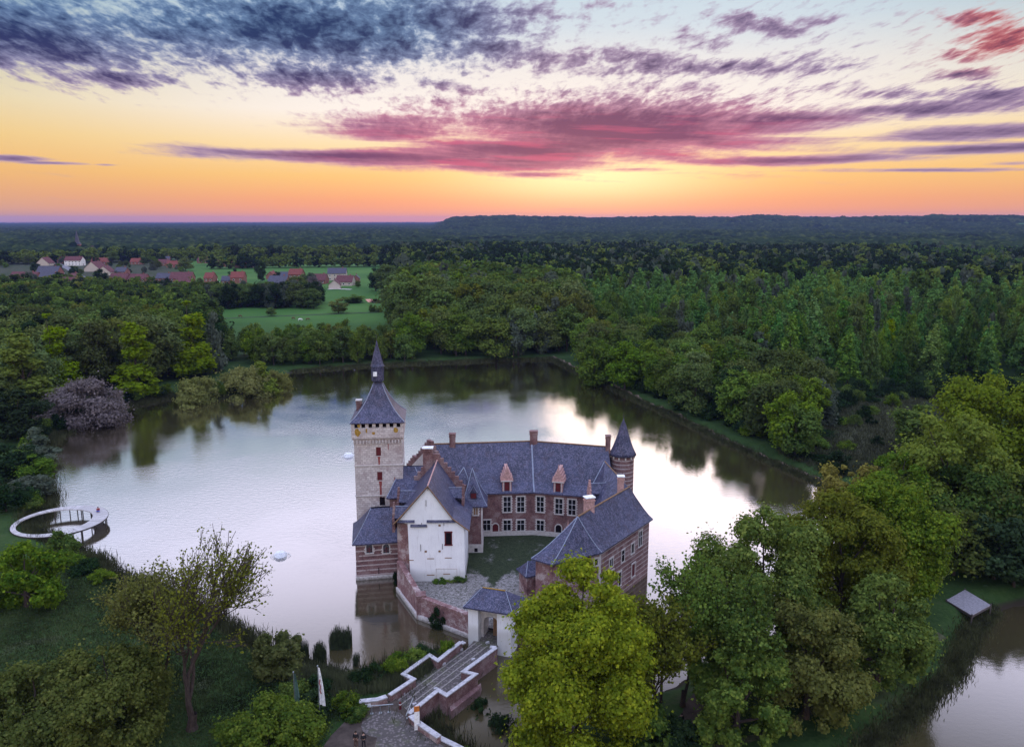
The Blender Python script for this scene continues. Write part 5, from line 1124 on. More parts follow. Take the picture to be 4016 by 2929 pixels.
for s_ in range(2): proto('brownw', 'round', 18, 5.6, 3, 40, .34, 5000, .52, 65 + s_, 'brown', shell=(.35, .95))
proto('purple', 'dome', 12, 8.5, .4, 80, .26, 24000, .32, 70, 'purple', shell=(.6, .92), asp=1.6)

PLACED = []
def inpoly(x, y, poly): return sdist(np.array([[x, y]]), poly)[0] < 0
def scatter(poly, spacing, seed, jit=.45, maxn=9999, margin=1.5):
    rg = random.Random(seed); x0, y0 = poly.min(0); x1, y1 = poly.max(0); out = []; y = y0; row = 0
    while y < y1:
        x = x0 + (row % 2) * spacing / 2
        while x < x1:
            out.append((x + rg.uniform(-jit, jit) * spacing, y + rg.uniform(-jit, jit) * spacing)); x += spacing
        y += spacing * .87; row += 1
    if not out: return []
    a = np.array(out); k = (sdist(a, poly) < 0) & (sdist(a, LAKE) > margin) & (sdist(a, MOAT) > margin); a = a[k]
    a = a[np.argsort(a[:, 1])]
    # inside the field of view only (with a margin)
    az_ = np.degrees(np.arctan2(a[:, 0], a[:, 1])); a = a[np.abs(az_) < (37 if seed != 44 else 48)]
    return [tuple(p) for p in a[:maxn]]
MERGE = {}       # far copies merged into one object of each kind
def merge(key, i, x, y, H, wd, rz):
    MERGE.setdefault(key, []).append((i, x, y, H, wd, rz))

# --- hand-placed trees, by what one sees ---------------------------------
# left shore
tree_px('column', 0, 103, 692, 25, 105, "poplar_tree", "tall narrow lime-green tree with a forked ragged top, left shore")
tree_px('column', 1, 40, 735, 22, 130, "poplar_tree", "broad lime-green tree at the left photo edge above the lake")
tree_px('column', 1, 292, 712, 22, 105, "poplar_tree", "yellow-green tapering tree right behind the purple round bush")
tree_px('column', 0, 418, 665, 25, 110, "poplar_tree", "tallest lime-green tree on the left shore beside the meadow")
tree_px('grey', 1, 468, 700, 19, 60, "grey_tree", "slim grey-green tree just right of the tallest lime-green one")
tree_px('purple', 0, 187, 828, 11.5, 158, "round_bush", "large rounded purplish-grey bush on the left shore", cat='bush')
tree_px('willow', 0, 432, 815, 8.5, 95, "willow_bush", "pale willow bush leaning over the water, left one of the shore willows", cat='bush')
tree_px('willow', 1, 535, 795, 10, 105, "willow_tree", "largest pale yellow-green willow overhanging the far left shore")
tree_px('willow', 0, 612, 803, 7, 62, "willow_bush", "right-hand willow bush at the far left corner of the lake", cat='bush')
tree_px('lime', 0, 580, 762, 14, 60, "lime_tree", "light green tree rising behind the shore willows") if 'lime' in PROTO else tree_px('column', 0, 580, 762, 14, 62, "small_tree", "light green tree rising behind the shore willows")
for k, (x, y, h_, w_, kk, lb) in enumerate(((30, 870, 11, 120, 'dark', "dark rounded tree at the left edge below the lime-green trees"), (75, 940, 7, 95, 'grey', "greyish bush at the left shore beneath the purple bush"),
    (25, 985, 7, 110, 'dark', "dark green bush at the left edge above the shore bend"), (70, 1000, 6, 80, 'green', "olive bush on the left shore above the ring pier"), (66, 1050, 4, 80, 'grey', "grey-green bush right above the ring pier"), (5, 1060, 6, 70, 'dark', "dark bush at the left edge level with the ring pier"))):
    tree_px(kk if kk in PROTO else 'green', k, x, y, h_, w_, "shore_bush", lb, cat='bush')
# dead tree
p = dpt(205, 850, 1.3); dt = root("dead_tree", (p.x - 1, p.y + 6, 1.2), "bare dead tree with forked grey branches above the purple bush", "tree")
mb = MB(); b0 = Vector((p.x - 1, p.y + 6, 1)); rg_ = random.Random(4)
mb.path([b0, b0 + Vector((0, 0, 9)), b0 + Vector((-2.2, 0, 17))], [.35, .3, .12], 6)
for a, zz, l_ in ((1, 8, 6), (-1, 10, 5), (.6, 12, 5), (1.3, 6, 4.5), (-.6, 14, 3), (1.5, 11, 4)): mb.path([b0 + Vector((-.1 * zz * (zz > 9), 0, zz)), b0 + Vector((a * l_ * .4, rg_.uniform(-1, 1), zz + l_ * .5)), b0 + Vector((a * l_ * .75, rg_.uniform(-1, 1), zz + l_))], [.15, .1, .04], 5)
obj("trunk", mb, mat("dead_wood", flat((.22, .19, .20), .9)), dt)

# --- woods -----------------------------------------------------------------
W_LEFT = poly_px([(-250, 1000), (-60, 960), (60, 920), (200, 872), (330, 852), (400, 838), (470, 812), (505, 772), (480, 742), (460, 700), (430, 672), (330, 662), (150, 655), (-260, 652)], 1.3)
W_SHORE = poly_px([(500, 800), (650, 812), (900, 799), (905, 778), (760, 782), (600, 784), (510, 780)], 1.3)
W_MID = poly_px([(890, 799), (1050, 794), (1235, 784), (1262, 770), (1262, 690), (1180, 668), (900, 664), (885, 700)], 1.3)
W_BANK = poly_px([(1285, 806), (1340, 832), (1430, 874), (1530, 919), (1630, 966), (1710, 1004), (1765, 1022), (1795, 960), (1840, 890), (1640, 830), (1480, 790), (1300, 750)], 1.3)
W_POP = poly_px([(1300, 752), (1480, 792), (1640, 832), (1830, 876), (2050, 866), (2350, 840), (2600, 820), (2600, 690), (2265, 682), (1900, 674), (1560, 668), (1265, 676)], 1.3)
W_HEDGE = poly_px([(385, 684), (715, 684), (715, 668), (385, 668)], 1.3)
allw = []
def plant(poly, spacing, seed, keyf, hf, wf, name, label, group, nmax, cat='tree', **kw):
    pts = scatter(poly, spacing, seed, **kw); rg = random.Random(seed + 1)
    for j, (x, y) in enumerate(pts):
        key = keyf(rg, x, y); H = hf(rg, x, y); wd = wf(rg, H); i = rg.randrange(99); rz = rg.uniform(0, 6.28)
        pre = {'brownw': 'brownish ', 'grey': 'pale grey-green ', 'dark': 'very dark '}.get(key, '')
        if j < nmax: tree(key, i, x, y, name, pre + (label if not pre else re.sub(r'\b(dark |pale |pointed )?green ', '', label, 1)), cat, group, H=H, wd=wd, rz=rz)
        else: merge(key, i, x, y, H, wd, rz)
    return len(pts)
ch = lambda rg, *a: rg.choices([q[0] for q in a], [q[1] for q in a])[0]
cnt_ = [plant(W_LEFT, 9.0, 3, lambda r, x, y: ch(r, ('wood', 7), ('green', 1.5), ('brownw', 1), ('dark', 2)), lambda r, x, y: r.uniform(15, 21) * (.75 if y < 215 else (1 if y < 300 else .72)), lambda r, H: H * r.uniform(.58, .75), "broadleaf_tree", "dark green broadleaf tree packed into the wood left of the lake", "broadleaf trees of the wood left of the lake", 110),
 plant(W_SHORE, 5.5, 4, lambda r, x, y: ch(r, ('green', 4), ('wood', 4), ('brownw', .6)), lambda r, x, y: r.uniform(9, 13), lambda r, H: H * r.uniform(.5, .62), "young_tree", "young green tree in the row along the far shore of the lake", "row of young trees along the far shore", 60, jit=.3),
 plant(W_MID, 9.5, 5, lambda r, x, y: ch(r, ('wood', 7), ('green', 2), ('grey', .6), ('brownw', .7)), lambda r, x, y: r.uniform(21, 26) * (.68 if y < 318 else (.85 if y < 335 else 1)), lambda r, H: H * r.uniform(.6, .78), "broadleaf_tree", "big rounded tree in the wood behind the lake's far right corner", "big trees behind the far shore", 90),
 plant(W_BANK, 7.6, 6, lambda r, x, y: ch(r, ('green', 4), ('wood', 4), ('poplar', 1), ('grey', .5), ('dark', .8), ('brownw', .5)), lambda r, x, y: r.uniform(11, 16), lambda r, H: H * r.uniform(.58, .75), "bankside_tree", "green tree in the mixed belt behind the lakeside dike path", "mixed trees behind the dike path", 110),
 plant(W_POP, 9.0, 7, lambda r, x, y: ch(r, ('poplar', 8), ('green', 1.6), ('wood', 1.2), ('grey', .5), ('column', .25)), lambda r, x, y: r.uniform(15.5, 22) * (.85 if y < 240 else 1) * (.78 + .42 * float(vnoise(np.array([x / 19.0]), np.array([y / 19.0]), 61)[0])), lambda r, H: H * r.uniform(.36, .44), "poplar_tree", "pointed green poplar in the dense plantation on the right", "poplars of the plantation on the right", 290, jit=.22),
 plant(W_HEDGE, 8.5, 8, lambda r, x, y: ch(r, ('wood', 4), ('dark', 3), ('grey', 1)), lambda r, x, y: r.uniform(11, 14.5), lambda r, H: H * r.uniform(.7, .9), "hedge_tree", "dark tree in the belt between meadow and village houses", "tree belt between meadow and village", 60)]
print("tree counts", cnt_)
# distinct trees on the right bank
for k, (key, x, y, h_, w_, nm, lb) in enumerate((
    ('green', 1318, 742, 15, 85, "round_tree", "rounded dark green tree at the start of the dike path"), ('green', 1385, 752, 15, 85, "round_tree", "second rounded dark green tree from the far end of the dike path"),
    ('lime2', 1712, 812, 13, 110, "round_tree", "bright yellow-green rounded tree near the middle of the dike path"), ('green', 1680, 868, 9, 110, "round_tree", "rounded green tree in front of the bright yellow-green one on the dike"),
    ('grey', 1815, 835, 12, 75, "grey_tree", "silvery grey-green tree right of the bright rounded tree"), ('grey', 1812, 800, 12, 90, "grey_tree", "pale grey-green tree behind the silvery one by the clearing"),
    ('green', 2040, 898, 11, 105, "round_tree", "dark rounded tree at the right end of the brown clearing"), ('brownw', 1300, 672, 17, 55, "brown_tree", "purplish-brown tree between the far wood and the right woods"), ('wood', 1255, 676, 18, 60, "wood_tree", "dark tree filling the gap at the lake's far right corner"))):
    if key == 'lime2':
        proto('lime2', 'round', 13, 5.6, 2, 44, .32, 9000, .40, 81, 'lime', shell=(.45, .95)) if 'lime2' not in PROTO else None
    tree_px(key, k, x, y, h_, w_, nm, lb)
CLR = poly_px([(1800, 1010), (1850, 930), (1960, 890), (2070, 885), (2080, 950), (2000, 1030), (1880, 1040)], 1.3)
for j in range(14):
    p = dpt(random.uniform(1800, 2080), random.uniform(890, 1020), 1.3); kk = random.choice(('bush', 'dbush', 'grey')); tree(kk, j, p.x, p.y, "clearing_shrub", "low shrub scattered in the brownish clearing behind the dike", 'shrub', "shrubs in the clearing", H=random.uniform(1.5, 4), wd=random.uniform(2.5, 5))
for j, (x, y) in enumerate(scatter(poly_px([(1290, 812), (1530, 922), (1765, 1026), (1850, 1050), (1900, 960), (2060, 900), (2300, 870), (2300, 840), (1850, 870), (1800, 930), (1640, 905), (1420, 830)], 1.3), 5.0, 19, margin=4.0)):
    if inpoly(x, y, CLR): continue
    tree(('dbush', 'bush', 'dbush')[j % 3], j, x, y, "undergrowth_shrub", "low dark shrub in the undergrowth between dike and plantation", 'shrub', "undergrowth behind the dike", H=random.uniform(1.5, 4.5), wd=random.uniform(3, 6))
# bushes along the shores (ragged water edge)
def edge_pts(poly, i0, i1, step, off, seed):
    rg = random.Random(seed); out = []
    for i in range(i0, i1):
        a = Vector(poly[i % len(poly)]); b = Vector(poly[(i + 1) % len(poly)]); n = int((b - a).length / step) + 1; t = (b - a).normalized(); nn = Vector((-t.y, t.x))
        for j in range(n):
            p = a.lerp(b, (j + rg.random()) / n); q = p + nn * off
            if inpoly(q.x, q.y, LAKE): q = p - nn * off
            out.append((q.x + rg.uniform(-.6, .6), q.y + rg.uniform(-.6, .6), rg))
    return out
nL = len(LAKE)
i_l0 = 38                                    # index of the first left-side shore point
for j, (x, y, rg) in enumerate(edge_pts(LAKE, 44, nL - 1, 3.2, 2.2, 5)):
    if math.hypot(x - ro.x, y - ro.y) < 11: continue
    tree('dbush' if rg.random() < .5 else 'bush', j, x, y, "shore_shrub", "low dark shrub on the left water's edge", 'shrub', "shrubs along the left water's edge", H=rg.uniform(1.6, 3.6), wd=rg.uniform(3.0, 5.0))
# dike verge: grass tufts and reeds as stuff
def tufts(name, pts, n, spread, h0, h1, mt, seed, w0=.03, zf=None, lean=.25):
    rg = np.random.default_rng(seed); pts = np.array(pts); k = rg.integers(0, len(pts), n); B = pts[k] + rg.normal(size=(n, 2)) * spread
    d = np.minimum(sdist(B, LAKE), sdist(B, MOAT)); Z = gz(B[:, 0], B[:, 1]) if zf is None else np.full(n, zf); Hh = rg.uniform(h0, h1, n); a = rg.uniform(0, np.pi, n)
    dx = np.cos(a) * w0; dy = np.sin(a) * w0; lx = rg.normal(size=n) * lean * Hh; ly = rg.normal(size=n) * lean * Hh; Z = np.maximum(Z, -.05)
    V = np.stack([np.stack([B[:, 0] - dx, B[:, 1] - dy, Z], 1), np.stack([B[:, 0] + dx, B[:, 1] + dy, Z], 1), np.stack([B[:, 0] + lx + dx * .3, B[:, 1] + ly + dy * .3, Z + Hh], 1), np.stack([B[:, 0] + lx - dx * .3, B[:, 1] + ly - dy * .3, Z + Hh], 1)], 1).reshape(-1, 3)
    return tag(link(name, fastmesh(name, V, np.arange(n * 4).reshape(-1, 4), mt)), kind='stuff')
def along(pts, step=.8):
    out = []
    for a, b in zip(pts[:-1], pts[1:]):
        a = Vector(a); b = Vector(b); n = max(1, int((b - a).length / step)); out += [tuple(a.lerp(b, j / n)) for j in range(n)]
    return out
G['grass'] = mat("grass_blades", flat((.055, .105, .028), .95, .1, 0, .5, .5)); G['sedge'] = mat("sedge", flat((.050, .055, .024), .95, .1, 0, .5, .6))
tufts("dike_grass", along([tuple(LAKE[i]) for i in range(5, 13)]), 26000, .55, .25, .8, G['sedge'], 1, .06)
tufts("far_shore_grass", along([tuple(LAKE[i]) for i in range(0, 6)]), 7000, .6, .3, .9, G['sedge'], 2, .12)
tufts("bank_grass", along([tuple(LAKE[i]) for i in range(24, nL)]), 60000, 1.1, .3, 1.1, G['sedge'], 3, .05)
tufts("moat_bank_grass", along([tuple(MOAT[i]) for i in range(2, 11)]), 22000, .8, .15, .5, G['sedge'], 4, .05)
def area_pts(pts, n, seed):
    poly = np.array([(p[0], p[1]) for p in pts]); rg = np.random.default_rng(seed); a = poly.min(0) + rg.random((n * 4, 2)) * (poly.max(0) - poly.min(0)); return a[sdist(a, poly) < 0][:n]
tufts("lawn_grass", area_pts([dpt(a, b, 1.3) for a, b in ((0, 1240), (110, 1230), (240, 1290), (420, 1370), (600, 1440), (700, 1500), (760, 1560), (700, 1660), (-60, 1700), (-100, 1300))], 30000, 7), 120000, .3, .06, .22, mat("lawn_blades", flat((.042, .058, .020), .95, .1, 0, .7, .12)), 8, .05, lean=.6)
tufts("clearing_growth", area_pts([dpt(a, b, 1.3) for a, b in ((1720, 1000), (1840, 900), (1960, 872), (2100, 870), (2120, 960), (2000, 1040), (1850, 1060))], 5000, 9), 40000, .5, .2, 1.1, M['drygrass'], 10, .07, lean=.5)
# reed beds standing in the water
def reeds(x, yt, yb, w_, lab, n=500, seed=0):
    b = at(x, yb, 0); hh = atY(x, yt, b.y).z; wd = w_ * b.y * 1.1 / F; rg = np.random.default_rng(seed)
    B = np.stack([b.x + rg.uniform(-.5, .5, n) * wd, b.y + rg.uniform(-.8, .8, n)], 1); Hh = hh * rg.uniform(.45, 1.0, n) * (1 - .5 * np.abs((B[:, 0] - b.x) / wd)); a = rg.uniform(0, 3.14, n)
    dx = np.cos(a) * .035; dy = np.sin(a) * .035; lx = rg.normal(size=n) * .1; ly = rg.normal(size=n) * .1
    V = np.stack([np.stack([B[:, 0] - dx, B[:, 1] - dy, Hh * 0 - .1], 1), np.stack([B[:, 0] + dx, B[:, 1] + dy, Hh * 0 - .1], 1), np.stack([B[:, 0] + lx + dx * .4, B[:, 1] + ly, Hh], 1), np.stack([B[:, 0] + lx - dx * .4, B[:, 1] + ly, Hh], 1)], 1).reshape(-1, 3)
    o = link("reed_clump", fastmesh("reed_clump", V - np.array([b.x, b.y, 0]), np.arange(n * 4).reshape(-1, 4), M['reed']), loc=(b.x, b.y, 0)); tag(o, lab, "reeds")
reeds(1325, 2450, 2536, 55, "tallest dark reed clump standing in the lake left of the bridge", 700, 1); reeds(1366, 2450, 2532, 22, "thin reed clump just right of the tallest reed clump", 260, 2)
reeds(1255, 2510, 2590, 42, "dark reed clump in the lake, middle one of the group", 500, 3); reeds(1183, 2500, 2580, 48, "leftmost dark reed clump beside the branching tree", 500, 4); reeds(1396, 2555, 2600, 20, "smallest reed clump near the bridge-side shore", 160, 5)
tufts("marsh_reeds", area_pts([dpt(a, b, 0) for a, b in ((640, 1440), (700, 1480), (790, 1500), (880, 1480), (960, 1462), (1010, 1455), (1000, 1475), (940, 1520), (880, 1548), (790, 1560), (700, 1560), (600, 1500))], 4000, 11), 34000, .35, .35, 1.2, mat("marsh_reed", flat((.075, .085, .042), .95, .1, 0, .5, .35)), 12, .035, lean=.12)
for j, (x, y, h_, w_) in enumerate(((700, 1500, 2.2, 70), (640, 1510, 2.4, 80), (760, 1535, 2.0, 60), (800, 1482, 1.8, 55), (870, 1452, 2.2, 55), (925, 1432, 2.0, 45), (935, 1420, 2.2, 50), (985, 1405, 2.4, 40), (880, 1440, 1.8, 50), (690, 1540, 2.6, 90), (790, 1560, 1.6, 50), (610, 1550, 2.6, 90), (830, 1470, 1.8, 50))):
    tree_px('bush' if j % 3 else 'dbush', j, x, y, h_, w_, "marsh_shrub", "green shrub on the overgrown bank left of the bridge", cat='shrub', group="shrubs on the bank left of the bridge")
for j, (x, y, h_, w_) in enumerate(((1060, 1500, 2.4, 60), (1110, 1530, 2.5, 70), (1150, 1560, 2.5, 60), (1020, 1625, 1.5, 50), (1075, 1630, 1.8, 60), (1120, 1640, 2.0, 60), (1170, 1600, 3, 60))):
    tree_px('dbush' if j < 3 else 'bush', j, x, y, h_, w_, "pond_shrub", "dark shrub on the pond bank right of the bridge", cat='shrub', group="shrubs on the pond bank right of the bridge")
ivy_ = ((1650, 2420, 'dbush', 1.2, 45), (1715, 2390, 'dbush', 2.4, 60), (1556, 2225, 'dbush', 2.0, 30))
for j, (x, y, kk, h_, w_) in enumerate(ivy_[1:]):
    z0 = .0; p = at(x, y + 60, 0.2); tree(kk, j, p.x, p.y, "wall_shrub", ("dark bush growing at the foot of the curtain wall", "dark creeper at the corner of chapel and curtain wall")[j], 'shrub', H=h_, wd=w_ * p.y * 1.15 / F, z=0.0)
for j, (x, y, h_) in enumerate(((1722, 2272, .7), (1805, 2262, 1.0), (1745, 2276, .5), (1780, 2268, .7))):
    p = at(x, y + 8, YZ); tree('bush', j, p.x, p.y, "weed_clump", "weeds growing at the foot of the white gabled wall", 'weeds', "weeds at the foot of the white house", H=h_, wd=h_ * 2.4, z=YZ)

# --- foreground trees (each its own mesh) -------------------------------------
def big(key, env, x, ytop, H, wpx_, base, mt, nleaf, size, seed, name, label, ncl=90, clr=.24, tr=.35, shell=(.45, .98), flat=.8, tilt=.35, z0=1.3, limbs=12, asp=1.0):
    p = dpt(x, ytop, z0 + H); dep = p.y * math.cos(PITCH) + (HC - H - z0) * math.sin(PITCH); Rr = wpx_ * 1.7731 * dep / F / 2
    proto(key, env, H, Rr * .88, base, ncl, clr, nleaf, size, seed, mt, shell=shell, tr=tr, flat=flat, tilt=tilt, limbs=limbs, asp=asp)
    return tree(key, 0, p.x, p.y, name, label, rz=seed * 1.3)
big('maple', 'dome', 1285, 1262, 18.5, 365, 2.0, 'maple', 150000, .235, 101, "maple_tree", "big bright yellow-green tree in the foreground right of the bridge", ncl=130, clr=.21, shell=(.3, 1.0))
big('ft1', 'dome', 1700, 1135, 18.5, 330, 3.0, 'bright', 62000, .25, 102, "broadleaf_tree", "tall dark green tree right of the castle, reaching over the lake", ncl=105, clr=.20, shell=(.3, 1.0))
big('ft2', 'round', 1600, 1250, 15, 215, 3.5, 'bright', 30000, .23, 103, "broadleaf_tree", "green tree with sky-bright gaps, between the bright tree and the tall dark one", ncl=90, clr=.19, shell=(.4, 1.05))
big('ft3', 'round', 1875, 1100, 18, 260, 3, 'brown', 66000, .26, 104, "broadleaf_tree", "brownish-olive tree in the row on the right, behind the dark green one", ncl=90, clr=.22, shell=(.4, 1.0))
big('ft4', 'round', 1985, 1055, 19, 250, 3, 'bright', 66000, .26, 105, "broadleaf_tree", "rounded mid-green tree at the right end of the row, left of the dock", ncl=80, clr=.24, shell=(.4, 1.0))
big('ft5', 'round', 1905, 1000, 13, 150, 3, 'orange', 22000, .32, 106, "autumn_tree", "thin orange-yellow tree at the end of the dike", ncl=44, clr=.22, shell=(.4, 1.0))
big('ft6', 'round', 1992, 1005, 15, 150, 3, 'green', 26000, .34, 107, "broadleaf_tree", "green tree right beside the orange-yellow tree", ncl=60, clr=.24)
big('ft7', 'dome', 2110, 925, 20, 260, 3, 'lime', 40000, .38, 108, "broadleaf_tree", "large yellow-green tree left in the mass at the right edge", ncl=90, clr=.22)
big('ft8', 'dome', 2235, 850, 23, 330, 3, 'lime', 50000, .40, 109, "broadleaf_tree", "tallest yellow-green tree at the right photo edge", ncl=100, clr=.22)
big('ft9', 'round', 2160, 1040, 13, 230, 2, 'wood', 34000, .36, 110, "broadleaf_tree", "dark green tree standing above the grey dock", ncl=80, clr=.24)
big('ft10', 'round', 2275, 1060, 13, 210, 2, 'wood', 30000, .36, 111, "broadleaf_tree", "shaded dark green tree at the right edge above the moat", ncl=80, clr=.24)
big('ft11', 'round', 1470, 1340, 11, 100, 4.5, 'brown', 5500, .24, 112, "slender_tree", "slender olive-brown tree right behind the bright yellow-green tree", ncl=50, clr=.20, tr=.16, shell=(.3, 1.1))
big('ft12', 'round', 1405, 1350, 9, 90, 2, 'brown', 9000, .26, 113, "slender_tree", "small olive tree at the castle's right water corner", ncl=40, clr=.22, tr=.14)
big('ft13', 'dome', 1640, 1420, 11, 210, 1.5, 'bright', 44000, .23, 114, "broadleaf_tree", "lower green tree beneath the tall dark one, beside the earth path", ncl=70, clr=.22)
big('ft14', 'dome', 1800, 1350, 12, 260, 1.5, 'brown', 48000, .25, 115, "broadleaf_tree", "low olive tree in front of the row on the right", ncl=70, clr=.22)
big('ft15', 'dome', 1960, 1290, 12, 220, 1.5, 'green', 44000, .25, 116, "broadleaf_tree", "low green tree beside the moat path, left of the dock", ncl=70, clr=.22)
big('ft16', 'dome', 1420, 1560, 4.5, 130, .3, 'green', 9000, .22, 117, "undergrowth_bush", "green bush at the bottom right of the bright yellow-green tree", ncl=40, clr=.25, tr=.1)
big('ft17', 'dome', 1510, 1600, 3, 120, .3, 'dark', 8000, .22, 118, "undergrowth_bush", "dark bush beside the earth path at the bottom", ncl=40, clr=.25, tr=.1)
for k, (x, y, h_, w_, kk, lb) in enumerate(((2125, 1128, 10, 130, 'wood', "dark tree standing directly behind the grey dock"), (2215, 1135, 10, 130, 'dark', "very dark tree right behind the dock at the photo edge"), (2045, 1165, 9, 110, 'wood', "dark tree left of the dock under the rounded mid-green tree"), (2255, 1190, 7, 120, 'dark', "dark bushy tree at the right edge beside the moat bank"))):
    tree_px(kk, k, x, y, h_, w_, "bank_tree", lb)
ribbon("earth_path", [dpt(a, b, 1.3) for a, b in ((1480, 1680), (1510, 1610), (1545, 1550), (1580, 1500), (1640, 1460))], 1.6, M['mud'], .06, .5)
plant(poly_px([(2300, 870), (2700, 870), (2900, 1230), (2420, 1260), (2330, 1180)], 1.3), 11.0, 44, lambda r, x, y: ch(r, ('green', 4), ('wood', 4)), lambda r, x, y: r.uniform(13, 18), lambda r, H: H * r.uniform(.6, .8), "broadleaf_tree", "green tree in the wood beyond the moat at the far right", "trees beyond the moat at the right", 60)
# bottom left bushes and trees
big('fl1', 'dome', 205, 1450, 8.5, 330, .8, 'willow2', 62000, .22, 121, "olive_tree", "broad olive-green bushy tree filling the bottom left corner", ncl=110, clr=.20) if 'willow2' in G else None
G['olive'] = foliage((.045, .062, .018), (.105, .130, .036), (.185, .200, .060), .3, .2, .5)
big('fl1', 'dome', 225, 1452, 9, 300, .6, 'olive', 60000, .22, 121, "bushy_tree", "broad olive-green bushy tree near the bottom left corner", ncl=110, clr=.20)
big('fl2', 'dome', 55, 1490, 8.5, 270, .6, 'olive', 46000, .22, 122, "bushy_tree", "darker olive bushy tree in the very bottom left corner", ncl=100, clr=.20)
big('fl3', 'dome', 592, 1568, 6.5, 250, .4, 'green', 46000, .20, 123, "round_bush", "fresh green rounded bush at the bottom edge left of the people", ncl=90, clr=.20)
big('fl4', 'dome', 45, 1215, 8, 160, .4, 'green', 22000, .28, 124, "round_bush", "round green bush at the left edge below the ring pier", ncl=60, clr=.24)
big('fl5', 'dome', 610, 1405, 4.5, 120, .3, 'olive', 14000, .24, 125, "round_bush", "olive-grey bush right of the branching tree by the reeds", ncl=50, clr=.22, tr=.1)
for j, (x, y, h_, w_) in enumerate(((150, 1222, 1.6, 60), (190, 1240, 1.6, 60), (225, 1262, 1.5, 50), (262, 1285, 1.5, 50), (300, 1300, 1.6, 60), (340, 1320, 1.6, 60))):
    tree_px('dbush' if j % 2 else 'bush', j, x, y, h_, w_, "shore_shrub", "low shrub on the lawn's edge below the ring pier", cat='shrub', group="low shrubs on the lawn's edge")

# --- branching trees with visible limbs --------------------------------------
def branching(x, ybase, H, lean, spread, seed, name, label, trunk_r, nleaf_tip, leafs, dens, mt='sparse', levels=5, first=.28, ratio=(.76, .92), bias=0.0):
    b = dpt(x, ybase, 1.3); z = gzs(b.x, b.y); r = root(name, (b.x, b.y, z), label, "tree"); rg = random.Random(seed); mb = MB(); tips = []
    def grow(p, d, L_, rad, lv):
        n = 3; pts = [p]; q = p.copy(); dd = d.copy()
        for i in range(n):
            dd = (dd + Vector((rg.gauss(0, .13), rg.gauss(0, .13), rg.gauss(.05, .07)))).normalized(); q = q + dd * L_ / n; pts.append(q.copy())
        rad = max(rad, .038); mb.path(pts, [rad, rad * .88, rad * .76, rad * .62], 6 if lv > 2 else 4, cap=False)
        if lv <= 2: tips.extend(pts[1:])
        if lv == 0: return
        k = 3 if lv >= levels - 1 else rg.choice((2, 3, 3))
        for j in range(k):
            a = rg.uniform(0, 6.28); sp = spread * rg.uniform(.6, 1.25); side = dd.orthogonal().normalized(); side.rotate(__import__('mathutils').Quaternion(dd, a)); nd = (dd * math.cos(sp) + side * math.sin(sp) + Vector((bias, 0, .16))).normalized()
            st = pts[-1] if j < 2 else pts[2]; grow(st, nd, L_ * rg.uniform(*ratio), rad * rg.uniform(.52, .66), lv - 1)
    grow(Vector((b.x, b.y, z - .3)), Vector((lean, 0, 1)).normalized(), H * first, trunk_r, levels)
    mb.path([(b.x, b.y, z - .4), (b.x, b.y, z + .5), (b.x + lean * 1.5, b.y, z + 1.8)], [trunk_r * 1.9, trunk_r * 1.25, trunk_r], 8, cap=False)
    obj("trunk", mb, M['bark'], r)
    T3 = np.array([tuple(t) for t in tips]); rn = np.random.default_rng(seed); k = rn.integers(0, len(T3), nleaf_tip); Pt = T3[k] + rn.normal(size=(nleaf_tip, 3)) * dens
    N = rn.normal(size=(nleaf_tip, 3)) + np.array([0, 0, .6]); N /= np.linalg.norm(N, axis=1, keepdims=True); V, Fq = quads(Pt - np.array([b.x, b.y, z]), N, leafs * rn.uniform(.6, 1.4, nleaf_tip), rn)
    link("crown", fastmesh("crown", V, Fq, G[mt]), r); return r
branching(425, 1612, 25, .16, .45, 11, "branching_tree", "large half-bare tree with a forked dark trunk on the lawn left of the flags", .40, 5200, .18, .34, levels=6, first=.20, bias=.20)
branching(364, 1545, 18, -.12, .46, 23, "branching_tree", "leafier leaning tree left of the large half-bare one", .32, 13000, .19, .48, levels=6, first=.20, bias=-.05)
branching(1510, 1560, 11.5, .02, .34, 31, "slender_tree", "thin dark-trunked tree with open crown before the lake, right of the bright tree", .22, 8000, .24, .35, 'green', 5, .34)
branching(1458, 1600, 10.5, .0, .34, 37, "slender_tree", "thinner straight-trunked tree beside the open-crowned one", .20, 8000, .24, .35, 'brown', 5, .34)
branching(1612, 1590, 11, .0, .34, 41, "slender_tree", "straight grey-trunked tree right of the earth path", .26, 10000, .26, .4, 'green', 5, .34)

# --- merged far trees of the plantation and woods ------------------------------
def arr(me):
    v = np.empty(len(me.vertices) * 3, np.float32); me.vertices.foreach_get('co', v); f = np.empty(len(me.loops), np.int32); me.loops.foreach_get('vertex_index', f); return v.reshape(-1, 3), f.reshape(-1, 4)
MG = {}
for key, lst in MERGE.items():
    mname = PROTO[key][0][0].materials[0]
    for (i, x, y, H, wd, rz) in lst:
        cm, tm, h0, r0 = PROTO[key][i % len(PROTO[key])]; MG.setdefault(id(cm), [cm, []])[1].append((x, y, H / h0, wd / 2 / r0, rz))
bym = {}
for cm, lst in MG.values():
    v, f = arr(cm); k = rng.permutation(len(f))[:max(400, len(f) // 6)]; f = f[np.sort(k)]; q = v[f]; c = q.mean(1, keepdims=True); q = c + (q - c) * 2.1
    for (x, y, sz, sx, rz) in lst:
        ca, sa = math.cos(rz), math.sin(rz); o = np.empty_like(q); o[..., 0] = (q[..., 0] * ca - q[..., 1] * sa) * sx + x; o[..., 1] = (q[..., 0] * sa + q[..., 1] * ca) * sx + y; o[..., 2] = q[..., 2] * sz + 1.2
        bym.setdefault(cm.materials[0].name, [cm.materials[0], []])[1].append(o.reshape(-1, 3))
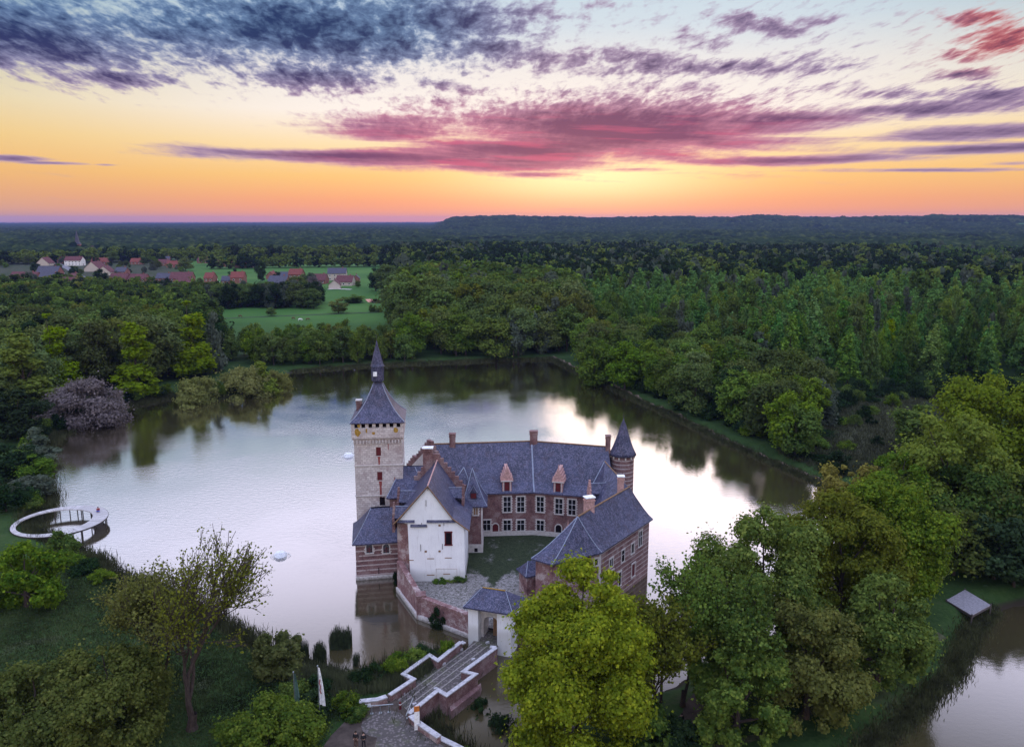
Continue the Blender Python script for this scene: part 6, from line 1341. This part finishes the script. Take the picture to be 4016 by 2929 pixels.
for nm, (mt_, vs) in bym.items():
    V = np.concatenate(vs); tag(link("distant_trees", fastmesh("distant_trees", V, np.arange(len(V)).reshape(-1, 4), mt_)), kind='stuff')
# ------------------------------------------------------------------ far woods
def wooded(az, r):
    """1 where trees stand, for r > 480 m"""
    m = np.ones_like(az)
    m = np.where((az < -8.3) & (r < 1130), 0, m)                       # village and fields
    m = np.where((az < -21.5) & (r < 1200), 0, m)
    x = r * np.sin(np.radians(az)); y = r * np.cos(np.radians(az))
    f = vnoise(x / 420 + 7, y / 230 + 3, 21)
    m = np.where((f > .74) & (r > 1300) & (r < 4000), 0, m)
    return m
FARV = []
def far_tree(key, i, x, y, H, wd, rz, keep=330, grow=3.0): MERGE2.append((key, i, x, y, H, wd, rz))
MERGE2 = []; rg = random.Random(77)
for r_ in list(np.arange(470, 830, 8.5)) + list(np.arange(832, 1260, 12.5)):
    stp = math.degrees((9.0 if r_ < 830 else 11.5) / r_); a_ = -8.3
    while a_ < 36:
        a = a_ + rg.uniform(-.4, .4) * stp; r = r_ + rg.uniform(-4, 4); a_ += stp * (1 if r < 700 else 1.2)
        x = r * math.sin(R(a)); y = r * math.cos(R(a))
        if a > 3 and inpoly(x, y, W_POP): continue
        if r < 560 and a < -6.8: continue
        if vnoise(np.array([x / 60]), np.array([y / 40]), 4)[0] > .86: continue
        k = 'poplar' if vnoise(np.array([x / 130 + 5]), np.array([y / 70]), 8)[0] > .74 else rg.choice(('dark', 'wood', 'dark', 'dark', 'grey', 'dark'))
        H = rg.uniform(14, 20) * (.8 + .4 * float(vnoise(np.array([x / 90]), np.array([y / 60]), 14)[0])); far_tree(k, rg.randrange(9), x, y, H, H * (rg.uniform(.36, .46) if k == 'poplar' else rg.uniform(.6, .8)), rg.uniform(0, 6.28))
for r_, a0, a1, H0 in ((905, -20.5, -8.5, 13), (915, -20.5, -8.5, 13), (1100, -34, -20, 14), (1112, -34, -20, 15), (1128, -34, -8, 16), (1000, -21, -15, 12)):
    a = a0
    while a < a1: far_tree(rg.choice(('wood', 'dark', 'wood')), rg.randrange(9), (r_ + rg.uniform(-6, 6)) * math.sin(R(a)), (r_ + rg.uniform(-6, 6)) * math.cos(R(a)), H0 * rg.uniform(.8, 1.2), H0 * .8, rg.uniform(0, 6)); a += math.degrees(9 / r_)
bym = {}; cache = {}
for (key, i, x, y, H, wd, rz) in MERGE2:
    cm, tm, h0, r0 = PROTO[key][i % len(PROTO[key])]
    if id(cm) not in cache:
        v, f = arr(cm); k = rng.permutation(len(f))[:210]; q = v[f[k]]; c = q.mean(1, keepdims=True); cache[id(cm)] = c + (q - c) * 3.5
    q = cache[id(cm)]; ca, sa = math.cos(rz), math.sin(rz); o = np.empty_like(q); sx = wd / 2 / r0
    o[..., 0] = (q[..., 0] * ca - q[..., 1] * sa) * sx + x; o[..., 1] = (q[..., 0] * sa + q[..., 1] * ca) * sx + y; o[..., 2] = q[..., 2] * (H / h0) + gzs(x, y)
    bym.setdefault(cm.materials[0].name, [cm.materials[0], []])[1].append(o.reshape(-1, 3))
for nm, (mt_, vs) in bym.items():
    V = np.concatenate(vs); tag(link("distant_woodland", fastmesh("distant_woodland", V, np.arange(len(V)).reshape(-1, 4), mt_)), kind='stuff')

# canopy beyond 800 m: crowns pushed up from one closed sheet
azs = np.arange(-41, 41, .085); rs_ = [1150.0]
while rs_[-1] < 14500: rs_.append(rs_[-1] + max(3.6, rs_[-1] * .0042))
rs_ = np.array(rs_); AZ, RR = np.meshgrid(azs, rs_); X = RR * np.sin(np.radians(AZ)); Y = RR * np.cos(np.radians(AZ))
def crowns(X, Y, cell, seed):
    cx = np.floor(X / cell); cy = np.floor(Y / cell); best = np.full(X.shape, 9.0); hb = np.zeros(X.shape)
    def hsh(a, b, s): v = np.sin(a * 127.1 + b * 311.7 + s * 74.7) * 43758.5453; return v - np.floor(v)
    for dx in (-1, 0, 1):
        for dy in (-1, 0, 1):
            a = cx + dx; b = cy + dy; px_ = (a + .15 + .7 * hsh(a, b, 1 + seed)) * cell; py_ = (b + .15 + .7 * hsh(a, b, 2 + seed)) * cell
            d = np.hypot(X - px_, Y - py_) / cell; k = d < best; best = np.where(k, d, best); hb = np.where(k, hsh(a, b, 3 + seed), hb)
    return best, hb
d1, h1 = crowns(X, Y, 13.0, 0); d2, h2 = crowns(X, Y, 26.0, 5)
dome = np.sqrt(np.clip(1 - (d1 / .78) ** 2, 0, 1)); patch = vnoise(X / 170, Y / 110, 31)
Hc = (5 + 9 * patch + 7 * h1 * (.3 + .7 * patch)) * (.35 + .65 * dome) + 3.5 * (h2 > .82) * np.sqrt(np.clip(1 - (d2 / .35) ** 2, 0, 1))
wd_ = wooded(AZ, RR); Zc = gz(X, Y) + np.where(wd_ > 0, Hc, -6.0)
nx = len(azs); i = (np.arange(len(rs_) - 1)[:, None] * nx + np.arange(nx - 1)[None, :]).ravel()
kk = (wd_.ravel()[i] + wd_.ravel()[i + 1] + wd_.ravel()[i + nx] + wd_.ravel()[i + nx + 1]) > 0; i = i[kk]
tag(link("far_forest", fastmesh("far_forest", np.stack([X.ravel(), Y.ravel(), Zc.ravel()], 1), np.stack([i, i + 1, i + nx + 1, i + nx], 1), G['far'], False)), kind='stuff')

# ------------------------------------------------------------------ village
def house_proto(w_, d_, h_, rise, wall, roof, n_up=2, storeys=1, chim=True):
    return dict(w=w_, d=d_, h=h_, rise=rise, wall=wall, roof=roof, n=n_up, st=storeys, ch=chim)
HC_ = {}
def house(x, y, a, w_, d_, h_, rise, wall, roof, label, storeys=1, chim=True, gable=False, name="house"):
    z = gzs(x, y); r = root(name, (x, y, z), label, "house" if name == "house" else name, None); a2 = a + (math.pi / 2 if gable else 0)
    def add(nm, mb, m_, par=r): o = bpy.data.objects.new(nm, bpy.data.meshes.new(nm)); o.data.from_pydata(mb.v, [], mb.f); o.data.materials.append(M[m_]); COL.objects.link(o); o.parent = par; return o
    L, D = w_ / 2, d_ / 2; mb = MB((0, 0, 0, a2)); mb.box(-L, L, -D, D, -1.5, h_)
    mb.mesh([(-L, -D, h_), (-L, D, h_), (-L, 0, h_ + rise), (L, -D, h_), (L, D, h_), (L, 0, h_ + rise)], [(0, 2, 1), (3, 4, 5)]); wl = add("wall", mb, wall)
    mb = MB((0, 0, 0, a2)); e = .45; k = e * rise / D
    mb.mesh([(-L - .3, -D - e, h_ - k + .12), (L + .3, -D - e, h_ - k + .12), (L + .3, 0, h_ + rise + .15), (-L - .3, 0, h_ + rise + .15), (-L - .3, D + e, h_ - k + .12), (L + .3, D + e, h_ - k + .12), (-L - .3, -D - e, h_ - k - .1), (L + .3, -D - e, h_ - k - .1), (L + .3, 0, h_ + rise - .1), (-L - .3, 0, h_ + rise - .1), (-L - .3, D + e, h_ - k - .1), (L + .3, D + e, h_ - k - .1)],
            [(0, 1, 2, 3), (3, 2, 5, 4), (0, 6, 7, 1), (4, 5, 11, 10), (6, 9, 8, 7), (9, 10, 11, 8), (0, 3, 9, 6), (3, 4, 10, 9), (1, 7, 8, 2), (2, 8, 11, 5)]); rf_ = add("roof", mb, roof)
    if chim: mb = MB((0, 0, 0, a2)); mb.box(L * .55, L * .55 + .8, -.35, .35, h_ + rise - .8, h_ + rise + 1.1); add("chimney", mb, 'wall_brick', rf_)
    nn = max(2, int(w_ / 3.6))
    for s_ in range(storeys):
        for j in range(nn):
            xx = -L + w_ * (j + .5) / nn; mb = MB((0, 0, 0, a2)); zz = .9 + s_ * 2.7; mb.box(xx - .62, xx + .62, -D - .06, -D - .01, zz, zz + 1.35); f_ = add("window", mb, 'white')
            mb = MB((0, 0, 0, a2)); mb.box(xx - .48, xx + .48, -D - .08, -D - .03, zz + .12, zz + 1.23); add("pane", mb, 'glass', f_)
    mb = MB((0, 0, 0, a2)); mb.box(L + .01, L + .06, -.5, .5, 0, 2.1); add("door", mb, 'shutter')
    return r
def zv(x, y, z=1.3): return at(x / 1.4156, y / 1.4156 + 820, z)     # from the enlarged view of the village
HL = [  # x, base y, width px, wall, roof, storeys, gable-on, depth, label
 (60, 272, 70, 'wall_brick', 'roof_brown', 1, 1, 10, "brick house with a gable end at the village's far left edge"),
 (135, 280, 110, 'wall_brick', 'roof_brown', 1, 0, 9, "long low brown-roofed house at the far left of the village"),
 (240, 312, 70, 'wall_cream', 'roof_brown', 1, 1, 11, "cream gabled house with a skylight left of the white villa"),
 (298, 268, 60, 'wall_cream', 'roof_dark', 1, 0, 9, "dark-roofed house with skylights left behind the white villa"),
 (345, 300, 60, 'wall_brick', 'roof_brown', 1, 1, 10, "reddish gabled house touching the white villa's left"),
 (405, 312, 92, 'wall_white', 'roof_brown', 2, 0, 10, "large white two-storey villa with rows of windows below the church"),
 (545, 305, 80, 'wall_brick', 'roof_red', 1, 0, 10, "red-roofed house right of the church"),
 (515, 345, 90, 'wall_cream', 'roof_brown', 1, 1, 14, "cream gabled house right of the white villa"),
 (575, 365, 75, 'wall_cream', 'roof_brown', 1, 1, 11, "greyish gabled house in front of the cream one"),
 (258, 368, 115, 'wall_brick', 'roof_dark', 1, 0, 13, "wide grey-roofed house in the village's left front"),
 (130, 392, 160, 'wall_brick', 'roof_brown', 1, 0, 9, "very long low terrace at the left front of the village"),
 (268, 395, 105, 'wall_brick', 'roof_dark', 1, 0, 8, "low brick house with two white windows before the grey-roofed one"),
 (392, 408, 75, 'wall_brick', 'roof_brown', 1, 1, 12, "brown-red roofed house by the village road"),
 (372, 446, 120, 'wall_brick', 'roof_brown', 1, 0, 14, "nearest brown roof with white skylights behind the left wood"),
 (462, 446, 65, 'wall_cream', 'roof_dark', 1, 1, 12, "grey gabled house half hidden by the left wood"),
 (655, 405, 100, 'wall_brick', 'roof_brown', 1, 0, 10, "dark brown roofed house with a white gable in the village middle"),
 (668, 362, 60, 'wall_brick', 'roof_dark', 1, 0, 9, "slate-blue roofed house behind the dark brown one"),
 (755, 405, 115, 'wall_brick', 'roof_brown', 1, 0, 9, "long low dark terrace in the village middle"),
 (752, 305, 58, 'wall_brick', 'roof_red', 1, 0, 9, "small bright red-roofed house behind the village middle"),
 (905, 312, 60, 'wall_brick', 'roof_brown', 1, 0, 9, "brown-roofed house at the back edge of the village"),
 (955, 322, 62, 'wall_brick', 'roof_red', 1, 0, 9, "reddish roofed house with a white wall at the village's back edge"),
 (915, 290, 45, 'wall_brick', 'roof_dark', 1, 0, 8, "blue-grey roofed house furthest back in the village"),
 (905, 400, 80, 'wall_brick', 'roof_dark', 1, 0, 9, "dark slate roof at the left end of the long terrace"),
 (1000, 400, 118, 'wall_brick', 'roof_brown', 1, 0, 11, "long brown-roofed terrace with white eaves in the village front"),
 (1020, 428, 95, 'wall_brick', 'roof_brown', 1, 0, 8, "lower terrace house with white windows before the long terrace"),
 (1160, 420, 50, 'wall_brick', 'roof_red', 2, 0, 9, "narrow two-storey house with a dark red roof at the meadow side"),
 (1250, 415, 45, 'wall_brick', 'roof_dark', 1, 0, 8, "small dark house between the two red-roofed meadow houses"),
 (1315, 418, 72, 'wall_brick', 'roof_red', 2, 0, 10, "bright red-roofed brick house with white windows at the meadow side"),
 (1502, 385, 48, 'wall_brick', 'roof_red', 1, 1, 11, "red gabled house right of the dark conifer"),
 (1538, 432, 105, 'wall_brick', 'roof_dark', 1, 0, 13, "wide dark purple roof behind the meadow trees"),
 (1580, 392, 62, 'wall_cream', 'roof_dark', 1, 0, 9, "house with a steep slate-blue roof beside the bright red one"),
 (1640, 398, 72, 'wall_brick', 'roof_red', 2, 0, 10, "bright red-roofed house right of the slate-blue roof"),
 (1768, 412, 80, 'wall_brick', 'roof_brown', 1, 0, 11, "dark red roofed house in the village's right cluster"),
 (1868, 392, 100, 'wall_cream', 'roof_dark', 2, 0, 10, "tallest dark-roofed house of the right cluster"),
 (1912, 422, 92, 'wall_cream', 'roof_brown', 1, 0, 11, "brown-roofed house with a pale porch in the right cluster"),
 (1852, 440, 62, 'wall_cream', 'roof_brown', 1, 1, 10, "tan gabled barn in front of the right cluster"),
 (1972, 402, 40, 'wall_brick', 'roof_dark', 1, 1, 9, "narrow dark-roofed building at the right end of the village"),
 (1125, 298, 60, 'wall_brick', 'roof_brown', 1, 0, 9, "low brown house beyond the green field, left one"),
 (1205, 312, 60, 'wall_brick', 'roof_brown', 1, 0, 8, "low house in front of the trees beyond the green field"),
 (1270, 318, 75, 'wall_brick', 'roof_red', 1, 0, 9, "red-brown house beyond the green field, with a bright skylight"),
 (1322, 322, 40, 'wall_brick', 'roof_brown', 1, 1, 9, "small gabled house beyond the green field"),
 (1372, 322, 60, 'wall_brick', 'roof_brown', 1, 1, 10, "rightmost brown house beyond the green field")]
rgh = random.Random(9)
for (x, yb, wp, wl, rf_n, stz, gb, dpth, lab) in HL:
    p = zv(x, yb + 4); dep = p.y; wid = wp / 1.4156 * dep / F; hh = 2.9 * stz + .3; a = rgh.uniform(-.16, .16)
    if gb: house(p.x, p.y + dpth / 2, a, dpth, wid, hh, wid * .42, wl, rf_n, lab, stz, True, True)
    else: house(p.x, p.y + dpth / 2, a, wid, dpth, hh, dpth * .42, wl, rf_n, lab, stz)
# skylights on a few roofs and a pale glasshouse roof
p = zv(1437, 440); gh_ = root("greenhouse", (p.x, p.y, 1.3), "small pale flat-roofed shed behind the meadow trees", "shed")
mb = MB((p.x, p.y, 1.3, .1)); mb.box(-5, 5, -2.5, 2.5, -1, 2.4); obj("wall", mb, M['wall_white'], gh_); mb = MB((p.x, p.y, 1.3, .1)); mb.box(-5.3, 5.3, -2.8, 2.8, 2.4, 2.65); obj("roof", mb, M['metal'], gh_)
# church
cpos = zv(437, 262); cx, cy = cpos.x * 1.0, cpos.y * 1.0; cz = gzs(cx, cy); sc_ = 1.0
chq = root("church", (cx, cy, cz), "village church with a tall thin dark spire", "church"); ztop = atY(428 / 1.4156, 118 / 1.4156 + 820, cy).z
mb = MB((cx, cy, cz, .2)); mb.box(-4, 4, -4, 4, -1, 17); obj("tower_wall", mb, M['wall_brick'], chq)
mb = MB((cx, cy, cz, .2)); zz = ztop - cz; mb.rings([[(a * q, b * q, z) for a, b in ((-1, -1), (1, -1), (1, 1), (-1, 1))] for q, z in ((4.4, 17), (2.6, 20), (.12, zz))], True, True); obj("spire", mb, M['roof_dark'], chq)
mb = MB((cx, cy, cz, .2)); mb.box(4, 28, -6, 6, -1, 8); mb.mesh([(4, -6, 8), (4, 6, 8), (28, -6, 8), (28, 6, 8)], []); obj("nave_wall", mb, M['wall_brick'], chq)
mb = MB((cx, cy, cz, .2)); mb.mesh([(4, -6.6, 7.8), (28.5, -6.6, 7.8), (28.5, 0, 14), (4, 0, 14), (4, 6.6, 7.8), (28.5, 6.6, 7.8)], [(0, 1, 2, 3), (3, 2, 5, 4), (1, 5, 2), (0, 3, 4), (0, 4, 5, 1)]); obj("nave_roof", mb, M['roof_brown'], chq)
for s_ in (-1.6, 1.6): mb = MB((cx, cy, cz, .2)); mb.box(s_ - .6, s_ + .6, -4.06, -3.9, 12, 15); obj("belfry_opening", mb, M['void'], chq)
# village road
ribbon("village_road", [zv(452, 380), zv(405, 345), zv(350, 318), zv(300, 300)], 7, M['asphalt'], .25, 0)
ribbon("yard_drive", [zv(1820, 446), zv(1880, 444), zv(1950, 447)], 4, M['pale'], .15, 0)
# parked cars
def car(x, y, a, mt_, lab):
    r = root("parked_car", (x, y, gzs(x, y) + .25), lab, "car"); T0 = (x, y, gzs(x, y) + .25, a)
    mb = MB(T0); mb.rings([[(px_, -.85, pz), (px_, .85, pz), (px_, .8, pz2), (px_, -.8, pz2)] for px_, pz, pz2 in ((-2.1, .45, .8), (-1.9, .3, .95), (1.2, .3, .95), (2.0, .3, .8), (2.15, .45, .65))], True, True); obj("body", mb, mt_, r)
    mb = MB(T0); mb.rings([[(px_, -w_, pz) for w_ in (1,)] + [(px_, w_, pz) for w_ in (1,)] for px_, pz in ((0, 0),)]) if False else mb.mesh([(-1.7, -.75, .95), (1.1, -.75, .95), (1.1, .75, .95), (-1.7, .75, .95), (-1.2, -.62, 1.45), (.5, -.62, 1.45), (.5, .62, 1.45), (-1.2, .62, 1.45)], [(0, 1, 5, 4), (1, 2, 6, 5), (2, 3, 7, 6), (3, 0, 4, 7), (4, 5, 6, 7)]); obj("cabin", mb, M['glass'], r)
    for sx in (-1.3, 1.3):
        for sy in (-.85, .85): c = Vector(MB(T0).T((sx, sy, .32))); t = Vector(MB(T0).T((sx, sy * 1.12, .32))); mb = MB(); mb.tube(c, t, .32, n=10); obj("wheel", mb, M['steel'], r)
for x, y, lab in ((345, 362, "white car parked on the village road at the left"), (1195, 398, "white car beside the narrow dark-red-roofed house"), (1205, 412, "white car in front of the narrow dark-red-roofed house")):
    p = zv(x, y); car(p.x, p.y, .15, M['white'], lab)
# village trees
rgv = random.Random(15); nvt = 0
hpos = [(o.location.x, o.location.y) for o in bpy.data.objects if o.name.startswith(('house', 'church')) and o.parent is None]
for _ in range(900):
    if nvt >= 95: break
    zx = rgv.uniform(0, 1060) if rgv.random() < .8 else rgv.uniform(1060, 2100); zy = rgv.uniform(285, 430) if zx < 1060 else rgv.uniform(395, 440)
    p = zv(zx, zy)
    if min(math.hypot(p.x - a, p.y - b) for a, b in hpos) < 11: continue
    # keep the view of the houses open
    H = rgv.uniform(3.5, 6.5) if rgv.random() < .8 else rgv.uniform(8, 11)
    key = rgv.choice(('wood', 'dark', 'green', 'wood', 'grey')); tree(key, rgv.randrange(9), p.x, p.y, "garden_tree", "green garden tree standing between the village houses", 'tree', "garden trees among the village houses", H=H, wd=H * .85); nvt += 1
for (x, y, H, w_, key, lab) in ((1450, 405, 17, 8, 'dark', "dark conical tree in the gap between the village's red roofs"), (1738, 445, 9, 9, 'purple', "dark purple round tree in front of the right house cluster"), (2085, 455, 16, 10, 'dark', "tall dark tree at the right end of the village"),
    (2160, 470, 20, 17, 'wood', "big rounded tree at the meadow's right end near the village"), (1505, 592, 4.5, 5, 'wood', "small lone round bush in the middle of the meadow"), (1880, 577, 8, 9.5, 'brownw', "brownish bushy tree beside the meadow ditch"), (1655, 470, 12, 14, 'wood', "rounded tree at the right end of the belt below the village"),
    (2070, 570, 4, 4, 'bush', "small bush in the right half of the meadow"), (2108, 572, 3.5, 3, 'bush', "tiny bush beside the ditch in the right of the meadow"), (1960, 520, 5, 14, 'green', "low wide bush left of the little field pond"), (620, 300, 14, 16, 'wood', "large rounded tree right of the church"), (740, 290, 13, 11, 'wood', "rounded tree behind the village beside the bright red roof"),
    (510, 285, 14, 12, 'green', "rounded green tree right behind the church tower"), (1030, 345, 13, 14, 'wood', "rounded tree on the left edge of the green field"), (2240, 560, 15, 10, 'wood', "dark tree at the meadow's right edge"), (560, 410, 11, 11, 'dark', "dark round tree in front of the village middle"), (325, 405, 8, 9, 'dark', "dark red-leaved round tree at the left front of the village")):
    p = zv(x, y); tree(key if key in PROTO else 'dark', int(x) % 5, p.x, p.y, "lone_tree" if H > 5 else "meadow_bush", lab, 'tree' if H > 5 else 'bush', H=H, wd=w_)
# hedge and conifer wall around the field behind the village, grazing horses
def horse(x, y, a, mt_, lab):
    r = root("horse", (x, y, gzs(x, y)), lab, "horse"); r.rotation_euler = (0, 0, a)
    v = [(0, 0, 1.15), (.45, 0, 1.12), (.75, 0, 1.2), (1.1, 0, .95), (1.3, 0, .5), (1.42, 0, .28), (-.5, 0, 1.15), (-.8, 0, 1.1), (-.95, 0, .7),
         (.6, .16, .9), (.62, .17, .5), (.6, .17, .05), (.6, -.16, .9), (.5, -.17, .5), (.5, -.17, .05), (-.65, .16, .85), (-.8, .17, .52), (-.72, .17, .05), (-.65, -.16, .85), (-.72, -.17, .52), (-.6, -.17, .05)]
    e = [(0, 1), (1, 2), (2, 3), (3, 4), (4, 5), (0, 6), (6, 7), (7, 8), (1, 9), (9, 10), (10, 11), (1, 12), (12, 13), (13, 14), (6, 15), (15, 16), (16, 17), (6, 18), (18, 19), (19, 20)]
    rd = [.30, .30, .2, .14, .12, .07, .28, .12, .04, .12, .07, .05, .12, .07, .05, .13, .07, .05, .13, .07, .05]; skin_body("body", v, e, rd, mt_, r)
for x, y, a, m_, lab in ((1666, 622, .2, 'horse_white', "white horse grazing in the meadow"), (1630, 613, 2.8, 'horse_brown', "brown horse left of the white horse in the meadow"), (1708, 620, .5, 'horse_brown', "brown horse right of the white horse in the meadow"), (1335, 602, 3, 'horse_brown', "dark horse alone in the left of the meadow")):
    p = zv(x, y); horse(p.x, p.y, a, M[m_], lab)
# far broadcasting hall on the horizon
p = zv(500, 63, 20); 
# ------------------------------------------------------------------ haze: one closed box of thin even air
mb = MB(); mb.box(-16000, 16000, -800, 17000, -8.0, 125.0)
def _hz():
    m = bpy.data.materials.new("haze"); m.use_nodes = True; m.node_tree.nodes.clear(); t = NT(m.node_tree)
    o = t.new('ShaderNodeOutputMaterial'); v = t.new('ShaderNodeVolumePrincipled'); v.inputs['Color'].default_value = (.33, .40, .95, 1); v.inputs['Density'].default_value = 4.4e-5; v.inputs['Anisotropy'].default_value = 0.0
    t.L.new(v.outputs[0], o.inputs['Volume']); return m
tag(obj("haze", mb, _hz()), kind='stuff')
